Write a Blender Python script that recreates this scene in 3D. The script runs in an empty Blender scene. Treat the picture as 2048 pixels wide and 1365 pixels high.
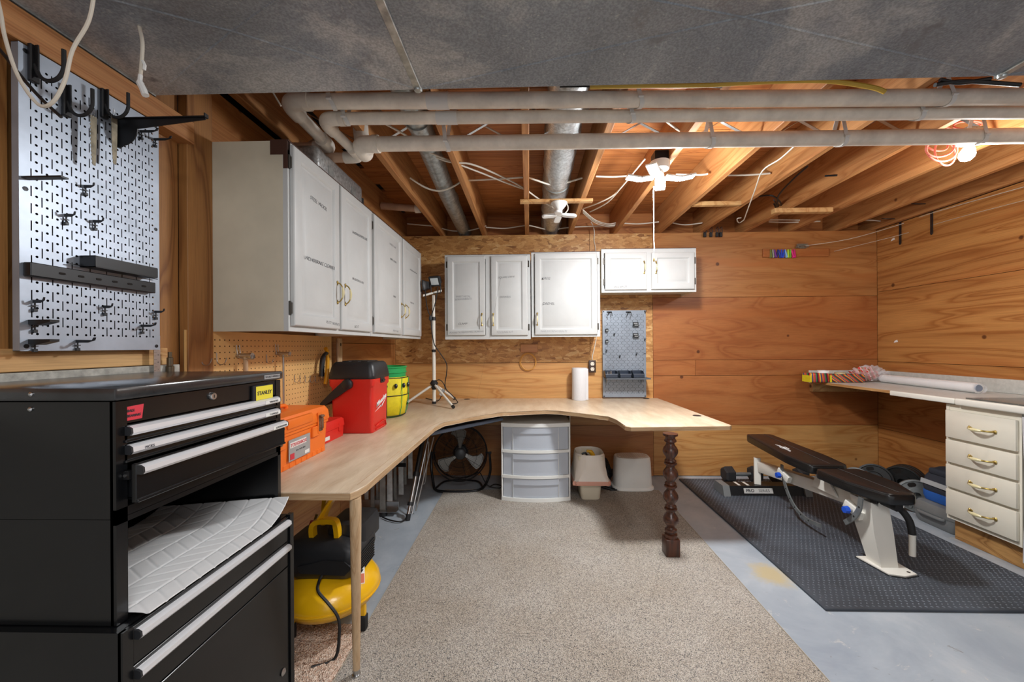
import bpy, bmesh, math, random
from mathutils import Vector, Matrix
random.seed(7)
PI = math.pi
S = bpy.context.scene
COL = S.collection
# ---------------------------------------------------------------- camera
F = 780.0; CAM = Vector((0, 0, 1.235)); YAW = 0.0256; ROLL = 0.006; SX = 14.0; SY = 9.6
fwd = Vector((-math.sin(YAW), math.cos(YAW), 0))
r0 = Vector((math.cos(YAW), math.sin(YAW), 0)); u0 = Vector((0, 0, 1))
rgt = r0*math.cos(ROLL) - u0*math.sin(ROLL); upv = u0*math.cos(ROLL) + r0*math.sin(ROLL)
cd = bpy.data.cameras.new('camera'); cam = bpy.data.objects.new('camera', cd); COL.objects.link(cam)
cd.sensor_fit = 'HORIZONTAL'; cd.sensor_width = 36.0; cd.lens = F/2048*36
cd.shift_x = -SX/2048; cd.shift_y = SY/2048; cd.clip_start = 0.02
mw = Matrix.Identity(4)
for i in range(3):
    mw[i][0] = rgt[i]; mw[i][1] = upv[i]; mw[i][2] = -fwd[i]; mw[i][3] = CAM[i]
cam.matrix_world = mw
S.camera = cam
def ray(px, py):
    return fwd + rgt*((px-1024-SX)/F) + upv*(-(py-682.5-SY)/F)
def on(ax, v, px, py):
    d = ray(px, py); t = (v-CAM[ax])/d[ax]; return CAM + d*t
def onx(v, px, py): return on(0, v, px, py)
def ony(v, px, py): return on(1, v, px, py)
def onz(v, px, py): return on(2, v, px, py)
# ---------------------------------------------------------------- world, lights, exposure
w = bpy.data.worlds.new('world'); S.world = w; w.use_nodes = True
w.node_tree.nodes['Background'].inputs[0].default_value = (.96, .98, 1, 1)
w.node_tree.nodes['Background'].inputs[1].default_value = 0.6
S.view_settings.view_transform = 'Standard'; S.view_settings.look = 'None'
S.view_settings.gamma = 1.0; S.view_settings.use_curve_mapping = False
S.view_settings.exposure = 0.42
def lamp(name, kind, loc, e, size=.1, col=(1, .97, .92), rot=None, sy=None):
    l = bpy.data.lights.new(name, kind); l.energy = e; l.color = col
    if kind == 'AREA':
        l.size = size
        if sy: l.shape = 'RECTANGLE'; l.size_y = sy
    else: l.shadow_soft_size = size
    o = bpy.data.objects.new(name, l); COL.objects.link(o); o.location = loc
    if rot: o.rotation_euler = rot
    return o
lamp('work_light_down', 'AREA', (.80, 2.33, 2.165), 25, .22, (.95, .98, 1), (0, 0, 0), .22)
lamp('work_light_glow', 'POINT', (.80, 2.33, 2.11), 30, .07, (.95, .98, 1))
lamp('bulb_glow', 'POINT', (2.27, 2.02, 2.10), 13, .04, (1, .97, .92))
lamp('fill_lamp_near', 'AREA', (.4, -.35, 2.25), 26, .9, (.95, .98, 1), (0, 0, 0), .9)  # added soft fill above the camera, not a known ceiling fixture
lamp('fill_lamp_behind', 'POINT', (.4, -.9, 1.9), 13, .25, (.95, .98, 1))  # added unseen fill from behind the camera, lifts the near side
# ---------------------------------------------------------------- mesh helper
class M:
    def __init__(s): s.b = bmesh.new()
    def _new(s, vs, mat):
        if mat is not None: bmesh.ops.transform(s.b, matrix=mat, verts=vs)
        return s
    def box(s, x0, x1, y0, y1, z0, z1, bev=0, seg=2, mat=None):
        x0, x1 = min(x0, x1), max(x0, x1); y0, y1 = min(y0, y1), max(y0, y1); z0, z1 = min(z0, z1), max(z0, z1)
        r = bmesh.ops.create_cube(s.b, size=1.0)
        vs = r['verts']
        for v in vs: v.co = Vector(((x0+x1)/2+v.co.x*(x1-x0), (y0+y1)/2+v.co.y*(y1-y0), (z0+z1)/2+v.co.z*(z1-z0)))
        if bev:
            es = list({e for v in vs for e in v.link_edges})
            rr = bmesh.ops.bevel(s.b, geom=es, offset=bev, segments=seg, affect='EDGES', profile=.5)
            vs = list({v for f in rr['faces'] for v in f.verts})
            vs = list({v for v0 in vs for v in [v0]})
            # gather whole island
            st = list(vs); seen = set(vs)
            while st:
                v = st.pop()
                for e in v.link_edges:
                    o = e.other_vert(v)
                    if o not in seen: seen.add(o); st.append(o)
            vs = list(seen)
        return s._new(vs, mat)
    def loft(s, rings, caps=True, closed=True, mat=None):
        vv = [[s.b.verts.new(Vector(p)) for p in r] for r in rings]
        n = len(rings[0])
        for a, b in zip(vv, vv[1:]):
            for i in range(n if closed else n-1):
                j = (i+1) % n
                try: s.b.faces.new((a[i], a[j], b[j], b[i]))
                except Exception: pass
        if caps and closed and n > 2:
            try: s.b.faces.new(vv[0][::-1]); s.b.faces.new(vv[-1])
            except Exception: pass
        return s._new([v for r in vv for v in r], mat)
    def tube(s, pts, r, n=8, caps=True, mat=None, closed=False):
        pts = [Vector(p) for p in pts]
        rr = r if isinstance(r, (list, tuple)) else [r]*len(pts)
        rings = []; N = len(pts)
        prev = None
        for i, p in enumerate(pts):
            if closed: t = (pts[(i+1) % N]-pts[i-1])
            else: t = (pts[min(i+1, N-1)]-pts[max(i-1, 0)])
            if t.length < 1e-9: t = Vector((0, 0, 1))
            t.normalize()
            if prev is None:
                a = Vector((0, 0, 1)) if abs(t.z) < .9 else Vector((1, 0, 0))
                u = t.cross(a).normalized()
            else:
                u = (prev - t*prev.dot(t))
                if u.length < 1e-6: u = t.orthogonal()
                u.normalize()
            prev = u; v = t.cross(u)
            rings.append([p + (u*math.cos(2*PI*k/n)+v*math.sin(2*PI*k/n))*rr[i] for k in range(n)])
        if closed: rings.append(rings[0])
        return s.loft(rings, caps and not closed, True, mat)
    def cyl(s, p, q, r, r2=None, n=16, mat=None):
        return s.tube([p, q], [r, r if r2 is None else r2], n, True, mat)
    def lathe(s, prof, n=24, c=(0, 0, 0), mat=None, sx=1, sy=1):
        rings = [[(c[0]+r*sx*math.cos(2*PI*k/n), c[1]+r*sy*math.sin(2*PI*k/n), c[2]+z) for k in range(n)] for r, z in prof]
        return s.loft(rings, True, True, mat)
    def prism(s, poly, z0, z1, mat=None, bev=0, seg=2):
        a = [s.b.verts.new((x, y, z0)) for x, y in poly]; b = [s.b.verts.new((x, y, z1)) for x, y in poly]
        n = len(poly); fs = []
        fs.append(s.b.faces.new(a[::-1])); fs.append(s.b.faces.new(b))
        for i in range(n):
            j = (i+1) % n; fs.append(s.b.faces.new((a[i], a[j], b[j], b[i])))
        vs = a+b
        if bev:
            es = list({e for f in fs[:2] for e in f.edges})
            bmesh.ops.bevel(s.b, geom=es, offset=bev, segments=seg, affect='EDGES', profile=.5)
            vs = None
            if mat is not None: raise ValueError
        return s._new(vs, mat) if vs else s
    def quad(s, a, b, c, d):
        s.b.faces.new([s.b.verts.new(Vector(p)) for p in (a, b, c, d)]); return s
    def build(s, name, mat, parent=None, world=False, loc=None, rotz=0, smooth=35):
        me = bpy.data.meshes.new(name)
        bmesh.ops.recalc_face_normals(s.b, faces=s.b.faces[:])
        if world and parent is not None: s.b.transform(wm(parent).inverted())
        if loc is not None and world:
            s.b.transform(Matrix.Translation(Vector(loc)).inverted())
        s.b.to_mesh(me); s.b.free()
        me.materials.append(mat)
        if smooth:
            me.polygons.foreach_set('use_smooth', [True]*len(me.polygons))
            me.set_sharp_from_angle(angle=math.radians(smooth))
        o = bpy.data.objects.new(name, me); COL.objects.link(o)
        if parent is not None: o.parent = parent
        if loc is not None: o.location = loc
        if rotz: o.rotation_euler = (0, 0, rotz)
        return o
def wm(o):
    m = o.matrix_basis.copy()
    while o.parent is not None:
        o = o.parent; m = o.matrix_basis @ m
    return m
def tag(o, label=None, cat=None, group=None, kind=None):
    if label: o['label'] = label
    if cat: o['category'] = cat
    if group: o['group'] = group
    if kind: o['kind'] = kind
    return o
def thing(name, label, cat, loc=(0, 0, 0), rotz=0, group=None, rot=None):
    o = bpy.data.objects.new(name, None); COL.objects.link(o); o.empty_display_size = .05
    o.location = loc; o.rotation_euler = rot if rot else (0, 0, rotz)
    return tag(o, label, cat, group)
def struct(o): o['kind'] = 'structure'; return o
def kids(o): return [c for c in bpy.data.objects if c.parent == o]
def dup(o, loc=None, rotz=None, label=None, parent=None):
    ch = kids(o); c = o.copy(); COL.objects.link(c)
    c.parent = parent
    if loc is not None: c.location = loc
    if rotz is not None: c.rotation_euler = (0, 0, rotz)
    if label: c['label'] = label
    for k in ch: dup(k, parent=c)
    return c
def T(x=0, y=0, z=0): return Matrix.Translation((x, y, z))
def R(a, ax): return Matrix.Rotation(a, 4, ax)
def arc(c, r, a0, a1, n, f):      # f maps (u,v) to a 3-vector
    return [f(c[0]+r*math.cos(a0+(a1-a0)*i/n), c[1]+r*math.sin(a0+(a1-a0)*i/n)) for i in range(n+1)]
def smoothpath(pts, k=6):
    pts = [Vector(p) for p in pts]; out = []
    n = len(pts)
    for i in range(n-1):
        p0 = pts[max(i-1, 0)]; p1 = pts[i]; p2 = pts[i+1]; p3 = pts[min(i+2, n-1)]
        for j in range(k):
            t = j/k
            out.append(.5*((2*p1)+(p2-p0)*t+(2*p0-5*p1+4*p2-p3)*t*t+(3*p1-p0-3*p2+p3)*t**3))
    out.append(pts[-1]); return out
def rrect(w, h, r, n=4, cx=0, cy=0):
    o = []
    for (sx, sy, a) in ((1, 1, 0), (-1, 1, PI/2), (-1, -1, PI), (1, -1, 1.5*PI)):
        for i in range(n+1):
            t = a+PI/2*i/n
            o.append((cx+sx*(w/2-r)+r*math.cos(t), cy+sy*(h/2-r)+r*math.sin(t)))
    return o
def text(name, body, size, mat, parent, matrix, ext=.0004, shear=0, align='CENTER', space=1, bold=0, fit=None):
    cu = bpy.data.curves.new(name, 'FONT'); cu.body = body; cu.size = size; cu.extrude = ext
    cu.align_x = align; cu.align_y = 'CENTER'; cu.shear = shear; cu.space_character = space; cu.offset = bold
    cu.resolution_u = 3
    t = bpy.data.objects.new(name, cu); COL.objects.link(t)
    bpy.context.view_layer.update()
    dg = bpy.context.evaluated_depsgraph_get()
    me = bpy.data.meshes.new_from_object(t.evaluated_get(dg))
    bpy.data.objects.remove(t)
    if fit:
        xs_ = [v.co.x for v in me.vertices]; ys_ = [v.co.y for v in me.vertices]
        k = fit/(max(xs_)-min(xs_)); cx_, cy_ = (max(xs_)+min(xs_))/2, (max(ys_)+min(ys_))/2
        me.transform(Matrix.Diagonal((k, k, 1, 1)) @ Matrix.Translation((-cx_, -cy_, 0)))
    me.transform(matrix); me.materials.clear(); me.materials.append(mat); me.name = name
    o = bpy.data.objects.new(name, me); COL.objects.link(o)
    if parent is not None: o.parent = parent
    return o
FRONT = R(PI/2, 'X')                       # text readable from -y
# ---------------------------------------------------------------- materials
def srgb(c):
    return tuple((v/12.92 if v <= .04045 else ((v+.055)/1.055)**2.4) for v in [x/255 for x in c])+(1,)
def newmat(name):
    m = bpy.data.materials.new(name); m.use_nodes = True
    nt = m.node_tree; return m, nt, nt.nodes['Principled BSDF']
def N(nt, t, **kw):
    n = nt.nodes.new(t)
    for k, v in kw.items():
        if k.startswith('i_'): n.inputs[k[2:].replace('_', ' ')].default_value = v
        else: setattr(n, k, v)
    return n
def coords(nt, rand=True, scale=(1, 1, 1), rot=(0, 0, 0)):
    tc = N(nt, 'ShaderNodeTexCoord'); mp = N(nt, 'ShaderNodeMapping')
    mp.inputs['Scale'].default_value = scale; mp.inputs['Rotation'].default_value = rot
    src = tc.outputs['Object']
    if rand:
        oi = N(nt, 'ShaderNodeObjectInfo'); mu = N(nt, 'ShaderNodeMath', operation='MULTIPLY'); mu.inputs[1].default_value = 17.3
        nt.links.new(oi.outputs['Random'], mu.inputs[0])
        ad = N(nt, 'ShaderNodeVectorMath', operation='ADD'); nt.links.new(src, ad.inputs[0]); nt.links.new(mu.outputs[0], ad.inputs[1])
        src = ad.outputs[0]
    nt.links.new(src, mp.inputs['Vector']); return mp.outputs[0], src
def ramp(nt, fac, stops, interp='LINEAR'):
    r = N(nt, 'ShaderNodeValToRGB'); cr = r.color_ramp; cr.interpolation = interp
    while len(cr.elements) > 1: cr.elements.remove(cr.elements[-1])
    cr.elements[0].position = stops[0][0]; cr.elements[0].color = srgb(stops[0][1])
    for p, c in stops[1:]:
        e = cr.elements.new(p); e.color = srgb(c)
    nt.links.new(fac, r.inputs[0]); return r.outputs[0]
def mix(nt, fac, a, b, mode='MIX'):
    m = N(nt, 'ShaderNodeMix', data_type='RGBA', blend_type=mode)
    if isinstance(fac, (int, float)): m.inputs[0].default_value = fac
    else: nt.links.new(fac, m.inputs[0])
    for k, v in ((6, a), (7, b)):
        if isinstance(v, tuple): m.inputs[k].default_value = v
        else: nt.links.new(v, m.inputs[k])
    return m.outputs[2]
def noise(nt, vec, scale, detail=2, rough=.5, dist=0):
    n = N(nt, 'ShaderNodeTexNoise'); n.inputs['Scale'].default_value = scale; n.inputs['Detail'].default_value = detail
    n.inputs['Roughness'].default_value = rough; n.inputs['Distortion'].default_value = dist
    nt.links.new(vec, n.inputs['Vector']); return n.outputs[0]
def bump(nt, bs, h, st=.2, dist=.01):
    b = N(nt, 'ShaderNodeBump'); b.inputs['Strength'].default_value = st; b.inputs['Distance'].default_value = dist
    nt.links.new(h, b.inputs['Height']); nt.links.new(b.outputs[0], bs.inputs['Normal'])
def plain(name, c, rough=.5, metal=0, spec=.5, var=0, vs=8, bmp=0, bs_=60, coat=0, alpha=1, trans=0, emit=0):
    m, nt, bs = newmat(name)
    bs.inputs['Base Color'].default_value = srgb(c); bs.inputs['Roughness'].default_value = rough
    bs.inputs['Metallic'].default_value = metal; bs.inputs['Specular IOR Level'].default_value = spec
    bs.inputs['Coat Weight'].default_value = coat; bs.inputs['Alpha'].default_value = alpha
    bs.inputs['Transmission Weight'].default_value = trans
    if emit: bs.inputs['Emission Color'].default_value = srgb(c); bs.inputs['Emission Strength'].default_value = emit
    v, src = coords(nt)
    if var:
        n = noise(nt, src, vs, 4, .6)
        lo = tuple(max(0, x*(1-var)) for x in c); hi = tuple(min(255, x*(1+var*.6)) for x in c)
        nt.links.new(ramp(nt, n, [(.3, lo), (.7, hi)]), bs.inputs['Base Color'])
    if bmp: bump(nt, bs, noise(nt, src, bs_, 3), bmp, .004)
    return m
def wood(name, c1, c2, scale=(1, 1, 1), ns=1.6, bands=22, rough=.5, fine=.35, knots=True, blotch=None, coat=0, kscale=3.0):
    """grain contours: sine of a stretched noise; scale is larger across the grain"""
    m, nt, bs = newmat(name)
    v, src = coords(nt, True, scale)
    n = noise(nt, v, ns, 1.5, .45, .3)
    mu = N(nt, 'ShaderNodeMath', operation='MULTIPLY'); mu.inputs[1].default_value = bands*6.283; nt.links.new(n, mu.inputs[0])
    si = N(nt, 'ShaderNodeMath', operation='SINE'); nt.links.new(mu.outputs[0], si.inputs[0])
    mr = N(nt, 'ShaderNodeMapRange'); mr.inputs[1].default_value = -1; mr.inputs[2].default_value = 1
    nt.links.new(si.outputs[0], mr.inputs[0])
    mid = tuple((a*.75+b*.25) for a, b in zip(c1, c2))
    col = ramp(nt, mr.outputs[0], [(0, c1), (.62, mid), (.93, c2), (1, mid)])
    mp2 = N(nt, 'ShaderNodeMapping'); mp2.inputs['Scale'].default_value = tuple(60*s/max(scale) if s == min(scale) else 260*s/max(scale)*1 for s in scale)
    nt.links.new(src, mp2.inputs[0])
    fn = noise(nt, mp2.outputs[0], 1.0, 3, .6)
    fc = ramp(nt, fn, [(.3, (150, 140, 130)), (.65, (255, 255, 255))])
    col = mix(nt, fine, col, fc, 'MULTIPLY')
    big = noise(nt, v, ns*.8, 2, .5)
    bc = ramp(nt, big, [(.3, (215, 200, 190)), (.7, (255, 255, 255))])
    col = mix(nt, .6, col, bc, 'MULTIPLY')
    if blotch:
        bn = noise(nt, v, 1.1, 3, .6)
        bf = ramp(nt, bn, [(.52, (0, 0, 0)), (.7, (255, 255, 255))])
        col = mix(nt, bf, col, srgb(blotch))
    if knots:
        vo = N(nt, 'ShaderNodeTexVoronoi'); vo.inputs['Scale'].default_value = kscale; vo.inputs['Randomness'].default_value = 1
        nt.links.new(src, vo.inputs['Vector'])
        kf = ramp(nt, vo.outputs['Distance'], [(0, (60, 30, 15)), (.035, (110, 65, 35)), (.05, (255, 255, 255))])
        col = mix(nt, .8, col, kf, 'MULTIPLY')
    nt.links.new(col, bs.inputs['Base Color']); bs.inputs['Roughness'].default_value = rough
    bs.inputs['Coat Weight'].default_value = coat
    bump(nt, bs, fn, .12, .002)
    return m
# plywood on walls: grain horizontal -> large scale on z
MAT = {}
PLY = (.55, .55, 5)
MAT['ply_light'] = wood('ply_light', (218, 166, 102), (196, 136, 74), PLY, 1.1, 8, .42, knots=True, kscale=2.2)
MAT['ply_mid'] = wood('ply_mid', (192, 134, 78), (174, 112, 60), (.7, .7, 6), 1.3, 6, .42, .3, blotch=(176, 110, 58), kscale=2.6)
MAT['ply_red'] = wood('ply_red', (184, 118, 66), (166, 98, 50), (.8, .8, 4), 1.3, 4, .42, .35, blotch=(168, 98, 48), kscale=2.6)
MAT['ply_right'] = wood('ply_right', (200, 142, 80), (166, 104, 50), (.5, .42, 5.5), 1.1, 8, .42, .35, blotch=(180, 112, 58), kscale=2.4)
MAT['joist'] = wood('joist_wood', (200, 144, 88), (176, 116, 64), (5, .35, 5), 1.5, 7, .6, .35, kscale=2.5)
MAT['plank'] = wood('subfloor_plank', (198, 130, 70), (168, 100, 50), (.5, 7, 3), 1.5, 7, .6, .4, kscale=2.2)
MAT['stud'] = wood('stud_wood', (176, 124, 68), (138, 88, 42), (4, 4, .5), 1.6, 6, .6, .35, kscale=2.6)
MAT['pale_pine'] = wood('pale_pine', (214, 172, 116), (186, 134, 78), (4, .5, 4), 1.6, 6, .6, .3, kscale=2.6)
MAT['desk'] = wood('desk_laminate', (218, 200, 174), (212, 192, 164), (5, 1.2, 3), 4, 3, .36, .12, knots=False)
MAT['desk_edge'] = wood('desk_edge', (204, 174, 136), (186, 152, 112), (1, 1, 8), 3, 5, .5, .3, knots=False)
MAT['dark_turned'] = wood('dark_turned', (92, 50, 30), (52, 28, 18), (6, 6, .6), 3, 7, .4, .4, knots=False, coat=.2)
MAT['maple'] = wood('maple_leg', (212, 184, 148), (190, 156, 116), (8, 8, .7), 3, 4, .4, .25, knots=False)
def osb():
    m, nt, bs = newmat('osb')
    v, src = coords(nt, True, (1, 1, 1))
    d = N(nt, 'ShaderNodeTexNoise'); d.inputs['Scale'].default_value = 9; nt.links.new(src, d.inputs['Vector'])
    c = None; hts = None
    for k, (ang, sc, th) in enumerate(((.25, 1, 0), (-.75, 1.15, .5), (1.15, 1.0, .62), (-1.5, 1.3, .7), (.7, 1.5, .72))):
        mp = N(nt, 'ShaderNodeMapping'); mp.inputs['Rotation'].default_value = (0, ang, 0)
        mp.inputs['Scale'].default_value = (12*sc, 1, 34*sc); mp.inputs['Location'].default_value = (k*3.1, k*7.7, k*1.7)
        ad = N(nt, 'ShaderNodeVectorMath', operation='MULTIPLY_ADD'); ad.inputs[1].default_value = (.035, 0, .035)
        nt.links.new(d.outputs[1], ad.inputs[0]); nt.links.new(src, ad.inputs[2]); nt.links.new(ad.outputs[0], mp.inputs[0])
        vo = N(nt, 'ShaderNodeTexVoronoi'); vo.inputs['Scale'].default_value = 1; nt.links.new(mp.outputs[0], vo.inputs['Vector'])
        sep = N(nt, 'ShaderNodeSeparateColor'); nt.links.new(vo.outputs['Color'], sep.inputs[0])
        cc = ramp(nt, sep.outputs[0], [(0, (140, 92, 48)), (.08, (178, 126, 70)), (.5, (200, 148, 86)), (.85, (212, 164, 102)), (1, (224, 184, 128))])
        if c is None: c = cc; hts = sep.outputs[1]
        else:
            g = N(nt, 'ShaderNodeMath', operation='GREATER_THAN'); g.inputs[1].default_value = th; nt.links.new(sep.outputs[1], g.inputs[0])
            c = mix(nt, g.outputs[0], c, cc)
    fn = noise(nt, src, 110, 2); fc = ramp(nt, fn, [(.3, (195, 185, 175)), (.6, (255, 255, 255))]); c = mix(nt, .4, c, fc, 'MULTIPLY')
    bg = noise(nt, src, 3, 2); bc = ramp(nt, bg, [(.3, (225, 212, 200)), (.7, (255, 255, 255))]); c = mix(nt, .6, c, bc, 'MULTIPLY')
    nt.links.new(c, bs.inputs['Base Color']); bs.inputs['Roughness'].default_value = .48
    bump(nt, bs, hts, .12, .002); return m
MAT['osb'] = osb()
def duct_mat():
    m, nt, bs = newmat('galvanized_duct')
    v, src = coords(nt, False)
    big = noise(nt, src, 2.0, 6, .68, .6)
    c = ramp(nt, big, [(.3, (128, 136, 146)), (.5, (154, 162, 170)), (.62, (196, 199, 200)), (.74, (168, 174, 182))])
    fl = noise(nt, src, 160, 2, .5); fc = ramp(nt, fl, [(.38, (176, 176, 176)), (.62, (255, 255, 255))]); c = mix(nt, .5, c, fc, 'MULTIPLY')
    fk = noise(nt, src, 75, 4, .75); ff_ = ramp(nt, fk, [(.60, (0, 0, 0)), (.68, (150, 150, 150))]); c = mix(nt, ff_, c, srgb((226, 226, 220)))
    st = noise(nt, src, 5, 5, .7, 1.0); sf = ramp(nt, st, [(.60, (0, 0, 0)), (.72, (255, 255, 255))]); c = mix(nt, sf, c, srgb((122, 124, 128)))
    nt.links.new(c, bs.inputs['Base Color']); bs.inputs['Metallic'].default_value = .3
    rr = N(nt, 'ShaderNodeMapRange'); rr.inputs[3].default_value = .34; rr.inputs[4].default_value = .6; nt.links.new(big, rr.inputs[0]); nt.links.new(rr.outputs[0], bs.inputs['Roughness'])
    bump(nt, bs, fl, .08, .002); return m
MAT['duct'] = duct_mat()
MAT['galv'] = plain('galvanized_pipe', (176, 182, 182), .38, .7, var=.2, vs=30)
MAT['foil'] = plain('foil_wrap', (196, 200, 202), .34, .75, var=.2, vs=60, bmp=.5, bs_=70)
MAT['steel'] = plain('bright_steel', (190, 190, 190), .3, 1)
MAT['board_metal'] = plain('pegboard_metal', (168, 177, 190), .42, .6, var=.1, vs=6)
MAT['board_grey'] = plain('grey_pegboard_metal', (142, 150, 161), .42, .4, var=.08, vs=6)
MAT['pvc'] = plain('pvc', (234, 226, 214), .42, var=.10, vs=9)
MAT['pvc_dark'] = plain('pvc_aged', (200, 164, 138), .5, var=.1, vs=9)
MAT['strap'] = plain('strap_plastic', (222, 222, 220), .4)
MAT['white_paint'] = plain('white_cabinet_paint', (197, 198, 197), .48, var=.03, vs=4, bmp=.06, bs_=40)
MAT['cream_paint'] = plain('cream_cabinet_side', (214, 204, 182), .4, var=.06, vs=3)
MAT['cream_drawer'] = plain('cream_drawer_paint', (228, 222, 206), .35, var=.03, vs=3)
MAT['brown_edge'] = plain('brown_unpainted_edge', (72, 42, 30), .6)
MAT['brass'] = plain('brass', (186, 160, 92), .28, .9)
MAT['ceramic'] = plain('cream_ceramic', (226, 214, 168), .2)
MAT['hinge'] = plain('dark_hinge', (66, 62, 56), .4, .6)
MAT['ink'] = plain('ink', (36, 36, 44), .6)
MAT['ink_faint'] = plain('faint_ink', (120, 120, 128), .6)
MAT['black_paint'] = plain('black_gloss_paint', (14, 15, 17), .24, .0, spec=.5, var=.2, vs=5)
MAT['lid_paint'] = plain('scuffed_black_lid', (44, 45, 47), .22, spec=.7, var=.3, vs=9)
MAT['black_plastic'] = plain('black_plastic', (34, 35, 38), .42)
MAT['black_rubber'] = plain('black_rubber', (24, 24, 26), .7)
MAT['black_metal'] = plain('black_metal', (28, 28, 30), .4, .3)
MAT['alu'] = plain('satin_aluminium', (226, 227, 230), .36, .35)
MAT['wire_white'] = plain('white_cable', (206, 198, 184), .5)
MAT['wire_black'] = plain('black_cable', (24, 23, 24), .5)
MAT['wire_yellow'] = plain('yellow_cable', (196, 160, 60), .5)
MAT['wire_red'] = plain('red_cord', (226, 120, 100), .5)
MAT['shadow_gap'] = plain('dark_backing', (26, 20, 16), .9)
MAT['hardboard'] = plain('pegboard_hardboard', (226, 182, 118), .5, var=.05, vs=5)
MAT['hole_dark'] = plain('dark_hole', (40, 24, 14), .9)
MAT['liner'] = plain('white_liner', (224, 224, 224), .5, var=.03, vs=4)
MAT['white_plastic'] = plain('white_plastic', (232, 232, 228), .35)
MAT['bright_white'] = plain('bright_white', (240, 240, 238), .5)
MAT['orange'] = plain('orange_plastic', (240, 118, 34), .42)
MAT['red'] = plain('red_plastic', (214, 44, 34), .4)
MAT['green'] = plain('green_plastic', (30, 158, 84), .45)
MAT['yellow_cloth'] = plain('yellow_cloth', (226, 208, 30), .7, var=.06, vs=30)
MAT['yellow'] = plain('yellow_enamel', (240, 184, 18), .28, coat=.3)
MAT['grey_label'] = plain('grey_label', (158, 158, 158), .5)
MAT['yellow_label'] = plain('yellow_label', (232, 216, 60), .5)
MAT['red_label'] = plain('red_label', (206, 52, 66), .5)
MAT['white_enamel'] = plain('white_enamel', (226, 222, 212), .35)
MAT['vinyl'] = plain('black_vinyl', (26, 25, 25), .28, bmp=.1, bs_=120)
MAT['blue'] = plain('blue_plastic', (34, 84, 200), .4)
MAT['grey_iron'] = plain('grey_iron', (128, 132, 132), .45, .4, var=.1, vs=20)
MAT['dark_cloth'] = plain('dark_cloth', (44, 48, 58), .85, bmp=.3, bs_=90)
MAT['blue_cloth'] = plain('blue_cloth', (34, 92, 176), .8)
MAT['reflective'] = plain('grey_reflective_tape', (170, 174, 176), .5)
MAT['grey_plastic'] = plain('grey_plastic', (112, 114, 114), .45)
MAT['paper'] = plain('paper_towel', (216, 216, 219), .9, bmp=.4, bs_=120)
MAT['bag'] = plain('bin_liner', (240, 230, 218), .4, alpha=.92, bmp=.4, bs_=25)
MAT['bin'] = plain('cream_bin', (226, 216, 194), .4)
MAT['pink'] = plain('pink_edge', (216, 160, 140), .5)
def clear_mat(name, c, a=.35, rough=.15):
    m = plain(name, c, rough); bs = m.node_tree.nodes['Principled BSDF']
    bs.inputs['Alpha'].default_value = a; return m
MAT['clear_drawer'] = clear_mat('frosted_drawer', (206, 212, 222), .72, .3)
MAT['clear_wrap'] = clear_mat('clear_wrap', (245, 245, 250), .3, .12)
def floor_mat():
    m, nt, bs = newmat('painted_concrete')
    v, src = coords(nt, False)
    a = noise(nt, src, 2.2, 5, .65, .4)
    c = ramp(nt, a, [(.3, (142, 151, 162)), (.55, (164, 172, 180)), (.75, (184, 188, 192))])
    b = noise(nt, src, 7, 6, .75, .8); bf = ramp(nt, b, [(.62, (0, 0, 0)), (.68, (255, 255, 255))]); c = mix(nt, bf, c, srgb((186, 186, 184)))
    d = noise(nt, src, 11, 5, .7, 1.2); df = ramp(nt, d, [(.66, (0, 0, 0)), (.74, (255, 255, 255))]); c = mix(nt, df, c, srgb((124, 122, 116)))
    # one tan stain beside the carpet
    tc = N(nt, 'ShaderNodeVectorMath', operation='DISTANCE'); nt.links.new(src, tc.inputs[0]); tc.inputs[1].default_value = (1.30, 2.13, 0)
    ad = N(nt, 'ShaderNodeMath', operation='MULTIPLY_ADD'); ad.inputs[1].default_value = .25; nt.links.new(b, ad.inputs[0]); nt.links.new(tc.outputs['Value'], ad.inputs[2])
    tf = ramp(nt, ad.outputs[0], [(.17, (255, 255, 255)), (.25, (0, 0, 0))]); c = mix(nt, tf, c, srgb((186, 172, 138)))
    nt.links.new(c, bs.inputs['Base Color']); bs.inputs['Roughness'].default_value = .42
    bump(nt, bs, a, .1, .004); return m
MAT['floor'] = floor_mat()
def carpet_mat(name, stops, sc, big, bst=.5):
    m, nt, bs = newmat(name)
    v, src = coords(nt, False)
    vo = N(nt, 'ShaderNodeTexVoronoi'); vo.inputs['Scale'].default_value = sc; nt.links.new(src, vo.inputs['Vector'])
    sep = N(nt, 'ShaderNodeSeparateColor'); nt.links.new(vo.outputs['Color'], sep.inputs[0])
    c = ramp(nt, sep.outputs[0], stops)
    b = noise(nt, src, 2.5, 3); bc = ramp(nt, b, [(.3, big), (.7, (255, 255, 255))]); c = mix(nt, .7, c, bc, 'MULTIPLY')
    nt.links.new(c, bs.inputs['Base Color']); bs.inputs['Roughness'].default_value = .95; bs.inputs['Specular IOR Level'].default_value = .1
    bump(nt, bs, vo.outputs['Distance'], bst, .006); return m
MAT['carpet'] = carpet_mat('speckled_carpet', [(0, (66, 70, 76)), (.10, (112, 110, 110)), (.28, (160, 152, 142)), (.6, (184, 175, 163)), (1, (214, 208, 200))], 400, (228, 220, 210))
MAT['shag'] = carpet_mat('pink_shag', [(0, (186, 152, 132)), (.4, (220, 192, 172)), (1, (240, 222, 206))], 190, (225, 215, 205), .9)
MAT['concrete'] = plain('rough_concrete', (176, 174, 166), .85, var=.18, vs=40, bmp=.5, bs_=30)
MAT['mat_rubber'] = plain('gym_mat_rubber', (64, 69, 77), .6, var=.22, vs=3)
MAT['mat_stud'] = plain('gym_mat_stud', (104, 110, 118), .45, var=.2, vs=3)
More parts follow.
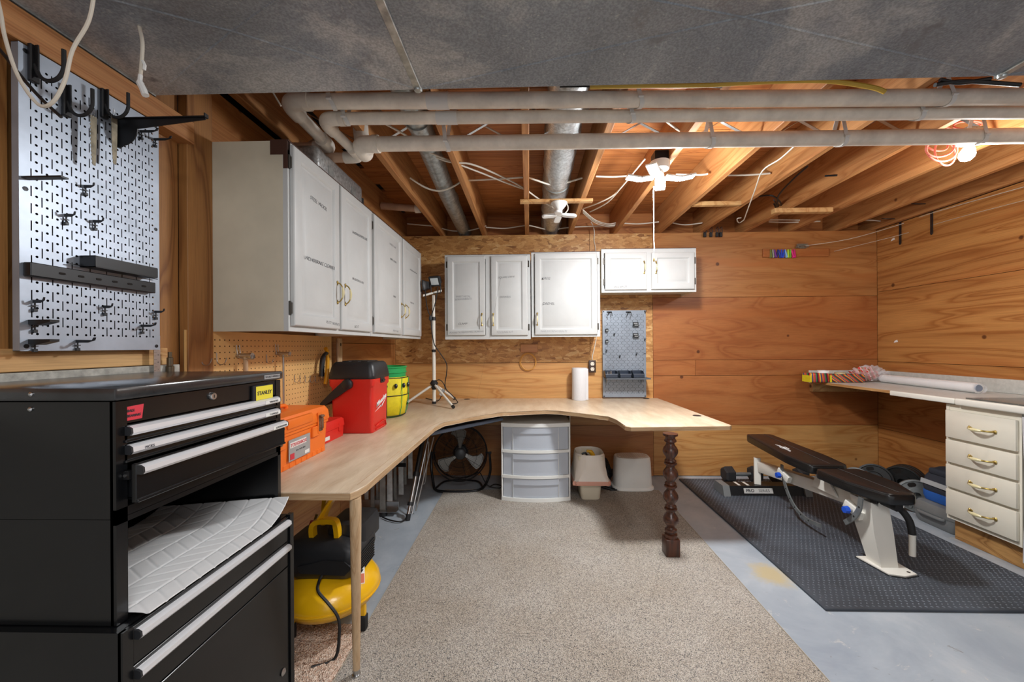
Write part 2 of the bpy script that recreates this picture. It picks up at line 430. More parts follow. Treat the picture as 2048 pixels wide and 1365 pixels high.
# ================================================================ the setting
D = 3.705; XL = -1.28; XR = 3.235; ZJ = 2.29; ZS = 2.525; YB = -2.0
m = M(); m.box(XL-.3, XR+.3, YB, D+.3, -.08, 0); struct(m.build('floor', MAT['floor']))
wb = struct(M().box(XL-.1, XR+.1, D+.014, D+.08, 0, ZJ).build('wall_back', MAT['shadow_gap']))
wl = struct(M().box(XL-.11, XL-.085, YB, D+.3, 0, ZS+.019).build('wall_left', MAT['shadow_gap']))
wr = struct(M().box(XR+.014, XR+.09, YB, D+.3, 0, ZS+.019).build('wall_right', MAT['shadow_gap']))
G = .0016
def back_panel(x0, x1, z0, z1, mat, t=.013, y=D):
    M().box(x0+G, x1-G, y, y+t, z0+G, z1-G, .001, 1).build('plywood_panel', MAT[mat], wb, loc=((x0+x1)/2, y, (z0+z1)/2), world=False) if False else None
    o = M().box(-(x1-x0)/2+G, (x1-x0)/2-G, 0, t, -(z1-z0)/2+G, (z1-z0)/2-G).build('plywood_panel', MAT[mat], wb, loc=((x0+x1)/2, y, (z0+z1)/2))
    if mat == 'osb': o.name = 'strand_board_panel'
    return o
def side_panel(x, y0, y1, z0, z1, mat, t, parent):
    return M().box(0, t, -(y1-y0)/2+G, (y1-y0)/2-G, -(z1-z0)/2+G, (z1-z0)/2-G).build('plywood_panel', MAT[mat], parent, loc=(x, (y0+y1)/2, (z0+z1)/2))
def X(px, py): return ony(D, px, py).x
def Z(px, py): return ony(D, px, py).z
xs = X(1306, 700); xv = X(1391, 740); zA = Z(1306, 596); zB = Z(1306, 721); zC = Z(1306, 752); zD = Z(1306, 851)
z727 = Z(1000, 726)
back_panel(XL, X(1180, 690), z727, ZJ, 'osb'); back_panel(X(1180, 690), xs, z727-.0, zA-.0, 'osb')
back_panel(X(1180, 690), xs, zA, ZJ, 'osb')
back_panel(XL, xs, zD, z727, 'ply_light'); back_panel(XL, xs, 0, zD, 'ply_mid')
back_panel(xs, XR, zA, ZJ, 'ply_mid'); back_panel(xs, XR, zB, zA, 'ply_red')
back_panel(xs, xv, zC, zB, 'ply_red'); back_panel(xv, XR, zC, zB, 'ply_red')
back_panel(xs, XR, zD, zC, 'ply_red'); back_panel(xs, XR, 0.004, zD, 'ply_light')
zR = 1.235+.10*4.75; zR1 = onx(XR, 1739.5, 587).z; zR2 = onx(XR, 1739.5, 722).z; zR3 = onx(XR, 1739.5, 851).z
for (a, b, mt) in ((zR1, ZJ, 'ply_right'), (zR2, zR1, 'ply_right'), (zR3, zR2, 'ply_right'), (0.004, zR3, 'ply_right')):
    side_panel(XR, 1.27, D, a, b, mt, .013, wr); side_panel(XR, -1.17, 1.27, a, b, mt, .013, wr)
# left wall: panels from the cabinets to the corner, framing before them
side_panel(XL-.013, 1.53, 2.6, 0, .72, 'ply_light', .013, wl); side_panel(XL-.013, 1.53, 2.6, .72, ZJ, 'ply_mid', .013, wl)
side_panel(XL-.013, 2.6, D, 0, 1.26, 'ply_mid', .013, wl); side_panel(XL-.013, 2.6, D, 1.26, ZJ, 'ply_mid', .013, wl)
side_panel(XL-.015, YB, 1.40, 1.178, ZJ, 'stud', .004, wl)
side_panel(XL-.075, .5, 1.40, 1.178, ZJ, 'stud', .005, wl)
def stud(y0, y1, z0, z1, x0=XL-.005, x1=XL+.03, name='stud', mt='stud'):
    return M().box(x0, x1, y0, y1, z0, z1, .002, 1).build(name, MAT[mt], wl)
stud(1.40, 1.515, 0, ZJ); stud(1.30, 1.40, 0, ZJ, XL-.02, XL-.004)
stud(.40, .92, 1.178, ZJ, XL-.03, XL+.012); stud(-.3, .40, 1.178, ZJ, XL-.03, XL-.002)
stud(.5, 1.33, 1.178, 1.235, XL-.02, XL+.02, 'sill_plate', 'pale_pine')
stud(.5, 1.41, 1.985, 2.065, XL-.02, XL+.05, 'ledger_board', 'joist')
stud(YB, 1.36, 0, 1.176, XL-.015, XL+.035, 'foundation_ledge', 'concrete')
# ceiling: joists, subfloor planks, rim
ce = struct(M().box(XL-.1, XR+.1, YB, D+.3, ZS+.02, ZS+.06).build('ceiling', MAT['shadow_gap']))
JX = [-1.229, -.822, -.422, -.012, .396, .816, 1.232, 1.625, 2.03, 2.448, 2.87, 3.205]
me = None
for i, x in enumerate(JX):
    L = D+.15-YB
    if me is None:
        o = M().box(-.019, .019, -L/2, L/2, 0, ZS-ZJ, .003, 1).build('joist', MAT['joist'], ce); me = o.data
    else:
        o = bpy.data.objects.new('joist', me); COL.objects.link(o); o.parent = ce
    o.location = (x, YB+L/2, ZJ)
yy = .9; pm = None; W = XR-XL+.2
while yy < D+.2:
    for (a, b) in ((0, .45), (.45, 1)):
        o = M().box(-W*(b-a)/2+.001, W*(b-a)/2-.001, -.068, .068, 0, .019).build('subfloor_plank', MAT['plank'], ce, loc=(XL-.1+W*((a+b)/2) + (.2 if int(yy*10) % 2 else 0), yy, ZS))
    yy += .14
o = M().box(XL-.1, XR+.1, YB, .83, ZS, ZS+.019).build('subfloor_plank', MAT['plank'], ce)
M().box(XL-.1, XR+.1, D+.15, D+.19, ZJ, ZS).build('rim_board', MAT['plank'], ce)
M().box(XL-.08, XR, D+.082, D+.15, ZJ-.04, ZJ-.001).build('wall_plate', MAT['stud'], ce)
M().box(1.24, 1.62, 2.98, 3.02, ZJ+.0, ZJ+.03, .002, 1).build('blocking', MAT['pale_pine'], ce)
bx0 = onz(ZJ-.02, 1545, 424); bx1 = onz(ZJ-.02, 1657, 424)
M().box(bx0.x, bx1.x, bx0.y-.03, bx0.y+.02, ZJ-.035, ZJ, .002, 1).build('blocking', MAT['pale_pine'], ce)
for i in range(len(JX)-1):
    a, b = JX[i]+.02, JX[i+1]-.02
    for (p, q, dy) in (((a, 2.05, ZJ+.01), (b, 2.05, ZS-.015), 0), ((a, 2.05, ZS-.015), (b, 2.05, ZJ+.01), .03)):
        p = Vector(p)+Vector((0, dy, 0)); q = Vector(q)+Vector((0, dy, 0)); n = Vector((0, 1, 0))*.009; u = (q-p).cross(n).normalized()*.0012
        M().loft([[p-n-u, p+n-u, p+n+u, p-n+u], [q-n-u, q+n-u, q+n+u, q-n+u]]).build('bridging_strap', MAT['steel'], ce)
# carpets and mat ---------------------------------------------------------
cp = M().box(-.722, 1.082, -.6, 3.32, .001, .010, .002, 1).build('carpet', MAT['carpet'])
tag(cp, 'large speckled beige low-pile carpet laid on the concrete', 'carpet')
ed = M().box(-.7245, -.7215, -.6, 3.32, .001, .0115); ed.box(1.0815, 1.0845, -.6, 3.32, .001, .0115)
ed.build('binding_edge', plain('carpet_binding', (176, 166, 150), .9), cp)
# pink shag offcut with tufts
m = M()
q0 = .35; q1 = 1.70
nx, ny = 60, 150
random.seed(3)
gr = [[((-1.2 if q0+(q1-q0)*j/ny > 1.285 else -.774)+(.472 if q0+(q1-q0)*j/ny > 1.285 else .046)*i/nx + (random.uniform(-.004, .004) if i in (0, nx) else 0), q0+(q1-q0)*j/ny, .012+random.uniform(0, .010)*(0 if i in (0, nx) or j in (0, ny) else 1)) for i in range(nx+1)] for j in range(ny+1)]
m.loft(gr, False, False)
m.box(-1.2, -.728, 1.286, q1, .001, .011); m.box(-.774, -.728, q0, 1.285, .001, .011)
tag(m.build('rug', MAT['shag'], smooth=60), 'pinkish shaggy rug offcut under the yellow compressor', 'rug')
# gym mat
gx0, gx1, gy0, gy1 = 1.362, 2.575, 1.835, 3.60
mt = thing('gym_mat', 'black rubber gym mat with raised studs under the weight bench', 'mat', ((gx0+gx1)/2, (gy0+gy1)/2, 0))
M().box(gx0, gx1, gy0, gy1, .001, .013, .003, 1).build('sheet', MAT['mat_rubber'], mt, world=True)
m = M(); b = m.b; p = .0265; r = 0
y = gy0+.02
while y < gy1-.01:
    x = gx0+.02+(p/2 if r % 2 else 0)
    while x < gx1-.01:
        a = .8 if r % 2 else -.8
        ca, sa = math.cos(a), math.sin(a); top = []; bot = []
        for k in range(6):
            t = 2*PI*k/6; u, v = .0065*math.cos(t), .0032*math.sin(t)
            bot.append(b.verts.new((x+u*ca-v*sa, y+u*sa+v*ca, .0128)))
            top.append(b.verts.new((x+.7*(u*ca-v*sa), y+.7*(u*sa+v*ca), .0148)))
        b.faces.new(top)
        for k in range(6): b.faces.new((bot[k], bot[(k+1) % 6], top[(k+1) % 6], top[k]))
        x += p
    y += p*.75; r += 1
tag(m.build('raised_stud', MAT['mat_stud'], mt, world=True), kind='stuff')
# ---------------------------------------------------------------- sheet-metal trunk duct
DZ = 2.073; DY0, DY1 = .80, 1.262; DX0 = -1.235
du = thing('trunk_duct', 'wide galvanized sheet-metal trunk duct across the ceiling front', 'duct', (0, 1.07, DZ))
m = M()
segs = [DX0, -.355, 1.48, 3.3]
for a, b_ in zip(segs, segs[1:]):
    c = ((a+b_)/2, (DY0+DY1)/2, DZ+.016)
    P4 = [(a, DY0, DZ), (b_, DY0, DZ), (b_, DY1, DZ), (a, DY1, DZ)]
    # centre pyramid with narrow folded creases
    for i in range(4):
        p, q = Vector(P4[i]), Vector(P4[(i+1) % 4]); cc = Vector(c)
        m.b.faces.new([m.b.verts.new(v) for v in (p, q, cc)])
    for pc in P4:
        p = Vector(pc); cc = Vector(c); d = (cc-p).normalized(); n = Vector((-d.y, d.x, 0))*.0035; dn = Vector((0, 0, -.0025))
        p = p + d*.02
        m.loft([[p-n, p+dn, p+n], [cc-n, cc+dn, cc+n]], True, True)
m.quad((DX0, DY1, DZ), (3.3, DY1, DZ), (3.3, DY1, 2.30), (DX0, DY1, 2.30))
m.quad((DX0, DY0, DZ), (3.3, DY0, DZ), (3.3, DY0, 2.30), (DX0, DY0, 2.30))
m.quad((DX0, DY0, DZ), (DX0, DY1, DZ), (DX0, DY1, 2.28), (DX0, DY0, 2.28))
m.quad((DX0, DY0, 2.28), (DX0, DY1, 2.28), (3.3, DY1, 2.28), (3.3, DY0, 2.28))
m.build('duct_body', MAT['duct'], du, world=True, smooth=10)
for x in (-.355, 1.48):
    c = M(); c.box(x-.012, x+.012, DY0, DY1+.004, DZ-.006, DZ+.02, .002, 1)
    c.box(x-.012, x+.012, DY1-.001, DY1+.006, DZ-.006, DZ+.1, .002, 1); c.lathe([(.002, -.012), (.011, -.011), (.013, -.004), (.013, .004)], 12, (x, DY1-.008, DZ))
    c.build('seam_cleat', MAT['galv'], du, world=True)
M().box(DX0-.004, DX0+.004, DY0, DY1, DZ-.004, DZ+.012).build('edge_flange', MAT['galv'], du, world=True)
# round branch ducts
a1 = M(); a1.tube([(-.54, 1.27, 2.40), (-.555, 1.9, 2.39), (-.60, 2.9, 2.37), (-.625, 3.84, 2.36)], .062, 24)
o = thing('round_duct', 'slim bare galvanized round duct between the left joists', 'duct', (-.6, 2.6, 2.36))
a1.build('pipe', MAT['galv'], o, world=True)
for y, x in ((1.95, -.557), (3.0, -.603)): M().cyl((x, y, 2.383), (x-.002, y+.03, 2.382), .0645, n=24).build('joint_band', MAT['galv'], o, world=True)
o = thing('round_duct', 'thick foil-wrapped round duct in the middle joist bay', 'duct', (.2, 2.6, 2.40))
pts = []; rs = []
for i in range(40):
    t = i/39; pts.append((.175+.045*t, 1.27+2.57*t, 2.405)); rs.append(.095+.0035*math.sin(i*2.1)+.002*math.sin(i*5.3))
M().tube(pts, rs, 24).build('foil_wrap', MAT['foil'], o, world=True)
for y in (2.1, 2.75, 3.3):
    x = .175+.045*(y-1.27)/2.57; M().cyl((x, y, 2.405), (x, y+.02, 2.405), .1, n=24).build('tape_band', MAT['galv'], o, world=True)
# ---------------------------------------------------------------- PVC drain pipes
def pipe_run(label, zc, yc, r, xl, back, couplings, straps, slope=0):
    def zx(x): return zc-slope*(x-xl)
    o = thing('drain_pipe', label, 'pipe', (xl, yc, zc), group=None)
    m = M(); m.tube([(xl+.05, yc, zc), (3.6, yc, zx(3.6))], r, 24); m.build('pipe', MAT['pvc'], o, world=True)
    # elbow at the left then a run towards the wall and a last elbow to the left
    bx, by, bz = back
    e = [(xl+.08, yc, zc), (xl+.045, yc, zc), (xl+.02, yc+.006, zc), (xl+.004, yc+.025, zc-.001), (xl, yc+.055, zc-.003), (xl+(bx-xl)*.12, yc+.09, zc-.006)]
    M().tube(smoothpath(e, 4), r*1.13, 20).build('elbow', MAT['pvc'], o, world=True)
    M().cyl((xl+.075, yc, zc), (xl+.1, yc, zc), r*1.2, n=24).build('elbow_collar', MAT['pvc'], o, world=True)
    if by:
        M().tube([(xl+(bx-xl)*.1, yc+.08, zc-.005), (bx, by, bz)], r*.92, 20).build('pipe', MAT['pvc'], o, world=True)
        e = [(bx, by-.06, bz), (bx, by-.02, bz), (bx-.006, by+.015, bz), (bx-.03, by+.03, bz), (bx-.08, by+.03, bz)]
        M().tube(smoothpath(e, 4), r*1.1, 20).build('elbow', MAT['pvc'], o, world=True)
        M().tube([(bx-.06, by+.03, bz), (XL+.0, by+.03, bz)], r*.92, 20).build('pipe', MAT['pvc_dark'], o, world=True)
    for x in couplings:
        M().cyl((x-.045, yc, zx(x-.045)), (x+.045, yc, zx(x+.045)), r*1.07, n=24).build('coupling', MAT['strap'], o, world=True)
    for x in straps:
        t = M(); ring = [(x+.012*math.sin(k*.35), yc+(r+.0035)*math.cos(PI+PI*k/12), zx(x)+(r+.0035)*math.sin(PI+PI*k/12)) for k in range(13)]
        ring = [(x-.01, yc-r*.7, 2.30)]+ring+[(x+.01, yc+r*.7, 2.30)]
        rings = [[(p[0]-.009, p[1], p[2]), (p[0]+.009, p[1], p[2]), (p[0]+.009, p[1]+.001, p[2]+.0025), (p[0]-.009, p[1]+.001, p[2]+.0025)] for p in ring]
        t.loft(rings); t.cyl((x-.008, yc-r-.006, zx(x)-r*.3), (x+.012, yc-r-.006, zx(x)-r*.3), .005, n=8)
        t.build('hanger_strap', MAT['strap'], o, world=True)
    return o
def xat(y, z, px, py): return ony(y, px, py).x
pA = ony(1.62, 1024, 199.5); pB = ony(1.675, 1024, 232); pC = ony(1.84, 1024, 283)
xa = ony(1.62, 573, 200).x; xb = ony(1.675, 642, 234).x; xc = ony(1.84, 716, 284).x
ea = ony(1.93, 655, 290); eb = ony(1.93, 715, 309)
pipe_run('upper front white PVC drain pipe, nearest the duct', pA.z+.012, 1.62, .0310, xa, (ea.x, 1.93, ea.z), [ony(1.62, 876, 199).x], [ony(1.62, 665, 199).x, ony(1.62, 1276, 199).x, ony(1.62, 1890, 199).x], .0155)
pipe_run('white PVC drain pipe tucked just behind the upper front one', pB.z+.010, 1.685, .0255, xb, (eb.x, 1.93, eb.z), [ony(1.675, 893, 230).x], [ony(1.675, 690, 232).x, ony(1.675, 1262, 232).x, ony(1.675, 1838, 232).x], .0115)
o = pipe_run('lowest white PVC drain pipe, hung apart from the pair', pC.z, 1.84, .0335, xc, (xc, 0, 0), [], [ony(1.84, 893, 283).x, ony(1.84, 1418, 283).x, ony(1.84, 1680, 283).x, ony(1.84, 1955, 283).x], .0065)
e = ony(1.87, 706, 262)
M().tube(smoothpath([(xc+.04, 1.87, pC.z+.0), (xc, 1.9, pC.z+.03), (xc-.02, 1.92, pC.z+.10), (xc-.03, 1.93, pC.z+.22)], 4), .036, 20).build('riser', MAT['pvc'], o, world=True)
o = thing('drain_pipe', 'short aged PVC stub pipe through the joist above the left cabinets', 'pipe', (-1.1, 2.9, 2.33))
s0 = onx(-1.2, 763, 412); s1 = ony(s0.y, 838, 418)
M().tube([(s0.x, s0.y, s0.z), (s1.x, s0.y, s1.z)], .028, 20).build('pipe', MAT['pvc_dark'], o, world=True)
M().tube([(s1.x-.03, s0.y, s1.z), (s1.x+.012, s0.y, s1.z)], .033, 20).build('end_cap', MAT['pvc'], o, world=True)
# ================================================================ L-shaped desk
DT = .736
def dz(px, py): p = onz(DT, px, py); return (p.x, p.y)
nc = dz(700, 986); c2 = dz(731, 971); k1 = dz(870, 854); k2 = dz(887, 845); k3 = dz(1003, 825)
yf = dz(700, 986)[1]
poly = [(XL+.004, yf), nc, ((nc[0]+c2[0])/2+.004, (nc[1]+c2[1])/2-.008), c2, k1, k2, dz(940, 835), k3]
poly += [dz(1093, 821), dz(1118, 822), dz(1170, 828), dz(1218, 833.6), dz(1234, 840), dz(1250, 852.5), dz(1262, 854.5)]
rf = dz(1466, 852); rb = dz(1307.5, 793.6)
poly += [(rf[0]-.02, rf[1]), (rf[0], rf[1]+.02), (rb[0], D-.003), (XL+.004, D-.003)]
DESKP = poly
desk = thing('corner_desk', 'large L-shaped light wood-laminate workbench desk along two walls', 'desk', (0, D-.4, 0))
M().prism(poly, DT-.028, DT, bev=.004).build('desktop', MAT['desk'], desk, world=True)
# edge band: thin strip following the front edge
band = poly[:-3]+[poly[-3]]
def inset_pts(pts, d):
    out = []
    for i, p in enumerate(pts):
        a = Vector(pts[max(i-1, 0)]); b = Vector(pts[min(i+1, len(pts)-1)]); t = (b-a).normalized(); n = Vector((t.y, -t.x))
        out.append((p[0]+n.x*d, p[1]+n.y*d))
    return out
bp = poly[1:-2]
ou = inset_pts(bp, .0015); inn = inset_pts(bp, -.004)
m = M(); m.loft([[(a[0], a[1], DT-.026), (a[0], a[1], DT-.004), (b_[0], b_[1], DT-.004), (b_[0], b_[1], DT-.026)] for a, b_ in zip(ou, inn)])
m.build('edge_band', MAT['desk_edge'], desk, world=True)
m = M(); m.box(poly[0][0], nc[0], yf-.0015, yf+.004, DT-.026, DT-.004); m.build('edge_band', MAT['desk_edge'], desk, world=True)
# groove line near the edge
gi = inset_pts(bp[2:8], -.03); gj = inset_pts(bp[2:8], -.0315)
m = M(); m.loft([[(a[0], a[1], DT), (a[0], a[1], DT+.0005), (b_[0], b_[1], DT+.0005), (b_[0], b_[1], DT)] for a, b_ in zip(gi, gj)])
m.build('inlay_line', MAT['desk_edge'], desk, world=True)
for (px, py) in ((934, 799), (1394, 832), (1289, 796)):
    p = onz(DT, px, py); M().lathe([(.028, 0), (.028, .002), (.022, .003), (.0, .003)], 20, (p.x, min(p.y, D-.04), DT)).build('cable_grommet', MAT['black_plastic'], desk, world=True)
# turned dark leg
tp = onz(DT-.03, 1337, 866); bt = onz(0.012, 1342, 1108)
lx, ly = bt.x, bt.y
H = DT-.03
prof = [(.036, .105), (.036, .118), (.025, .124), (.024, .130), (.034, .136), (.034, .146), (.024, .152), (.022, .160)]
def ball(z0, z1, r):
    return [(r*max(.52, math.sin(PI*(.12+.76*i/8))), z0+(z1-z0)*i/8) for i in range(9)]
zz = .160
for k in range(4):
    prof += ball(zz, zz+.088, .043)
    zz += .088
    if k < 3:
        prof += [(.024, zz+.006), (.035, zz+.012), (.036, zz+.02), (.027, zz+.025), (.033, zz+.031), (.031, zz+.037), (.023, zz+.043)]; zz += .045
prof += [(.024, zz+.006), (.034, zz+.012), (.034, zz+.020), (.026, zz+.03), (.030, zz+.044), (.042, H-.012), (.042, H)]
prof = [(a, b_) for a, b_ in prof]
m = M(); m.box(-.040, .040, -.040, .040, .0, .098, .004, 2); m.lathe([(.036, .096)]+prof, 28)
# carved facets on each ball
m.build('leg', MAT['dark_turned'], desk, world=False, loc=(lx-desk.location.x, ly-desk.location.y, .011), smooth=50)['label'] = 'dark turned wooden leg'
# slim maple leg at the near corner
a = onz(DT-.03, 703, 1003); bq = onz(0.012, 713, 1350)
a = Vector((a.x-.0, a.y+.03, DT-.028)); 
m = M(); m.tube([a, a.lerp(bq, .04), a.lerp(bq, .9), bq+Vector((0, 0, .02))], [.019, .0200, .0135, .0125], 20)
m.build('leg', MAT['maple'], desk, world=True)['label'] = 'slim tapered maple leg'
m = M(); m.tube([bq+Vector((0, 0, .022)), bq+Vector((0, 0, .004))], [.0135, .011], 16); m.lathe([(.015, 0), (.015, .004), (.008, .006)], 16, (bq.x, bq.y, .0105))
m.build('foot_cap', MAT['steel'], desk, world=True)
# keyboard tray bar under the corner
a = onz(.66, 858, 868); b_ = onz(.66, 1003, 838)
d = (b_-a).normalized(); n = Vector((-d.y, d.x, 0))
m = M(); hh = .5
def slab(p0, p1, w0, w1, z0, z1):
    return [[p0+n*w0+Vector((0, 0, z)), p1+n*w0+Vector((0, 0, z)), p1+n*w1+Vector((0, 0, z)), p0+n*w1+Vector((0, 0, z))] for z in (z0, z1)]
m.loft(slab(a, b_, 0, .10, -.018, .012)); m.build('tray', MAT['black_plastic'], desk, world=True)
m = M(); m.tube([a-n*.01+d*.005, b_-n*.01-d*.005], .013, 12); m.build('tray_rest', plain('blue_grey_vinyl', (96, 108, 128), .4), desk, world=True)
m = M(); m.loft(slab(a+d*.01, b_-d*.01, .02, .08, .012, .046)); m.build('tray_bracket', MAT['black_metal'], desk, world=True)
# end panel beside the maple leg (rear, below the desk): wall side support board
m = M(); m.box(XL+.004, XL+.03, yf+.03, 2.6, .45, DT-.028, .002, 1); m.build('support_rail', MAT['desk_edge'], desk, world=True)
# cream panel beside the drawer tower
pz = ony(3.35, 1141, 900)
m = M(); m.box(.348, .354, 3.385, 3.66, .011, DT-.028); m.build('support_panel', MAT['cream_paint'], desk, world=True)
# ================================================================ cabinets
def panel_door(w, h, st=.052, flat=False, t=.018):
    m = M()
    def ring(i, y): return [(i, y, i), (w-i, y, i), (w-i, y, h-i), (i, y, h-i)]
    if flat: m.loft([ring(0, 0), ring(0, -t+.003), ring(.003, -t)])
    else: m.loft([ring(0, 0), ring(0, -t+.006), ring(.003, -t+.002), ring(.008, -t), ring(st-.006, -t), ring(st, -t+.004), ring(st+.004, -t+.009), ring(st+.010, -t+.009),
                 ring(st+.026, -t+.002), ring(st+.030, -t+.0005)])
    return m
def bow_handle(parent, x, z, y, L=.10, horiz=False, mat=None, fat=1.0):
    """brass bow pull with a cream ceramic grip, long axis vertical unless horiz"""
    mtx = T(x, y, z) @ (R(PI/2, 'Y') if horiz else Matrix.Identity(4)) @ Matrix.Diagonal((fat, fat, 1, 1))
    m = M()
    for s in (-1, 1):
        m.lathe([(.0001, 0), (.006, 0), (.0075, .002), (.005, .0045), (.0001, .006)], 10, mat=mtx @ T(0, 0, s*L*.5) @ R(PI/2, 'X') )
        m.lathe([(.0001, -.012), (.0035, -.009), (.0052, 0), (.0035, .009), (.0001, .012)], 10, sy=.5, mat=mtx @ T(0, -.002, s*L*.46))
        pts = [(0, -.002, s*L*.47), (0, -.012, s*L*.43), (0, -.021, s*L*.33), (0, -.0265, s*L*.22)]
        m.tube(smoothpath(pts, 4), .0032, 8, mat=mtx)
    o = m.build('handle', MAT['brass'], parent)
    g = M(); pts = [(0, -.0265-.003*math.cos(PI*k/8-PI/2), (k/4-1)*L*.25) for k in range(9)]
    g.tube(pts, [.0036+.0026*math.sin(PI*k/8) for k in range(9)], 10, mat=mtx)
    g.build('handle_grip', MAT['ceramic'], parent)
    return o
def hinge(parent, x, z, y, s):
    m = M(); m.box(x-.006, x+.006, y-.004, y, z-.028, z+.028, .0015, 1); m.cyl((x+s*.007, y-.004, z-.022), (x+s*.007, y-.004, z+.022), .004, n=8)
    m.build('hinge', MAT['hinge'], parent)
def cabinet(label, origin, rotz, W, H, Dp, doors, cat='cabinet', mat='white_paint', side='cream_paint', hz=.085, topedge=True):
    c = thing('wall_cabinet', label, cat, origin, rotz)
    m = M(); t = .016
    m.box(0, t, .019, Dp, 0, H); m.box(W-t, W, .019, Dp, 0, H); m.box(t, W-t, .019, Dp, .018, .034); m.box(t, W-t, .019, Dp, H-t, H)
    m.box(t, W-t, Dp-.006, Dp, .034, H-t)
    m.build('carcass', MAT[side], c)
    f = M()
    xs_ = [0]+[ (doors[i][0]+doors[i][1]+doors[i+1][0])/2 for i in range(len(doors)-1)]+[W]
    f.box(0, W, 0, .019, H-.035, H); f.box(0, W, 0, .019, 0, .035)
    for i, x in enumerate(xs_):
        hw = .022
        f.box(max(0, x-hw), min(W, x+hw), 0, .019, .035, H-.035)
    f.build('face_frame', MAT[mat], c)
    if topedge: M().box(-.001, W+.001, -.003, .02, H, H+.004).build('top_edge', MAT['brown_edge'], c)
    for (x0, dw, z0, z1, hs, hx, hzz, wr_) in doors:
        h = z1-z0
        d = panel_door(dw, h).build('door', MAT[mat], c, loc=(x0, -.001, z0), smooth=30)
        bow_handle(d, hx-x0, hzz-z0, -.018)
        for zz_ in (.07, h-.07):
            hinge(d, -.008 if hs < 0 else dw+.008, zz_, 0, 1 if hs < 0 else -1)
        for (s, fx, fz, size, faint) in wr_:
            text('writing', s, size, MAT['ink_faint' if faint else 'ink'], d, T(dw*fx, -.0183, h*fz) @ R(random.uniform(-.05, .06), 'Y') @ FRONT, .0002, .25, space=.95, bold=-.0004)
    return c
XF = -.948
def ly(px): return onx(XF, px, 660).y
y0 = ly(577); yb = ly(741.5); ye = ly(841)
zb = onx(XF, 577, 662.5).z; zt = onx(XF, 577, 283).z
HC = zt-zb; yd = [ly(p) for p in (581.5, 673.5, 677.5, 739.5, 744.5, 800.5, 803.5, 839)]
z0d, z1d = .022, HC-.010
def dd(a, b, y0_, hs, hx, hz_, wr_): return (a-y0_, b-a, z0d, z1d, hs, hx-y0_, hz_, wr_)
hzl = HC*.165+.05
cabL = cabinet('large white two-door wall cabinet, nearer half of the left run', (XF, y0, zb), PI/2, yb-y0-.001, HC, -XL+XF-.004+.0, [
    dd(yd[0], yd[1], y0, -1, yd[1]-.03, .20, [('STEEL WOOL', .48, .765, .024, 0), ('WD/40/BRAKE CLEANER', .52, .40, .024, 0), ('PUTTY/KNIVES', .80, .035, .020, 0)]),
    dd(yd[2], yd[3], y0, 1, yd[2]+.03, .20, [('SANDING/PAPER/LUBE', .55, .73, .020, 0), ('BRUSHES/ROLLERS', .48, .38, .018, 0), ('BOLT', .42, .03, .022, 0)])])
M().box(-.0025, .02, .0, .068, HC-.055, HC+.004).build('brown_corner_patch', MAT['brown_edge'], cabL); M().box(-.0028, .004, -.0005, .016, HC-.11, HC-.054).build('brown_corner_patch', MAT['brown_edge'], cabL)
cabinet('white two-door wall cabinet, farther half of the left run with faint writing', (XF, yb+.001, zb), PI/2, ye-yb, HC, -XL+XF-.004, [
    dd(yd[4], yd[5], yb, -1, yd[5]-.03, .20, [('GASKETS / LUBE', .6, .84, .018, 1), ('WIPES / SOAPS', .62, .70, .020, 0), ('WAX', .66, .36, .022, 0), ('SPRAY CANS', .70, .03, .020, 1)]),
    dd(yd[6], yd[7], yb, 1, yd[6]+.03, .20, [('STAIN/OIL/GLUE AND TAPE', .5, .72, .016, 0), ('PAINT/OILS', .42, .36, .020, 1)])])
YF = 3.40
def bxz(px, py): p = ony(YF, px, py); return p.x, p.z
def back_cab(label, l, t, r, b, doors, **k):
    xa_, zt_ = bxz(l, t); xb_, zb_ = bxz(r, b)
    ds = []
    for (dl, dt, dr, db, hs, hpx, hpy, wr_) in doors:
        a, tt = bxz(dl, dt); b2, bb = bxz(dr, db); hx, hz_ = bxz(hpx, hpy)
        ds.append((a-xa_, b2-a, bb-zb_, tt-zb_, hs, hx-xa_, hz_-zb_, wr_))
    return cabinet(label, (xa_, YF, zb_), 0, xb_-xa_, zt_-zb_, D-YF-.004, ds, **k)
back_cab('white double-door wall cabinet on the back wall beside the tripod', 889.5, 511, 1061.5, 678.5, [
    (895, 514, 971, 671, -1, 964.5, 640, [('SHEET METAL', .42, .49, .022, 1), ('SCREWS/BOLTS', .42, .455, .022, 1), ('CLAMP', .40, .145, .026, 0), ('POCKETSCREWS/MISC SCREWS', .50, .04, .022, 0)]),
    (982, 513, 1056, 671, 1, 987, 640, [('SQUARE DRIVE', .42, .73, .022, 0), ('DOWELS', .38, .48, .024, 0), ('TOOLING KIT', .36, .04, .024, 1)])])
back_cab('single wide-door white wall cabinet, right next to the short cabinet', 1062.5, 505.5, 1200.5, 673.5, [
    (1069, 508, 1194.5, 669.5, 1, 1074.5, 639, [('KREG', .18, .69, .030, 0), ('DREMEL', .22, .38, .030, 0), ('NAILS/SCREWS/BOLTS', .30, .04, .024, 1)])])
back_cab('short white two-door wall cabinet above the small grey pegboard', 1202.5, 499, 1392.5, 584, [
    (1209, 507, 1293, 580, -1, 1287, 536, [('SKIL BAGS', .36, .08, .026, 0)]),
    (1302, 506, 1388, 579, 1, 1310.5, 536, [])])
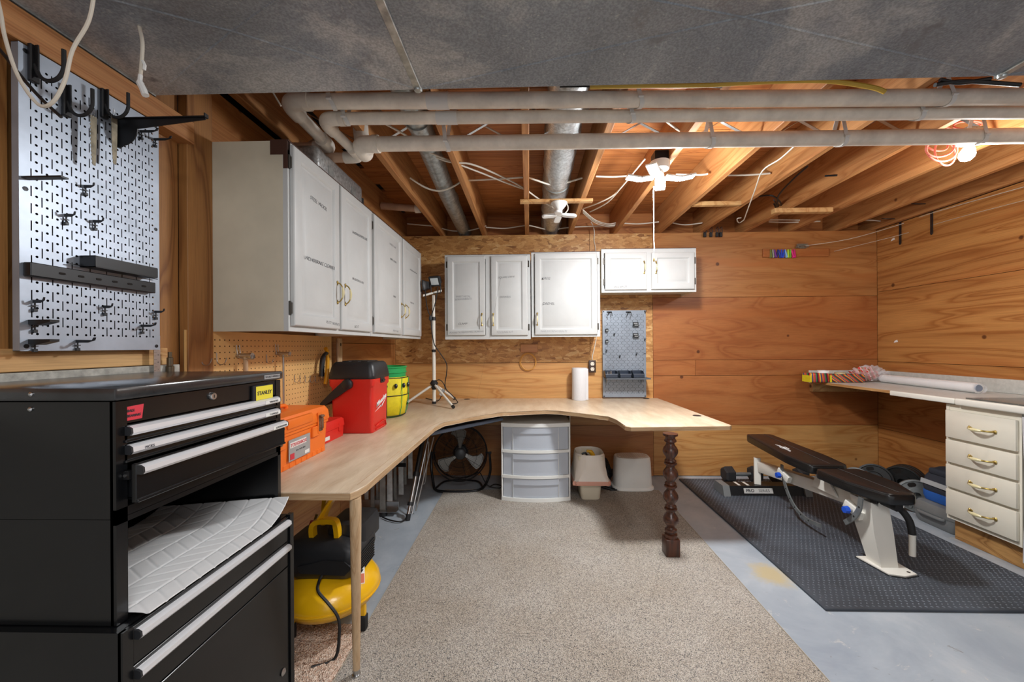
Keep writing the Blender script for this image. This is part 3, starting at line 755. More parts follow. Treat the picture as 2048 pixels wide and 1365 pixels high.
# ---------------------------------------------------------------- right-hand counter and drawer base
CX = 2.60; CZ = onx(CX, 1892, 802).z
CZ = .895
ct = thing('worktop', 'pale speckled laminate worktop with splashback along the right wall', 'counter', (2.9, 3.0, CZ))
lam = plain('grey_laminate', (204, 204, 198), .35, var=.06, vs=40); lamw = plain('white_laminate_edge', (230, 228, 218), .35)
yj = onz(CZ, 1886, 798).y
e0 = onz(CZ, 1712, 782).y
M().box(CX+.02, XR-.002, yj+.001, D-.002, CZ-.02, CZ).build('top', lam, ct, world=True)
M().box(CX+.02, XR-.002, -1.2, yj-.001, CZ-.02, CZ).build('top', lam, ct, world=True)
M().box(CX, CX+.0198, yj+.001, e0, CZ-.034, CZ+.0005, .006, 3).build('front_edge', lamw, ct, world=True)
M().box(CX-.004, CX+.0198, -1.2, yj-.001, CZ-.038, CZ+.0035, .010, 3).build('front_edge', lamw, ct, world=True)
M().box(CX+.010, CX+.0195, e0+.001, D-.002, CZ-.02, CZ-.001).build('raw_edge', MAT['pale_pine'], ct, world=True)
M().box(XR-.022, XR-.002, -1.2, D-.02, CZ+.0005, CZ+.095, .004, 2).build('splashback', lam, ct, world=True)
M().box(CX+.012, XR-.024, D-.022, D-.003, CZ+.0005, CZ+.095, .003, 2).build('splashback', lam, ct, world=True)
M().box(CX+.004, CX+.012, D-.024, D-.002, CZ-.02, CZ+.096).build('splash_end', lamw, ct, world=True)
M().box(CX+.01, XR-.002, D-.045, D-.003, CZ-.10, CZ-.021, .002, 1).build('wall_cleat', MAT['pale_pine'], ct, world=True)
# drawer base
yn = onx(CX+.035, 2044, 900).y; yfb = onx(CX+.035, 1893, 900).y
BZ0 = .135; BW = yfb-yn; BH = CZ-.042-BZ0
bc = thing('drawer_cabinet', 'cream four-drawer base cabinet with brass bow pulls under the worktop', 'cabinet', (CX+.035, yfb, BZ0), -PI/2)
m = M(); m.box(0, .018, .0, XR-CX-.06, 0, BH); m.box(BW-.018, BW, .0, XR-CX-.06, 0, BH); m.box(.018, BW-.018, .004, XR-CX-.06, 0, .018); m.box(.018, BW-.018, .004, XR-CX-.06, BH-.06, BH)
m.box(.018, BW-.018, .006, .02, .018, BH-.06)
m.build('carcass', MAT['cream_drawer'], bc)
M().box(.0, BW, .05, .09, -BZ0+.002, -.001).build('toe_kick', wood('toe_wood', (196, 150, 90), (150, 104, 54), (1, 1, 3), 2, 10, .6, .3, knots=False), bc)
edges = [ (BH-.020, .78), (.77, .545), (.535, .305), (.295, .03)]
hs_ = [(BH-.035, BH-.205), (BH-.22, BH-.36), (BH-.375, BH-.515), (BH-.53, .028)]
for (a, b_) in hs_:
    d = M(); d.box(.010, BW-.012, -.018, 0, b_, a, .004, 2)
    o = d.build('drawer', MAT['cream_drawer'], bc)
    bow_handle(o, BW*.56, (a+b_)/2, -.018, .13, True, None, 1.6)
sb = M().box(CX+.06, CX+.10, yfb+.004, yfb+.022, .72, CZ-.042); o = sb.build('support_strip', MAT['pale_pine'], ct, world=True)
# dark board lying on the worktop
q = [onz(CZ+.004, *p) for p in ((1931, 797), (2048, 801), (2120, 806), (2060, 811))]
m = M(); x0_, y0_ = q[0].x, q[0].y
m.prism([(x0_, y0_), (XR-.06, y0_-.02), (XR-.06, y0_-.75), (x0_-.03, y0_-.75)], CZ+.0005, CZ+.008, bev=.002, seg=1)
tag(m.build('cutting_board', plain('smoked_board', (92, 90, 84), .2), None), 'thin dark smoked board lying flat on the right worktop', 'board')
# tall dark cabinet sliver at the right edge
ks = thing('tool_cabinet', 'black cabinet with rounded silver edge and red badge past the cream drawers', 'cabinet', (CX+.03, yn-.30, 0))
M().box(CX+.045, XR-.03, yn-.64, yn-.013, .03, CZ-.045, .01, 2).build('body', MAT['black_paint'], ks, world=True)
pts = [(CX+.035, yn-.012-.012*math.cos(PI*(k/10-.5))**2, .06+.78*k/10) for k in range(11)]
M().tube(pts, .009, 10).build('edge_trim', MAT['alu'], ks, world=True)
M().box(CX+.040, CX+.044, yn-.05, yn-.016, .62, .68).build('badge', MAT['red_label'], ks, world=True)
for dx, dy in ((.1, -.1), (.1, -.58), (.52, -.1), (.52, -.58)):
    M().cyl((CX+dx, yn+dy, .001), (CX+dx, yn+dy, .035), .02).build('foot', MAT['black_rubber'], ks, world=True)
# wrapped roll
a = onz(CZ+.036, 1766, 757); b_ = onz(CZ+.036, 1957, 777)
b_.x = min(b_.x, XR-.09)
rl = thing('paper_roll', 'long white paper roll in clear wrap on the right worktop', 'roll', ((a.x+b_.x)/2, (a.y+b_.y)/2, CZ))
d = (b_-a).normalized()
M().tube([a, b_-d*.003], .034, 24).build('roll', MAT['bright_white'], rl, world=True)
M().tube([b_-d*.004, b_+d*.004], .022, 20).build('core', plain('blue_grey_core', (132, 144, 164), .5), rl, world=True)
m = M(); rings = []
for k in range(10):
    t = k/9; rr = .0355+.002*math.sin(k*3.3); c = a.lerp(b_, t)+d*(.02*(t > .9)-.01*(t < .1))
    rings.append(c)
m.tube(rings, [.0356+.001*math.sin(k*3.3) for k in range(10)], 18, caps=False); m.build('wrap', MAT['clear_wrap'], rl, world=True)
# striped parcels and craft bits in the corner of the worktop
def stripes(name, cols, ang, sc):
    m, nt, bs = newmat(name); v, src = coords(nt, False, (1, 1, 1), (0, ang, .5))
    w_ = N(nt, 'ShaderNodeTexWave'); w_.inputs['Scale'].default_value = sc; w_.inputs['Distortion'].default_value = 1.2; w_.inputs['Detail'].default_value = 1; w_.wave_profile = 'SAW'
    nt.links.new(v, w_.inputs['Vector'])
    nt.links.new(ramp(nt, w_.outputs['Fac'], [(i/len(cols), c) for i, c in enumerate(cols)], 'CONSTANT'), bs.inputs['Base Color']); bs.inputs['Roughness'].default_value = .5
    return m
CS = [(190, 40, 50), (230, 190, 50), (60, 60, 130), (220, 120, 40), (200, 50, 80), (70, 130, 80), (40, 40, 50)]
for i, (l, r, lab, an) in enumerate(((1620, 1658, 'striped fabric gift parcel at the far left end of the worktop', .1), (1661, 1728, 'rainbow-striped folded bag lying by the clear plastic bag', .9))):
    p = ony(3.49, l, 765.5); q_ = ony(3.49, r, 766.5)
    cx_, cy_ = (p.x+q_.x)/2, 3.49; w_ = q_.x-p.x
    m = M(); m.box(-w_/2, w_/2, -.02, .10, 0, .082 if i == 0 else .072, .016, 3)
    for v in m.b.verts: v.co += Vector((random.uniform(-.003, .003), random.uniform(-.003, .003), 0))
    th = thing('gift_parcel', lab, 'parcel', (cx_, cy_+.01, CZ+.0005), -.08)
    m.build('wrapping', stripes('stripes', CS[i:]+CS[:i], an, 5+3*i), th, smooth=60)
    M().box(-w_/2-.002, -w_/2+.012, -.022, .09, .004, .062).build('side_seam', MAT['yellow_cloth'], th)
p = ony(3.5, 1652, 747)
m = M()
for r1, r2, z0_, z1_ in ((.046, .020, 0, .022),):
    m.lathe([(r2, z0_), (r1, z0_), (r1, z1_), (r2, z1_), (r2, z0_)], 24)
tag(m.build('tape_roll', MAT['bright_white'], None, loc=(p.x, 3.53, CZ+.0835)), 'white tape roll lying on the striped parcels', 'tape')
p = ony(3.5, 1690, 748); m = M(); m.lathe([(.024, 0), (.04, 0), (.04, .014), (.024, .014), (.024, 0)], 20)
tag(m.build('tape_roll', plain('tan_tape', (196, 180, 140), .4), None, loc=(p.x-.02, 3.53, CZ+.0735)), 'small tan tape roll beside the white one', 'tape')
p = ony(3.52, 1726, 764)
def crumple(name, mat, c, sx, sy, sz, amp, seed, lab, cat, fr=5):
    random.seed(seed); m = M(); bmesh.ops.create_icosphere(m.b, subdivisions=4, radius=1)
    from mathutils import noise as mn
    for v in m.b.verts:
        n = mn.noise(v.co*fr*.5+Vector((seed, 0, 0)))+.5*mn.noise(v.co*fr+Vector((0, seed, 0)))
        k = 1+amp*n; v.co = Vector((v.co.x*sx*k, v.co.y*sy*k, max(-.0, (v.co.z+1)*.5*sz*2*k*.5)))
    o = m.build(name, mat, None, loc=c, smooth=25)
    return tag(o, lab, cat) if lab else o
crumple('tissue_bundle', stripes('tissue', [(196, 40, 48), (226, 90, 60), (240, 220, 210), (190, 30, 50), (120, 150, 60), (220, 60, 70)], .4, 9), (p.x+.05, 3.565, CZ+.004), .10, .06, .11, .45, 4, 'crumpled red patterned tissue inside the clear bag', 'tissue')
crumple('plastic_bag', MAT['clear_wrap'], (p.x+.085, 3.56, CZ+.003), .135, .075, .12, .5, 9, 'crinkled clear plastic bag by the paper roll', 'bag')
# ================================================================ rolling tool chest (three black units)
TX = -.812; TYn = .745; TYf = 1.252; TB = XL+.04
BX = -.782; BYn = .728; BYf = 1.262
zl = onx(TX, 213, 778).z; Zt = zl
def tz(px, py, x=TX): return onx(x, px, py).z
zlb = tz(213, 807)                      # bottom of the lid
zsp = tz(205, 1052); zb_ = tz(222, 1284, BX)
# --- top chest
tc = thing('tool_chest', 'black steel top tool chest with lid and three drawers, one pulled out', 'tool chest', ((TX+TB)/2, (TYn+TYf)/2, zsp))
m = M(); m.box(TB, TX-.006, TYn, TYn+.012, zsp, zlb); m.box(TB, TX-.006, TYf-.012, TYf, zsp, zlb); m.box(TB, TB+.01, TYn, TYf, zsp, zlb); m.box(TB, TX-.02, TYn+.012, TYf-.012, zsp, zsp+.012)
fw = .016
m.box(TX-.012, TX, TYn, TYn+fw+.006, zsp, zlb); m.box(TX-.012, TX, TYf-fw-.006, TYf, zsp, zlb); m.box(TX-.012, TX, TYn, TYf, zsp, zsp+.018)
m.build('case', MAT['black_paint'], tc, world=True)
# front plate above drawers
def fz(py_near, py_far=None): return tz(230, py_near)
zd = [tz(230, y) for y in (850, 860, 885, 900, 905, 937, 952, 1015)]
z_plate = tz(230, 852)
M().box(TX-.012, TX-.002, TYn+fw, TYf-fw, z_plate, zlb).build('front_plate', MAT['black_paint'], tc, world=True)
lid = M(); lid.box(TB, TX+.006, TYn-.006, TYf+.006, zlb+.002, Zt, .005, 2)
lid = lid.build('lid', MAT['lid_paint'], tc, world=True)
M().box(TX+.0062, TX+.007, TYf-.085, TYf-.012, Zt-.020, Zt-.008).build('label_strip', MAT['grey_label'], lid, world=True)
text('writing', 'SOCKET WRENCH', .008, MAT['ink'], lid, wm(lid).inverted() @ T(TX+.0074, TYf-.048, Zt-.014) @ R(PI/2, 'Z') @ FRONT, .0002)
for (px, py) in ((63, 789), (54, 820)):
    p = ony(TYn-.006, px, py); M().lathe([(.0001, 0), (.0045, 0), (.0045, .002), (.002, .004), (.0001, .004)], 12, mat=T(p.x, TYn-.006 if py < 800 else TYn, p.z) @ R(PI/2, 'X')).build('rivet', MAT['steel'], tc, world=True)
p = onx(TX, 425, 793)
M().lathe([(.0001, 0), (.0095, 0), (.0095, .004), (.008, .007), (.0001, .007)], 20, mat=T(TX-.002, p.y, p.z) @ R(PI/2, 'Y')).build('lock', MAT['steel'], tc, world=True)
M().box(TX+.0052, TX+.0056, p.y-.001, p.y+.001, p.z-.004, p.z+.004).build('keyhole', MAT['shadow_gap'], tc, world=True)
# makers' plates
a = onx(TX, 508, 774); b_ = onx(TX, 543, 795)
M().box(TX-.002, TX+.006, a.y-.010, b_.y, b_.z-.004, a.z+.003, .002, 1).build('badge_mount', MAT['black_plastic'], tc, world=True)
bd = M().box(TX+.006, TX+.0068, a.y, b_.y-.004, b_.z, a.z-.0005).build('badge', MAT['yellow_label'], tc, world=True)
text('lettering', 'STANLEY', .0115, MAT['ink'], bd, T(TX+.007-0, (a.y+b_.y)/2-.002, (a.z+b_.z)/2-.0005) @ T(-tc.location.x, -tc.location.y, -tc.location.z) @ R(PI/2, 'Z') @ FRONT, .0003, bold=.0003, fit=(b_.y-a.y)*.82)
a = onx(TX, 249, 814); b_ = onx(TX, 289, 836)
sk = M(); sk.loft([[(TX-.002, a.y, b_.z), (TX-.002, b_.y-.004, b_.z), (TX-.002, b_.y, a.z), (TX-.002, a.y+.006, a.z-.0015)], [(TX-.0012, a.y, b_.z), (TX-.0012, b_.y-.004, b_.z), (TX-.0012, b_.y, a.z), (TX-.0012, a.y+.006, a.z-.0015)]])
sk = sk.build('sticker', MAT['red_label'], tc, world=True)
for s, dz_, sz in (('BALL', .0045, .0105), ('BEARING', -.005, .0105)):
    text('lettering', s, sz, MAT['ink'], sk, T(-tc.location.x, -tc.location.y, -tc.location.z) @ T(TX-.0006, (a.y+b_.y)/2-.001-(.006 if s == 'BALL' else 0), (a.z+b_.z)/2+dz_*1.1) @ R(PI/2, 'Z') @ FRONT, .0002, .3, bold=.0003, fit=(b_.y-a.y)*(.40 if s == 'BALL' else .72))
def pull(parent, x, y0, y1, z, h=.017, mat='alu'):
    m = M(); pr = [(x, z-h*.55), (x+.011, z-h*.6), (x+.015, z-h*.3), (x+.014, z+h*.25), (x+.007, z+h*.5), (x, z+h*.5)]
    m.loft([[(p[0], y, p[1]) for p in pr] for y in (y0+.004, y1-.004)]); m.build('handle', MAT[mat], parent, world=True)
    m = M()
    for y in (y0, y1-.004): m.loft([[(p[0], yy_, p[1]) for p in pr] for yy_ in (y, y+.004)])
    c1 = M(); c1.loft([[(p[0], yy_, p[1]) for p in pr] for yy_ in (y0, y0+.004)]); c1.build('end_cap', MAT['black_plastic'], parent, world=True)
    c2_ = M(); c2_.loft([[(p[0], yy_, p[1]) for p in pr] for yy_ in (y1-.004, y1)]); c2_.build('end_cap', MAT['black_plastic'], parent, world=True)
    m.b.free()
def drawer(z0, z1, out=0, hy=None, label=None, near=None, hb=None):
    x = TX+out
    m = M(); m.box(x-.010, x, TYn+fw, TYf-fw, z0, z1, .001, 1); m.box(x-.002, x+.004, TYn+fw, TYf-fw, z0, z0+.006, .0015, 1)
    if out:
        m.box(TX-.3, x-.01, TYn+fw+.008, TYn+fw+.012, z0+.006, z1-.014); m.box(TX-.3, x-.01, TYf-fw-.012, TYf-fw-.008, z0+.006, z1-.014); m.box(TX-.3, x-.01, TYn+fw+.008, TYf-fw-.008, z0+.004, z0+.008)
    else:
        m.box(TX-.3, TX-.012, TYn+fw+.01, TYf-fw-.01, z0+.004, z1-.006)
    d = m.build('drawer', MAT['black_paint'], tc, world=True)
    pull(d, x-.001, TYn+fw+.001, TYf-fw-.001, z1-.011)
    if near: text('writing', near, .008, MAT['ink'], d, T(-tc.location.x, -tc.location.y, -tc.location.z) @ T(x+.0145, TYn+.055, z1-.013) @ R(PI/2, 'Z') @ FRONT, .0002)
    if label:
        M().box(x+.0142, x+.0146, TYf-fw-.075, TYf-fw-.006, z1-.018, z1-.008).build('label_strip', MAT['white_plastic'], d, world=True)
        text('writing', label, .0075, MAT['ink'], d, T(-tc.location.x, -tc.location.y, -tc.location.z) @ T(x+.0152, TYf-fw-.038, z1-.0135) @ R(PI/2, 'Z') @ FRONT, .0002)
    if out:
        M().box(TX-.02, x-.012, TYn+fw-.002, TYn+fw+.006, z1-.030, z1-.014).build('slide_rail', MAT['black_metal'], d, world=True)
        M().lathe([(.0001, 0), (.003, 0), (.003, .002), (.0001, .002)], 10, mat=T(x-.02, TYn+fw-.002, z1-.022) @ R(PI/2, 'X')).build('rivet', MAT['steel'], d, world=True)
zA_ = tz(232, 854); zB_ = tz(232, 892); zC_ = tz(232, 934); 
drawer(zB_+.001, zA_-.001, 0, label='WRENCHES')
drawer(zC_+.001, zB_-.002, 0, label='T-HANDLES', near='PICKS')
zE = tz(262, 936, TX+.022); zF = tz(262, 1010, TX+.022)
drawer(zF, zE+.004, .024, label='SCREWDRIVERS')
# --- intermediate open unit
ic = thing('open_tray_chest', 'black open-fronted middle unit between the drawer chests', 'tool chest', ((TX+TB)/2, (TYn+TYf)/2, zb_))
m = M(); m.box(TB, TX-.006, TYn, TYn+.010, zb_+.001, zsp-.001); m.box(TB, TX-.006, TYf-.010, TYf, zb_+.001, zsp-.001); m.box(TB, TB+.008, TYn+.01, TYf-.01, zb_+.001, zsp-.001)
m.box(TB+.008, TX-.006, TYn+.01, TYf-.01, zb_+.001, zb_+.010)
m.box(TX-.012, TX, TYn, TYn+.022, zb_+.001, zsp-.001); m.box(TX-.012, TX, TYf-.014, TYf, zb_+.001, zsp-.001); m.box(TX-.012, TX, TYn, TYf, zsp-.012, zsp-.001)
m.build('case', MAT['black_paint'], ic, world=True)
m = M(); m.box(TB+.008, TB+.012, (TYn+TYf)/2-.002, (TYn+TYf)/2+.002, zb_+.012, zsp-.012); m.box(TB+.1, TB+.104, TYn+.01, TYn+.014, zb_+.012, zsp-.012)
m.build('panel_seam', MAT['black_metal'], ic, world=True)
M().lathe([(.0001, 0), (.006, 0), (.006, .004), (.0001, .005)], 10, mat=T(TX-.06, TYn+.011, zb_+.13) @ R(-PI/2, 'X')).build('bolt', MAT['steel'], ic, world=True)
# --- white quilted liner with wavy seams
m = M(); nx, ny = 170, 170; rows = []
lx0, lx1, ly0, ly1 = TX-.16, BX+.012, TYn+.024, TYf+.006
lx0 = TB+.05
for j in range(ny+1):
    v = j/ny; row = []
    for i in range(nx+1):
        u = i/nx
        x = lx0+(lx1-lx0)*u; y = ly0+(ly1-ly0)*v
        if y < TYf-.02: pass
        z = zb_+.0115
        # far end lifts and curls up
        k = max(0, v-.72)/.28
        z += .058*k**1.6*(.4+.6*u)
        y_ = y - .030*k**2 if v > .72 else y
        yl = min(y_, TYf-.012) if x < TX+.0 else y_
        k2 = max(0, u-.93)/.07; z -= .001*k2
        # herringbone groove relief
        rowi = int(x/.075+100); s = (x/.075) % 1
        g = ((y*1.0+ (1 if rowi % 2 else -1)*.6*(x % .075))/.042) % 1
        gv = min(g, 1-g); sv = min(s, 1-s)
        z -= .0022*max(0, 1-gv/.09)+.0022*max(0, 1-sv/.05)
        row.append((x, yl, z))
    rows.append(row)
m.loft(rows, False, False)
o = m.build('drawer_liner', MAT['liner'], None, smooth=60)
sol = o.modifiers.new('thickness', 'SOLIDIFY'); sol.thickness = .0015; sol.offset = 1
tag(o, 'white herringbone-embossed liner sheet in the open tray', 'liner')
# --- bottom roller cabinet
rc = thing('roller_cabinet', 'black steel lower roller cabinet carrying the chests', 'tool chest', ((BX+TB)/2, (BYn+BYf)/2, 0))
m = M(); zt_ = zb_-.001
m.box(TB, BX-.004, BYn, BYn+.012, .07, zt_); m.box(TB, BX-.004, BYf-.012, BYf, .07, zt_); m.box(TB, TB+.01, BYn+.012, BYf-.012, .07, zt_); m.box(TB+.01, BX-.012, BYn+.012, BYf-.012, zt_-.01, zt_); m.box(TB+.01, BX-.012, BYn+.012, BYf-.012, .07, .082)
m.box(BX-.010, BX, BYn, BYn+.020, .07, zt_); m.box(BX-.010, BX+.004, BYf-.016, BYf+.002, .07, zt_+.004); m.box(BX-.010, BX, BYn, BYf, .07, .10)
m.build('case', MAT['black_paint'], rc, world=True)
zh = [onx(BX, 574-12, 1078).z, onx(BX, 562, 1113).z]
z1 = zt_-.002; hA = onx(BX, 258, 1310).z; hB = onx(BX, 562, 1128).z
def bdrawer(z0, z1_, door=False):
    m = M(); m.box(BX-.010, BX-.001, BYn+.021, BYf-.017, z0, z1_, .001, 1)
    d = m.build('drawer' if not door else 'door', MAT['black_paint'], rc, world=True)
    if not door: pull(d, BX-.002, BYn+.022, BYf-.018, z1_-.016)
    return d
hA = onx(BX, 560, 1076).z; hB = onx(BX, 560, 1121).z
bdrawer(hA-.030, z1); bdrawer(hB-.040, hA-.033)
M().box(BX-.010, BX-.001, BYn+.021, BYf-.017, hA+.018, z1).b.free()
dr = bdrawer(.105, hB-.044, True)
for (x, y) in ((TB+.05, BYn+.05), (BX-.05, BYn+.05), (TB+.05, BYf-.05), (BX-.05, BYf-.05)):
    c = M(); c.cyl((x, y-.012, .032), (x, y+.012, .032), .0315, n=20); c = c.build('caster', MAT['black_rubber'], rc, world=True)
    f = M(); f.box(x-.02, x+.02, y-.018, y-.014, .03, .07); f.box(x-.02, x+.02, y+.014, y+.018, .03, .07); f.build('caster_fork', MAT['steel'], c, world=True)
p = onx(BX, 566, 1345); M().lathe([(.0001, 0), (.009, 0), (.011, .003), (.006, .007), (.0001, .008)], 12, mat=T(BX-.001, p.y-.0, p.z) @ R(PI/2, 'Y')).build('bolt', MAT['steel'], rc, world=True)
# ================================================================ perforated metal boards
def perforated(W, H, cw=.0127*1.0, ch=.0254, r=.0032, mg=.012, slots=True):
    """sheet in local x (width) z (height), facing -y, real round holes and slots"""
    m = M(); b = m.b
    def q(pts): b.faces.new([b.verts.new(Vector((p[0], 0, p[1]))) for p in pts])
    nc_ = int((W-2*mg)/cw); x0 = (W-nc_*cw)/2; nr = int((H-2*mg)/(2*ch)); z0 = (H-nr*2*ch)/2
    q([(0, 0), (W, 0), (W, z0), (0, z0)]); q([(0, H-z0), (W, H-z0), (W, H), (0, H)]); q([(0, z0), (x0, z0), (x0, H-z0), (0, H-z0)]); q([(W-x0, z0), (W, z0), (W, H-z0), (W-x0, H-z0)])
    def holecell(xa_, xb_, za, zb2, hx, hz_):
        cx_, cz = (xa_+xb_)/2, (za+zb2)/2; n = 8
        inner = [(cx_+hx*math.cos(PI/4+2*PI*k/n), cz+hz_*math.sin(PI/4+2*PI*k/n)) for k in range(n)]
        hw, hh = (xb_-xa_)/2, (zb2-za)/2
        outer = [(cx_+hw, cz+hh), (cx_, cz+hh), (cx_-hw, cz+hh), (cx_-hw, cz), (cx_-hw, cz-hh), (cx_, cz-hh), (cx_+hw, cz-hh), (cx_+hw, cz)]
        vi = [b.verts.new((p[0], 0, p[1])) for p in inner]; vo = [b.verts.new((p[0], 0, p[1])) for p in outer]
        for k in range(n): b.faces.new((vo[k], vo[(k+1) % n], vi[(k+1) % n], vi[k]))
    def slotcell(xa_, xb_, za, zb2, sw, sh):
        cx_, cz = (xa_+xb_)/2, (za+zb2)/2
        I = [(cx_-sw, cz-sh), (cx_+sw, cz-sh), (cx_+sw, cz+sh), (cx_-sw, cz+sh)]; O = [(xa_, za), (xb_, za), (xb_, zb2), (xa_, zb2)]
        for k in range(4): q([O[k], O[(k+1) % 4], I[(k+1) % 4], I[k]])
    for c in range(nc_):
        xa_, xb_ = x0+c*cw, x0+(c+1)*cw
        if slots and c % 2 == 0:
            off = (c//2) % 2
            zs = z0 + (ch if off else 0)
            if off: q([(xa_, z0), (xb_, z0), (xb_, z0+ch), (xa_, z0+ch)]); q([(xa_, z0+(2*nr-1)*ch), (xb_, z0+(2*nr-1)*ch), (xb_, z0+2*nr*ch), (xa_, z0+2*nr*ch)])
            for k in range(nr-off): slotcell(xa_, xb_, zs+k*2*ch, zs+(k+1)*2*ch, .0013, .0127)
        else:
            for k in range(2*nr): holecell(xa_, xb_, z0+k*ch, z0+(k+1)*ch, r, r)
    return m
BXP = XL+.05           # front plane of the big board
q0_ = onx(BXP, 38, 400).y; q1_ = onx(BXP, 318, 400).y; zt1 = onx(BXP, 318, 250).z; zb1 = onx(BXP, 305, 700).z
zt1 = min(zt1, 1.983)
bw, bh = q1_-q0_, zt1-zb1
pb = thing('metal_pegboard', 'tall silver slotted metal pegboard on the left wall', 'pegboard', (BXP, q0_, zb1), PI/2)
sc_ = bw/.406
o = perforated(bw, bh, .0127*sc_*.96, .0254*sc_*.96, .0032, .014).build('sheet', MAT['board_metal'], pb, smooth=0)
m = M(); t = .018
m.box(0, bw, .0005, t, 0, .0012); m.box(0, bw, .0005, t, bh-.0012, bh); m.box(0, .0012, .0005, t, 0, bh); m.box(bw-.0012, bw, .0005, t, 0, bh)
m.build('return_flange', MAT['board_metal'], pb)
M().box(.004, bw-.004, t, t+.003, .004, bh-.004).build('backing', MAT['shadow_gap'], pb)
for x, z in ((.012, .012), (bw-.012, .012), (.012, bh*.53), (bw-.012, bh*.53), (.014, bh-.014), (bw-.012, bh-.012)):
    M().lathe([(.0001, 0), (.0055, 0), (.0055, .001), (.0001, .0015)], 10, mat=T(x, 0, z) @ R(PI/2, 'X')).build('screw', MAT['black_metal'], pb)
def P(px, py, x=BXP): return onx(x, px, py)
# J hooks (three), built in the board frame: local x = world +Y, local -y = out of the wall
def jhook(px, py, lab, s=1.0):
    p = P(px, py)
    h = thing('utility_hook', lab, 'hook', (BXP+.0005, p.y, p.z), PI/2, group=None)
    m = M(); m.box(-.009*s, .009*s, -.010, 0, -.042*s, .042*s, .002, 1); m.box(-.0015, .0015, -.018, -.010, -.03*s, .042*s)
    m.build('mount_plate', MAT['black_metal'], h)
    pts = [(0, -.008, -.004*s)]+[(0, -.045*s-.034*s*math.cos(a), -.012*s-.034*s*math.sin(a)) for a in [PI*k/10 for k in range(11)]][::1]
    pts = [(0, -.008, -.002)]+[(0, -.012-.032*s*(1-math.cos(a)), -.006-.034*s*math.sin(a)) for a in [PI*k/12 for k in range(1, 13)]]+[(0, -.012-.064*s, .03*s)]
    M().tube(smoothpath(pts, 2), .0042*s, 10).build('hook_arm', MAT['black_rubber'], h)
    return h
jhook(63, 128, 'black U-shaped hook, nearest the camera at the top of the metal pegboard', 1.1)
jhook(129, 202, 'black U-shaped hook, middle of the top three, behind the hanging cable')
jhook(205, 208, 'black U-shaped hook, farthest of the top three, beside the shelf bracket', 1.0)
# shelf bracket
p = P(235, 262)
h = thing('shelf_bracket', 'black triangular shelf bracket projecting from the metal pegboard', 'bracket', (BXP+.0005, p.y, p.z), PI/2)
m = M(); arcp = [(-.012-.05*math.sin(PI/2*k/8), -.045+.05*(1-math.cos(PI/2*k/8))) for k in range(9)]
L_ = .27
poly_ = [(0, -.05), (-.010, -.05)]+arcp[1:]+[(-L_, .028), (-L_, .036), (0, .036)]
rg = [[(x, y, z) for y, z in poly_] for x in (-.0015, .0015)]
m.loft(rg); m.box(-.007, .007, -.002, 0, -.05, .036); m.box(-.007, .007, -L_, 0, .034, .037); m.box(-.007, .007, -L_-.003, -L_, .034, .045)
m.build('bracket', MAT['black_metal'], h)
# hanging saw blades
def blade(px, py, px2, py2, lab, teeth):
    a, b_ = P(px, py, BXP+.03), P(px2, py2, BXP+.03)
    t_ = thing('saw_blade', lab, 'saw blade', (a.x, a.y, a.z))
    L_ = a.z-b_.z; n = 26; ps = []
    for k in range(n+1):
        z = -L_*k/n; w_ = .0085*(1-.55*(k/n)**3); ps.append((w_+(0 if k % 2 else -.0025*teeth), z))
    poly2 = ps+[(-.0085*(1-.4*(z/L_)**2), -z) for z in [L_*k/8 for k in range(8, -1, -1)]]
    m = M(); m.loft([[(x, -yv, z) for yv, z in poly2] for x in (0, .001)]); m.build('blade', plain('aged_steel', (120, 112, 96), .45, .7, var=.25, vs=40), t_)
    M().tube([(.0005, 0, -.004), (.0005, .004, .012), (.0005, -.002, .02), (.0005, -.004, -.004)], .0006, 6).build('wire_loop', MAT['steel'], t_)
blade(186, 232, 183, 329, 'curved saw-toothed blade hanging under the middle hook', 1)
blade(228, 232, 227, 328, 'straight narrow saw blade hanging beside the shelf bracket', .5)
# small black wire hooks on the board
def shook(px, py, lab, L_=.028, big=False, bx=None, m_=None, rz=PI/2, s=1):
    p = P(px, py) if bx is None else bx
    h = thing('pegboard_hook', lab, 'hook', p if bx is not None else (BXP+.0005, p.y, p.z), rz)
    if big:
        M().loft([[(x, 0, -.006), (x, -.02, -.008), (x, -L_, .0), (x, -L_, .006), (x, -.02, .006), (x, 0, .006)] for x in (-.010, .010)]).build('arm', MAT['black_metal'], h)
    else:
        m = M(); m.loft([[(-.0012, 0, -.004*s), (-.0012, -L_*.6, -.004*s), (-.0012, -L_*.95, .002), (-.0012, -L_, .010*s), (-.0012, -L_*.9, .010*s), (-.0012, -L_*.82, .003), (-.0012, 0, .004*s)],
                 [(.0012, 0, -.004*s), (.0012, -L_*.6, -.004*s), (.0012, -L_*.95, .002), (.0012, -L_, .010*s), (.0012, -L_*.9, .010*s), (.0012, -L_*.82, .003), (.0012, 0, .004*s)]])
        m.build('arm', MAT['black_metal'], h)
    k = M(); k.cyl((0, -.004, -.003), (0, -.004, -.020*s), .0018, n=8); k.box(-.006, .006, -.006, -.002, -.012*s, -.010*s); k.box(-.004, .004, -.008, -.0, -.026*s, -.018*s, .001, 1)
    k.build('clip', MAT['black_plastic'], h)
    return h
shook(168, 373, 'small black pegboard hook, topmost in the open middle of the board', .03)
shook(129, 431, 'small black pegboard hook, left one of the pair above the rack', .03)
shook(187, 443, 'small black pegboard hook, right one of the pair above the rack', .03)
shook(66, 603, 'small black pegboard hook just under the left end of the magnetic bar', .03)
shook(207, 614, 'small black pegboard hook centred below the magnetic bar', .028)
shook(309, 624, 'small black pegboard hook by the right edge below the bar', .034)
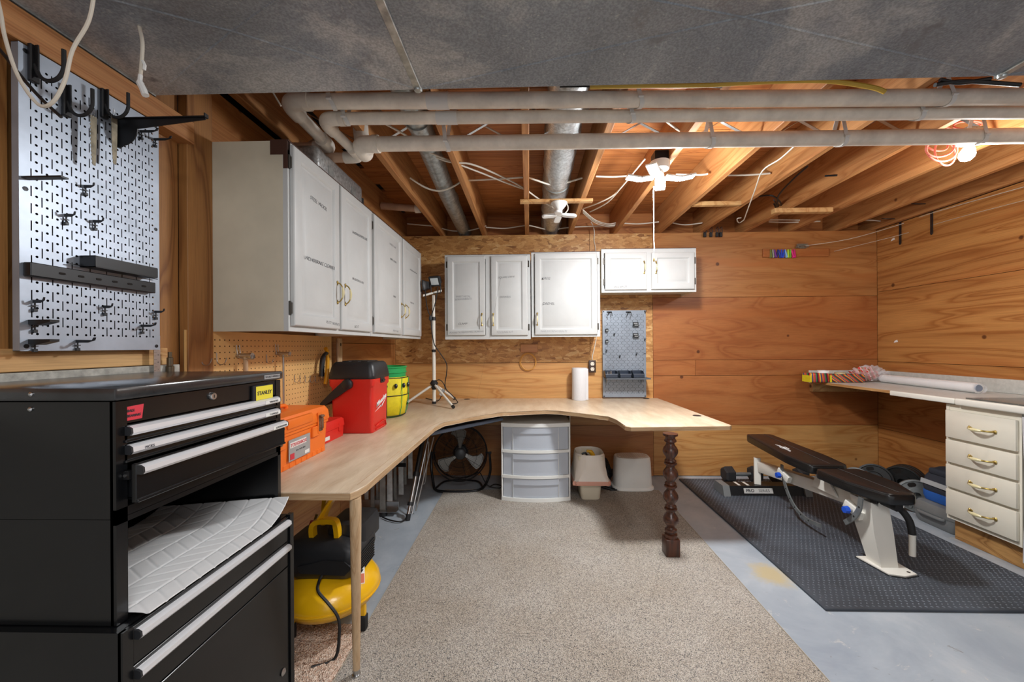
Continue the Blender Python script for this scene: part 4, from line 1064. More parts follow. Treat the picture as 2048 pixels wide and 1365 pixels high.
shook(282, 652, 'longer black pegboard hook near the lower right corner of the board', .05)
shook(66, 645, 'wide black flat hook, upper of two at the lower left', .055, True)
shook(66, 684, 'wide black flat hook, lower of two at the lower left corner', .055, True)
shook(152, 683, 'long black hook at the bottom edge of the metal pegboard', .055)
shook(280, 263, 'long thin black hook at the upper right, left of its twin', .06)
shook(308, 279, 'long thin black hook nearest the board\'s upper right corner', .06)
p = onx(BXP, 4, 341); h = thing('pegboard_hook', 'black rod hook sticking out at the near edge of the board', 'hook', (BXP+.0, q0_+.012, p.z), PI/2)
M().box(-.008, .008, -.10, 0, -.002, .002).build('arm', MAT['black_metal'], h)
# magnetic bar and folded rack
a = P(62, 538, BXP+.022); b_ = P(312, 570, BXP+.022)
h = thing('magnetic_bar', 'long black steel bar with oval slots across the metal pegboard', 'tool holder', (BXP, a.y, a.z), PI/2)
Lb = b_.y-a.y
M().box(0, Lb, -.022, -.0005, -.017, .017, .002, 1).build('bar', MAT['black_metal'], h)
for k in range(6):
    x = Lb*(.20+.135*k); M().prism(rrect(.014, .0055, .0026, 3), 0, .001, T(x, -.0221, 0) @ R(PI/2, 'X')).build('slot', MAT['shadow_gap'], h)
a = P(187, 519, BXP+.04); b_ = P(312, 532, BXP+.04)
h = thing('tool_rack', 'black folded steel screwdriver rack above the long bar', 'tool holder', (BXP, a.y, a.z-.005), PI/2)
Lb = b_.y-a.y
m = M(); m.box(0, Lb, -.045, -.001, .014, .016); m.box(0, Lb, -.045, -.001, -.016, -.014); m.box(0, Lb, -.046, -.044, -.014, .014); m.box(0, .002, -.045, -.001, -.016, .016); m.box(Lb-.002, Lb, -.045, -.001, -.016, .016)
m.build('frame', MAT['black_metal'], h)
for k in range(6):
    M().prism(rrect(.020, .010, .004, 3), 0, .0006, T(Lb*(.12+.15*k), -.024, .0161)).build('hole', MAT['hole_dark'], h)
for s in (0, 1): M().box(Lb-.001 if s else -.03, Lb+.035 if s else .0, -.012, -.009, -.014, -.012).build('end_pin', MAT['black_metal'], h)
# framing square / ruler and bolt standing on the left
p0 = onx(XL+.045, 314, 672); p1 = onx(XL+.045, 314, 745)
h = thing('steel_ruler', 'steel ruler standing between the metal pegboard and the post', 'ruler', (p1.x, p1.y, p1.z-.05))
w_ = .011
M().box(-.001, .001, -w_, w_, 0, p0.z-p1.z+.05).build('blade', MAT['steel'], h)
for k in range(12):
    M().box(.0011, .0013, -w_, -w_+(.006 if k % 2 else .010), .02+k*.012, .0207+k*.012).build('graduation', MAT['ink'], h)
for k, s in enumerate(('11', '10', '9', '8', '7', '6')):
    text('lettering', s, .006, MAT['ink'], h, T(.0013, .003, .155-k*.024) @ R(PI/2, 'Z') @ FRONT, .0001)
M().lathe([(.0025, -.0005), (.0035, -.0005), (.0035, .0015), (.0025, .0015), (.0025, -.0005)], 12, mat=T(.001, 0, p0.z-p1.z+.042) @ R(PI/2, 'Y')).build('hang_hole', MAT['shadow_gap'], h)
p1 = onx(XL+.045, 340, 745)
h = thing('air_coupler', 'steel threaded pipe fitting hanging beside the ruler', 'fitting', (p1.x, p1.y, p1.z))
M().lathe([(.0001, -.02), (.009, -.02), (.009, .0), (.012, .002), (.012, .02), (.009, .022), (.009, .05), (.006, .052), (.006, .07), (.0001, .07)], 12).build('body', plain('aged_fitting', (104, 92, 76), .4, .8), h)
M().lathe([(.012, -.024), (.015, -.018), (.012, -.012), (.012, -.024)], 12).build('collar', MAT['black_metal'], h)
# ================================================================ brown hardboard pegboard
HX = XL+.024
y0 = onx(HX, 371, 700).y; y1 = onx(HX, 663, 700).y; z1 = onx(HX, 371, 660).z; z0 = DT+.012
hb = thing('pegboard', 'long brown hardboard pegboard under the left cabinets', 'pegboard', (HX, y0, z0), PI/2)
perforated(y1-y0, z1-z0, .0254, .0254, .0030, .012, False).build('sheet', MAT['hardboard'], hb, smooth=0)
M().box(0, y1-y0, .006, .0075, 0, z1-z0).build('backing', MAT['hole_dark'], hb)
M().box(-.0002, .0012, .0001, .006, 0, z1-z0).build('board_edge', MAT['hardboard'], hb)
def wire_hook(px, py, lab, r=.018, name='wire_hook', grp=None, dbl=False):
    p = onx(HX, px, py)
    h = thing(name, lab, 'hook', (HX+.001, p.y, p.z), PI/2, grp)
    for dx in ((-.007, .007) if dbl else (0,)):
        pts = [(dx, -.002, .03), (dx, -.003, .0)]+[(dx, -.003-r*(1-math.cos(a)), -r*math.sin(a)) for a in [PI*k/8 for k in range(1, 8)]]+[(dx, -.003-2*r-.004, r*.5)]
        M().tube(smoothpath(pts, 2), .0017, 8).build('wire', MAT['steel'], h)
    return h
wire_hook(401, 722, 'steel J hook, nearest one on the brown pegboard', .018)
wire_hook(432, 721, 'steel J hook, second from the near end of the brown pegboard', .018)
wire_hook(532, 722, 'small steel hook between the two hanging hammers', .014)
for i, x in enumerate((588, 599, 609, 619, 629)):
    wire_hook(x, 762, 'small steel hook low on the brown pegboard, '+('nearest', 'second', 'middle', 'fourth', 'farthest')[i]+' of the row of five', .010, grp='row of small hooks low on the pegboard')
# hammers
def hammer(px, py, lab, kind, L_=.28):
    p = onx(HX+.04, px, py)
    h = thing('hammer' if kind else 'wrench', lab, 'hammer' if kind else 'wrench', (HX+.036, p.y, p.z), PI/2)
    m = M()
    for dx in (-.009, .009): m.tube([(dx, .033, .05), (dx, .028, .0), (dx, .0, -.012), (dx, -.03, -.01), (dx, -.034, .008)], .0017, 8)
    m.build('hook_wire', MAT['steel'], h)
    if kind:
        m = M(); m.cyl((0, .035, .004), (0, -.018, .004), .011, n=14); m.lathe([(.0001, 0), (.013, .0), (.013, .014), (.011, .02)], 14, mat=T(0, -.03, .004) @ R(-PI/2, 'X'))
        for s in (-.006, .006): m.tube([(s, .02, .006), (s*1.3, .035, .004), (s*1.6, .052, -.004)], [.006, .005, .002], 8)
        m.build('head', MAT['steel'], h)
        M().tube([(0, 0, .01), (0, 0, -.08), (0, 0, -.2), (0, 0, -L_)], [.009, .010, .013, .012], 14, mat=None).build('handle', MAT['maple'], h)
    else:
        m = M(); m.cyl((-.0, .035, .004), (0, -.035, .004), .009, n=14); m.build('head', MAT['steel'], h)
        M().tube([(0, 0, .0), (0, 0, -.27)], [.0045, .0045], 12).build('shaft', MAT['steel'], h)
hammer(493, 714, 'claw hammer with wooden handle hanging on the brown pegboard', True, .2)
hammer(568, 709, 'T-handled steel wrench with long shaft on the brown pegboard', False)
# wooden handled brush/level behind
p = onx(HX+.03, 674, 690)
h = thing('wooden_paddle', 'pale wooden paddle handle hanging at the far end of the pegboard', 'tool', (HX+.004, onx(HX, 668, 690).y+.03, 1.05), PI/2)
m = M(); pr = rrect(.058, .022, .01, 3)
m.loft([[(x*s, -.014+y, z) for x, y in pr] for z, s in ((-.14, .55), (-.05, .6), (.02, .75), (.10, 1), (.20, 1.05), (.24, .9))]); m.build('handle', MAT['maple'], h)
M().prism(rrect(.012, .02, .005, 3), 0, .0006, T(0, -.0256, .2) @ R(PI/2, 'X')).build('hang_hole', MAT['hole_dark'], h)
# yellow/black hand clamp
p = onx(HX+.03, 652, 722)
h = thing('spring_clamp', 'black and yellow bar clamp hanging behind the red cooler', 'clamp', (HX+.03, p.y-.02, p.z), PI/2)
m = M(); m.tube(smoothpath([(-.045, -.008, -.09), (-.04, -.008, -.02), (-.02, -.008, .03), (.015, -.008, .045), (.04, -.008, .02)], 4), [.014]*8+[.011]*5+[.008]*4, 10); m.build('jaw', MAT['black_plastic'], h)
M().tube(smoothpath([(.0, -.008, .075), (.02, -.008, .05), (.022, -.008, -.02), (.012, -.008, -.09), (-.005, -.008, -.14)], 4), .011, 10).build('grip', plain('amber_plastic', (226, 160, 20), .4), h)
M().box(-.045, -.035, -.012, -.004, -.10, -.0).build('bar', MAT['steel'], h)
for dy, dz_ in ((0, -.03), (0, -.07)): M().lathe([(.0001, 0), (.003, 0), (.0001, .001)], 10, mat=T(-.042, -.0225, dz_) @ R(PI/2, 'X')).build('rivet', MAT['steel'], h)
# ================================================================ things on the desk
# orange toolbox -----------------------------------------------------------
ox1 = -.972; ox0 = -1.225; oy0, oy1 = 1.375, 1.885; oh = .225
tb = thing('toolbox', 'large orange plastic toolbox with rusty latches behind the black chest', 'toolbox', (ox1, oy0, DT+.0005), PI/2)
Wt = oy1-oy0; Dt = ox1-ox0
m = M(); pr = [(.94, .0), (.955, .10), (.985, .135)]
m.loft([[(Wt/2+x*s, Dt/2+y*s2, z) for x, y in rrect(Wt, Dt, .02, 3)] for s, s2, z in ((.93, .88, 0), (.955, .93, .135), (.985, .97, .14), (.985, .97, .150))])
for k in range(11):
    x = .045+k*(Wt-.09)/10; m.box(x-.013, x+.013, .012, .02, .0, .022, .002, 1)
for x in (Wt*.25, Wt*.75): m.box(x-.03, x+.03, -.001, .02, .09, .136, .003, 1)
m.build('body', MAT['orange'], tb)
m = M(); m.loft([[(Wt/2+x*s, Dt/2+y*s2, z) for x, y in rrect(Wt, Dt, .02, 3)] for s, s2, z in ((.995, .985, .152), (1.0, 1.0, .158), (.99, .97, .195), (.95, .88, .215), (.80, .6, .222))])
m.box(Wt*.32, Wt*.68, -.006, .03, .165, .205, .006, 2); m.box(Wt*.90, Wt*1.005, Dt*.2, Dt*.8, .16, .213, .008, 2)
m.build('lid', MAT['orange'], tb)
for x in (Wt*.22, Wt*.80):
    m = M(); m.box(x-.013, x+.013, -.010, .0, .110, .185, .003, 1); m.box(x-.009, x+.009, -.016, -.008, .120, .172, .003, 2); m.cyl((x-.014, -.011, .178), (x+.014, -.011, .178), .006, n=10)
    m.build('latch', plain('rusty_latch', (132, 104, 84), .5, .6, var=.4, vs=60), tb)
    M().box(x-.018, x+.018, -.004, .002, .100, .196, .002, 1).build('latch_mount', MAT['orange'], tb)
lb = M().box(Wt*.36, Wt*.66, .0045, .0065, .030, .118).build('label_plate', MAT['grey_label'], tb)
M().box(Wt*.375, Wt*.60, .0035, .0045, .084, .106).build('label_band', MAT['white_plastic'], lb)
text('lettering', 'TOUGHBOX', .020, MAT['red_label'], lb, T(Wt*.49, .003, .094) @ FRONT, .0003, .1, bold=.0003)
text('lettering', '24 in. TOOL BOX', .009, MAT['ink'], lb, T(Wt*.52, .004, .066) @ FRONT, .0003)
M().box(Wt*.375, Wt*.43, .0035, .0045, .036, .060).build('red_mark', MAT['red_label'], lb)
M().box(Wt*.58, Wt*.645, .0035, .0045, .036, .050).build('white_mark', MAT['white_plastic'], lb)
# handle folded on the lid
M().tube(smoothpath([(Wt*.3, Dt*.5, .218), (Wt*.32, Dt*.5, .236), (Wt*.5, Dt*.5, .240), (Wt*.68, Dt*.5, .236), (Wt*.7, Dt*.5, .218)], 4), .009, 10).build('handle', MAT['orange'], tb)
# small red case -------------------------------------------------------------
rx1 = -1.045; ry0, ry1 = 1.90, 2.185
rb_ = thing('drill_bit_case', 'small red plastic case between the orange toolbox and red cooler', 'case', (rx1, ry0, DT+.0005), PI/2)
Wr = ry1-ry0
m = M(); m.loft([[(Wr/2+x*s, .085+y*s, z) for x, y in rrect(Wr, .17, .012, 3)] for s, z in ((.95, 0), (.97, .05), (.97, .056))]); m.build('body', MAT['red'], rb_)
m = M(); m.loft([[(Wr/2+x*s, .085+y*s, z) for x, y in rrect(Wr, .17, .012, 3)] for s, z in ((1.0, .058), (1.0, .064), (.97, .096), (.90, .104))]); m.build('lid', MAT['red'], rb_)
for x in (Wr*.25, Wr*.8): M().box(x-.014, x+.014, -.003, .004, .035, .080, .002, 1).build('latch', MAT['red'], rb_)
M().box(Wr*.1, Wr*.42, .0025, .0045, .012, .032).build('sticker', MAT['white_plastic'], rb_)
# red cooler -----------------------------------------------------------------
cx1, cx0, cy0, cy1 = -.892, -1.145, 2.205, 2.455
cl_ = thing('cooler', 'red hard cooler with black lid and swing handle on the desk', 'cooler', ((cx0+cx1)/2, (cy0+cy1)/2, DT+.0005))
Wc, Dc = cx1-cx0, cy1-cy0
m = M(); m.loft([[(x*s, y*s, z) for x, y in rrect(Wc, Dc, .022, 4)] for s, z in ((.90, 0), (.93, .006), (.96, .20), (.97, .262), (1.035, .275), (1.045, .312))])
m.box(Wc/2*.93, Wc/2*.985, -Dc*.28, Dc*.28, .012, .018); m.build('body', MAT['red'], cl_)
m = M(); fx = Wc/2*.955
for a, b_ in (((-.30, .035), (.05, .045)), ((.05, .045), (.30, .045)), ((.30, .045), (.36, .012))):
    m.tube([(fx+.001, Dc*a[0], a[1]), (fx+.001, Dc*b_[0], b_[1])], .003, 8)
m.build('foot_recess', MAT['red'], cl_)
m = M(); m.loft([[(x*s, y*s, z) for x, y in rrect(Wc, Dc, .03, 4)] for s, z in ((1.06, .314), (1.075, .320), (1.07, .332), (.99, .385), (.93, .402), (.86, .410), (.70, .411))])
for i in range(3): m.box(-Wc*.30+i*Wc*.22, -Wc*.14+i*Wc*.22, -Dc*.30, Dc*.30, .409, .416, .003, 2)
m.build('lid', MAT['black_plastic'], cl_, smooth=40)
m = M(); m.box(Wc/2*1.04, Wc/2*1.09, -.030, .030, .283, .325, .004, 2); m.cyl((Wc/2*1.10, -.02, .297), (Wc/2*1.10, .02, .297), .006, n=10); m.build('latch', MAT['black_plastic'], cl_)
# swing handle: arms on the -y and +y sides joined by a grip, folded to the left
for s in (-1, 1):
    p0 = Vector((-.015, s*(Dc/2+.014), .285)); p1 = Vector((-.155, s*(Dc/2+.014), .175))
    m = M(); m.lathe([(.0001, -.012), (.030, -.012), (.030, .010), (.024, .014), (.0001, .014)], 20, mat=T(*p0) @ R(PI/2*(1 if s < 0 else -1), 'X'))
    d = (p1-p0).normalized(); n = Vector((-d.z, 0, d.x))
    m.loft([[p+n*w_+Vector((0, s*t, 0)) for w_, t in ((h_, -.004), (h_, .010), (-h_, .010), (-h_, -.004))] for p, h_ in ((p0, .028), (p0.lerp(p1, .5), .022), (p1, .012))])
    m.build('handle_arm', MAT['black_plastic'], cl_)
M().tube([(-.158, -(Dc/2+.016), .173), (-.158, Dc/2+.016, .173)], .014, 12).build('handle_grip', MAT['black_plastic'], cl_)
text('lettering', 'Milwaukee', .040, MAT['bright_white'], cl_, T(Wc/2*.975+.001, .005, .175) @ R(PI/2, 'Z') @ FRONT @ R(.30, 'Z'), .0006, .45, bold=.0007, space=.92)
m = M(); fx = Wc/2*.972
zz_ = [(-.09, .120), (.00, .148), (-.005, .138), (.085, .182), (.01, .134), (.015, .144)]
m.loft([[(fx+d_, y, z) for y, z in zz_] for d_ in (0, .0012)]); m.build('lightning_mark', MAT['bright_white'], cl_)
# bucket with yellow organiser ------------------------------------------------
bk = thing('bucket', 'green bucket dressed in a yellow pocketed tool organizer', 'bucket', (-1.045, 2.80, DT+.0005))
m = M(); m.lathe([(.118, 0), (.122, .006), (.146, .31), (.152, .312), (.152, .318), (.148, .32), (.148, .345), (.153, .347), (.154, .356), (.146, .358), (.143, .34), (.118, .012), (.0001, .012)], 40); m.build('pail', MAT['green'], bk)
m = M(); m.lathe([(.127, .006), (.135, .01), (.158, .15), (.152, .165), (.160, .27), (.151, .283), (.146, .28)], 40)
for v in m.b.verts:
    a = math.atan2(v.co.y, v.co.x); v.co.x *= 1+.02*math.sin(a*9); v.co.y *= 1+.02*math.sin(a*9)
m.build('organizer', MAT['yellow_cloth'], bk, smooth=60)
for z, r_ in ((.155, .161), (.278, .159), (.012, .139)):
    M().tube([((r_)*math.cos(2*PI*k/36)*(1+.02*math.sin(9*2*PI*k/36)), r_*math.sin(2*PI*k/36)*(1+.02*math.sin(9*2*PI*k/36)), z) for k in range(36)], .0028, 6, closed=True).build('piping', MAT['black_rubber'], bk)
for k in range(9):
    a = 2*PI*k/9+.25
    M().tube([((r_+.001)*math.cos(a), (r_+.001)*math.sin(a), z) for r_, z in ((.141, .015), (.158, .08), (.163, .15), (.161, .21), (.163, .275))], .0025, 6).build('binding', MAT['black_rubber'] if k % 2 else MAT['green'], bk)
for k in range(5):
    a = -1.6+k*.42
    M().lathe([(.0001, -.020), (.008, -.015), (.013, 0), (.008, .012), (.0001, .016)], 10, mat=T(.165*math.cos(a), .165*math.sin(a), .225)).build('strap_tab', MAT['black_plastic'], bk)
# tripod work light -----------------------------------------------------------
f0 = onz(DT+.004, 863, 803); f0.y = min(f0.y, 3.40); f0 = ony(3.36, 863.5, 0); f0 = Vector((f0.x, 3.36, DT+.006))
tl = thing('tripod_work_light', 'white tripod work light with black lamp heads on the desk corner', 'work light', f0)
def TZ(py): return ony(3.36, 864, py).z
zc = TZ(768); zt_ = TZ(591)
M().tube([f0+Vector((0, 0, .0)), (f0.x, f0.y, TZ(702))], .0155, 16).build('pole', MAT['white_enamel'], tl, world=True)
M().tube([(f0.x, f0.y, TZ(702)), (f0.x, f0.y, TZ(635))], .0145, 16).build('pole', MAT['white_enamel'], tl, world=True)
M().tube([(f0.x, f0.y, TZ(635)), (f0.x, f0.y, zt_)], .0125, 16).build('pole', MAT['white_enamel'], tl, world=True)
for y, r_, hh in ((702, .019, .022), (638, .018, .03)):
    M().tube([(f0.x, f0.y, TZ(y)-hh/2), (f0.x, f0.y, TZ(y)+hh/2)], r_, 16).build('clamp_collar', MAT['black_plastic'], tl, world=True)
M().lathe([(.017, -.05), (.021, -.045), (.024, -.03), (.019, -.02), (.032, -.005), (.036, .005), (.020, .03), (.017, .032)], 16, (f0.x, f0.y, zc)).build('hub', MAT['black_plastic'], tl, world=True)
M().tube([(f0.x, f0.y, DT+.002), (f0.x, f0.y, DT+.022)], .018, 14).build('foot_cap', MAT['black_rubber'], tl, world=True)
fr = onz(DT+.014, 907, 815)
hub = Vector((f0.x, f0.y, zc-.002))
fl = ony(3.36, 812, 791); fl = Vector((f0.x-.23, 3.31, DT+.014))
fb = Vector((f0.x+.13, 3.60, DT+.014))
for e in (fr, fl, fb):
    d = (e-hub).normalized()
    M().tube([hub+d*.03, e], .0105, 12).build('leg', MAT['white_enamel'], tl, world=True)
    M().tube([e-d*.016, e+d*.002], .0135, 12).build('foot_cap', MAT['black_rubber'], tl, world=True)
a = ony(3.34, 846, 592); b_ = ony(3.40, 883, 582)
d = (b_-a).normalized(); n = Vector((-d.y, d.x, 0)).normalized(); u = Vector((0, 0, 1))
M().loft([[p+n*.016*sx+u*.008*sz for sx, sz in ((-1, -1), (1, -1), (1, 1), (-1, 1))] for p in (a, b_)]).build('crossbar', MAT['white_enamel'], tl, world=True)
def lamp_head(px, py, rz, rx, nm):
    c = ony(3.36, px, py)
    mtx = T(*c) @ R(rz, 'Z') @ R(rx, 'X')
    m = M(); m.loft([[(x, y, z) for x, z in rrect(w_, h_, .008, 2)] for y, w_, h_ in ((-.022, .098, .088), (-.010, .102, .092), (.012, .08, .07), (.02, .05, .04))], mat=mtx)
    for k in range(5): m.box(-.036+k*.018-.002, -.036+k*.018+.002, .01, .034, -.03, .03, mat=mtx)
    h = m.build('lamp_housing', MAT['black_plastic'], tl, world=True)
    M().box(-.036, .036, -.0245, -.021, -.030, .030, .002, 1, mat=mtx).build('lens', plain('lamp_lens', (214, 222, 226), .25), h, world=False)
    h.children[0].data.transform(wm(tl).inverted()) if False else None
    l = bpy.data.objects[h.name].children[0] if False else None
    return h, c
h1, c1 = lamp_head(871, 562, -.25, .45, 'a')
for k in kids(h1): k.data.transform(wm(tl).inverted())
h2, c2_ = lamp_head(851, 572, -1.45, .1, 'b')
for k in kids(h2): k.data.transform(wm(tl).inverted())
for c, bx in ((c1, .012), (c2_, -.03)):
    base = ony(3.36, 864+ (8 if c is c1 else -10), 588)
    M().tube([c+Vector((-.044, 0, 0)), base+Vector((-.04, 0, .006)), base+Vector((.04, 0, .006)), c+Vector((.044, 0, 0))], .0045, 8).build('yoke', MAT['black_plastic'], tl, world=True)
def cable(name, pts, r, mat, parent=None, lab=None, cat='cable', k=5, n=8, world=True, group=None):
    m = M(); m.tube(smoothpath(pts, k), r, n)
    o = m.build(name, MAT[mat], parent, world=parent is not None)
    if lab: tag(o, lab, cat, group)
    return o
cable('lamp_cord', [ony(3.33, *p) for p in ((850, 575), (852, 600), (856, 622), (861, 634), (862, 645))], .004, 'wire_black', tl)
cable('lamp_cord', [ony(3.33, *p) for p in ((876, 575), (872, 600), (866, 622), (862, 634), (862, 645))], .004, 'wire_black', tl)
cable('lamp_cord', [ony(3.33, *p) for p in ((862, 640), (864, 665), (869, 690), (881, 708), (893, 728), (893, 748), (890, 768), (893, 780), (903, 790), (912, 800))]+[onz(DT+.006, 915, 806), onz(DT+.006, 905, 808), onz(DT+.006, 897, 802)], .0042, 'wire_black', tl)
cable('lamp_cord', [ony(3.37, *p) for p in ((870, 764), (878, 760), (886, 766), (890, 778), (884, 790))]+[onz(DT+.006, 876, 802), onz(DT+.006, 860, 799), onz(DT+.006, 852, 797)], .0038, 'wire_black', tl)
M().lathe([(.0001, -.02), (.013, -.016), (.015, .0), (.010, .02), (.0001, .022)], 12, tuple(ony(3.33, 861, 637))).build('cord_joint', MAT['black_plastic'], tl, world=True)
M().box(-.012, .012, -.001, .001, -.03, .03, mat=T(*ony(3.35, 884, 785)) @ R(.5, 'Y')).build('cord_tag', plain('tag_grey', (190, 196, 206), .5), tl, world=True)
# paper towel ---------------------------------------------------------------
p = ony(3.60, 1159, 736)
pt = thing('paper_towel_roll', 'white paper towel roll standing at the back of the desk', 'paper towels', (p.x, 3.60, DT+.0005))
hh = p.z-DT-.002
m = M(); m.lathe([(.021, 0), (.070, 0), (.0715, .01), (.0705, hh*.5), (.0712, hh-.008), (.069, hh), (.021, hh), (.021, 0)], 40); m.build('paper', MAT['paper'], pt)
m = M(); m.lathe([(.0185, .002), (.0208, .002), (.0208, hh-.002), (.0185, hh-.002), (.0185, .002)], 20); m.build('core', plain('card_core', (176, 150, 116), .8), pt)
m = M(); m.box(.052, .0725, -.049, -.0475, .004, hh-.004, .0005, 1); m.build('loose_sheet', MAT['paper'], pt)
# outlet and its cable ----------------------------------------------------------
a = ony(D, 1176.5, 721); b_ = ony(D, 1190.5, 745); cx_, cz_ = (a.x+b_.x)/2, (a.z+b_.z)/2
ot = thing('power_outlet', 'dark brown double power outlet on the back wall by the paper towels', 'outlet', (cx_, D-.0005, cz_))
W_, H_ = b_.x-a.x, a.z-b_.z
M().box(-W_/2+.004, W_/2-.004, -.035, 0, -H_/2+.004, H_/2-.004, .002, 1).build('box', MAT['black_metal'], ot)
M().box(-W_/2, W_/2, -.040, -.035, -H_/2, H_/2, .002, 2).build('cover_plate', plain('brown_plate', (58, 40, 32), .35), ot)
for z in (-.024, .024):
    s = M().prism(rrect(.034, .032, .012, 4), 0, .003, T(0, -.040, z) @ R(PI/2, 'X')).build('socket', plain('ivory', (226, 218, 204), .4), ot)
    for x, w_, h_ in ((-.007, .002, .010), (.007, .002, .010), (0, .004, .004)):
        M().box(x-w_/2, x+w_/2, -.0436, -.0429, z+(.004 if w_ < .003 else -.009)-h_/2, z+(.004 if w_ < .003 else -.009)+h_/2).build('slot', MAT['hole_dark'], s)
cable('electrical_cable', [ony(D-.006, *p) for p in ((1184.5, 720), (1185, 712), (1188, 700), (1191, 685), (1193, 672), (1193, 640), (1193, 600), (1193, 540), (1191, 498), (1188, 480), (1189, 466), (1186, 452), (1182, 444))], .0045, 'wire_white', None, 'white cable running up the back wall from the brown outlet')
# hanging tan loop and its block ------------------------------------------------
a = ony(D, 1041, 689); b_ = ony(D, 1075, 705)
bl = M().box(a.x, b_.x, D-.02, D-.0005, b_.z, a.z, .002, 1).build('hook_block', MAT['ply_mid'], None)
tag(bl, 'small wooden block on the back wall above the hanging loop', 'block')
lp = thing('cord_loop', 'tan rope loop hanging on the back wall under the cabinets', 'rope', tuple(ony(D-.02, 1056, 705)))
for dx, dz_, r_ in ((0, 0, .083), (-.004, -.004, .080), (.003, -.002, .077)):
    c = ony(D-.012, 1056, 724); M().tube([(c.x+dx+r_*.93*math.sin(2*PI*k/36), D-.012-.006*(dx > 0), c.z+dz_+r_*math.cos(2*PI*k/36)) for k in range(36)], .0038, 8, closed=True).build('strand', plain('tan_cord', (206, 150, 76), .6), lp, world=True)
# ---------------------------------------------------------------- small grey pegboard on the back wall
YPB = D-.035
a = ony(YPB, 1205, 621.5); b_ = ony(YPB, 1292.5, 795); zlow = max(b_.z, DT+.003)
gp = thing('grey_pegboard', 'small grey slotted metal pegboard on the back wall above the desk', 'pegboard', (a.x, YPB, zlow))
gw, gh = b_.x-a.x, a.z-zlow
perforated(gw, gh, .0127, .0254, .0028, .012).build('sheet', MAT['board_grey'], gp, smooth=0)
m = M(); m.box(0, gw, .0003, .018, 0, .0012); m.box(0, gw, .0003, .018, gh-.0012, gh); m.box(0, .0012, .0003, .018, 0, gh); m.box(gw-.0012, gw, .0003, .018, 0, gh); m.build('return_flange', MAT['board_metal'], gp)
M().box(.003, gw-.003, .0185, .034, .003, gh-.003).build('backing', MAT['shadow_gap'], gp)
for x, z in ((.01, .01), (gw-.01, .01), (.01, gh*.5), (gw-.01, gh*.5), (.01, gh-.01), (gw-.01, gh-.01)):
    M().lathe([(.0001, 0), (.006, 0), (.006, .001), (.0001, .0015)], 10, mat=T(x, 0, z) @ R(PI/2, 'X')).build('screw', MAT['black_metal'], gp)
a = ony(YPB-.06, 1210, 756); b_ = ony(YPB-.13, 1301, 757)
sh = thing('small_shelf', 'narrow grey metal shelf across the small grey pegboard', 'shelf', (a.x, YPB-.0005, a.z))
Ls = ony(YPB-.10, 1300, 757).x-a.x
m = M(); m.box(0, Ls, -.125, -.001, -.004, -.001); m.box(0, Ls, -.127, -.125, -.012, .002); m.build('shelf_plate', plain('shelf_grey', (92, 98, 106), .45, .3), sh)
for x in (.02, Ls-.055):
    m = M(); m.loft([[(x_, -.0, -.08), (x_, -.012, -.07), (x_, -.09, -.005), (x_, 0, -.005)] for x_ in (x-.0015, x+.0015)]); m.build('bracket', MAT['board_metal'], sh)
for i, (l, r) in enumerate(((1210.5, 1236), (1239.5, 1263), (1266, 1289))):
    p0 = ony(YPB-.11, l, 752); p1 = ony(YPB-.11, r, 752); w_ = p1.x-p0.x-.004
    lab = ('black bin on the small shelf holding loose bits, leftmost', 'empty black bin in the middle of the small shelf', 'black bin at the right end of the small shelf')[i]
    bn = thing('parts_bin', lab, 'bin', (p0.x+.002, YPB-.118, a.z+.0025))
    m = M(); t = .0025; hb_ = .062
    m.box(0, w_, 0, .105, 0, t); m.box(0, w_, .105-t, .105, 0, hb_); m.box(0, w_, 0, t, 0, .032)
    m.loft([[(x, 0, 0), (x, .105, 0), (x, .105, hb_), (x, .04, hb_), (x, 0, .032)] for x in (0, t)]); m.loft([[(x, 0, 0), (x, .105, 0), (x, .105, hb_), (x, .04, hb_), (x, 0, .032)] for x in (w_-t, w_)])
    m.build('tray', plain('bin_blue_black', (44, 52, 66), .35), bn)
    M().tube([(-.001, 0, .033), (w_+.001, 0, .033)], .003, 8).build('rim', plain('bin_rim', (84, 92, 106), .35), bn)
    if i == 0:
        for k in range(4):
            M().tube([(.02+k*.014, .02+k*.008, .03), (.03+k*.012, .06, .05+.003*k)], .003, 8).build('loose_bit', MAT['steel'], bn)
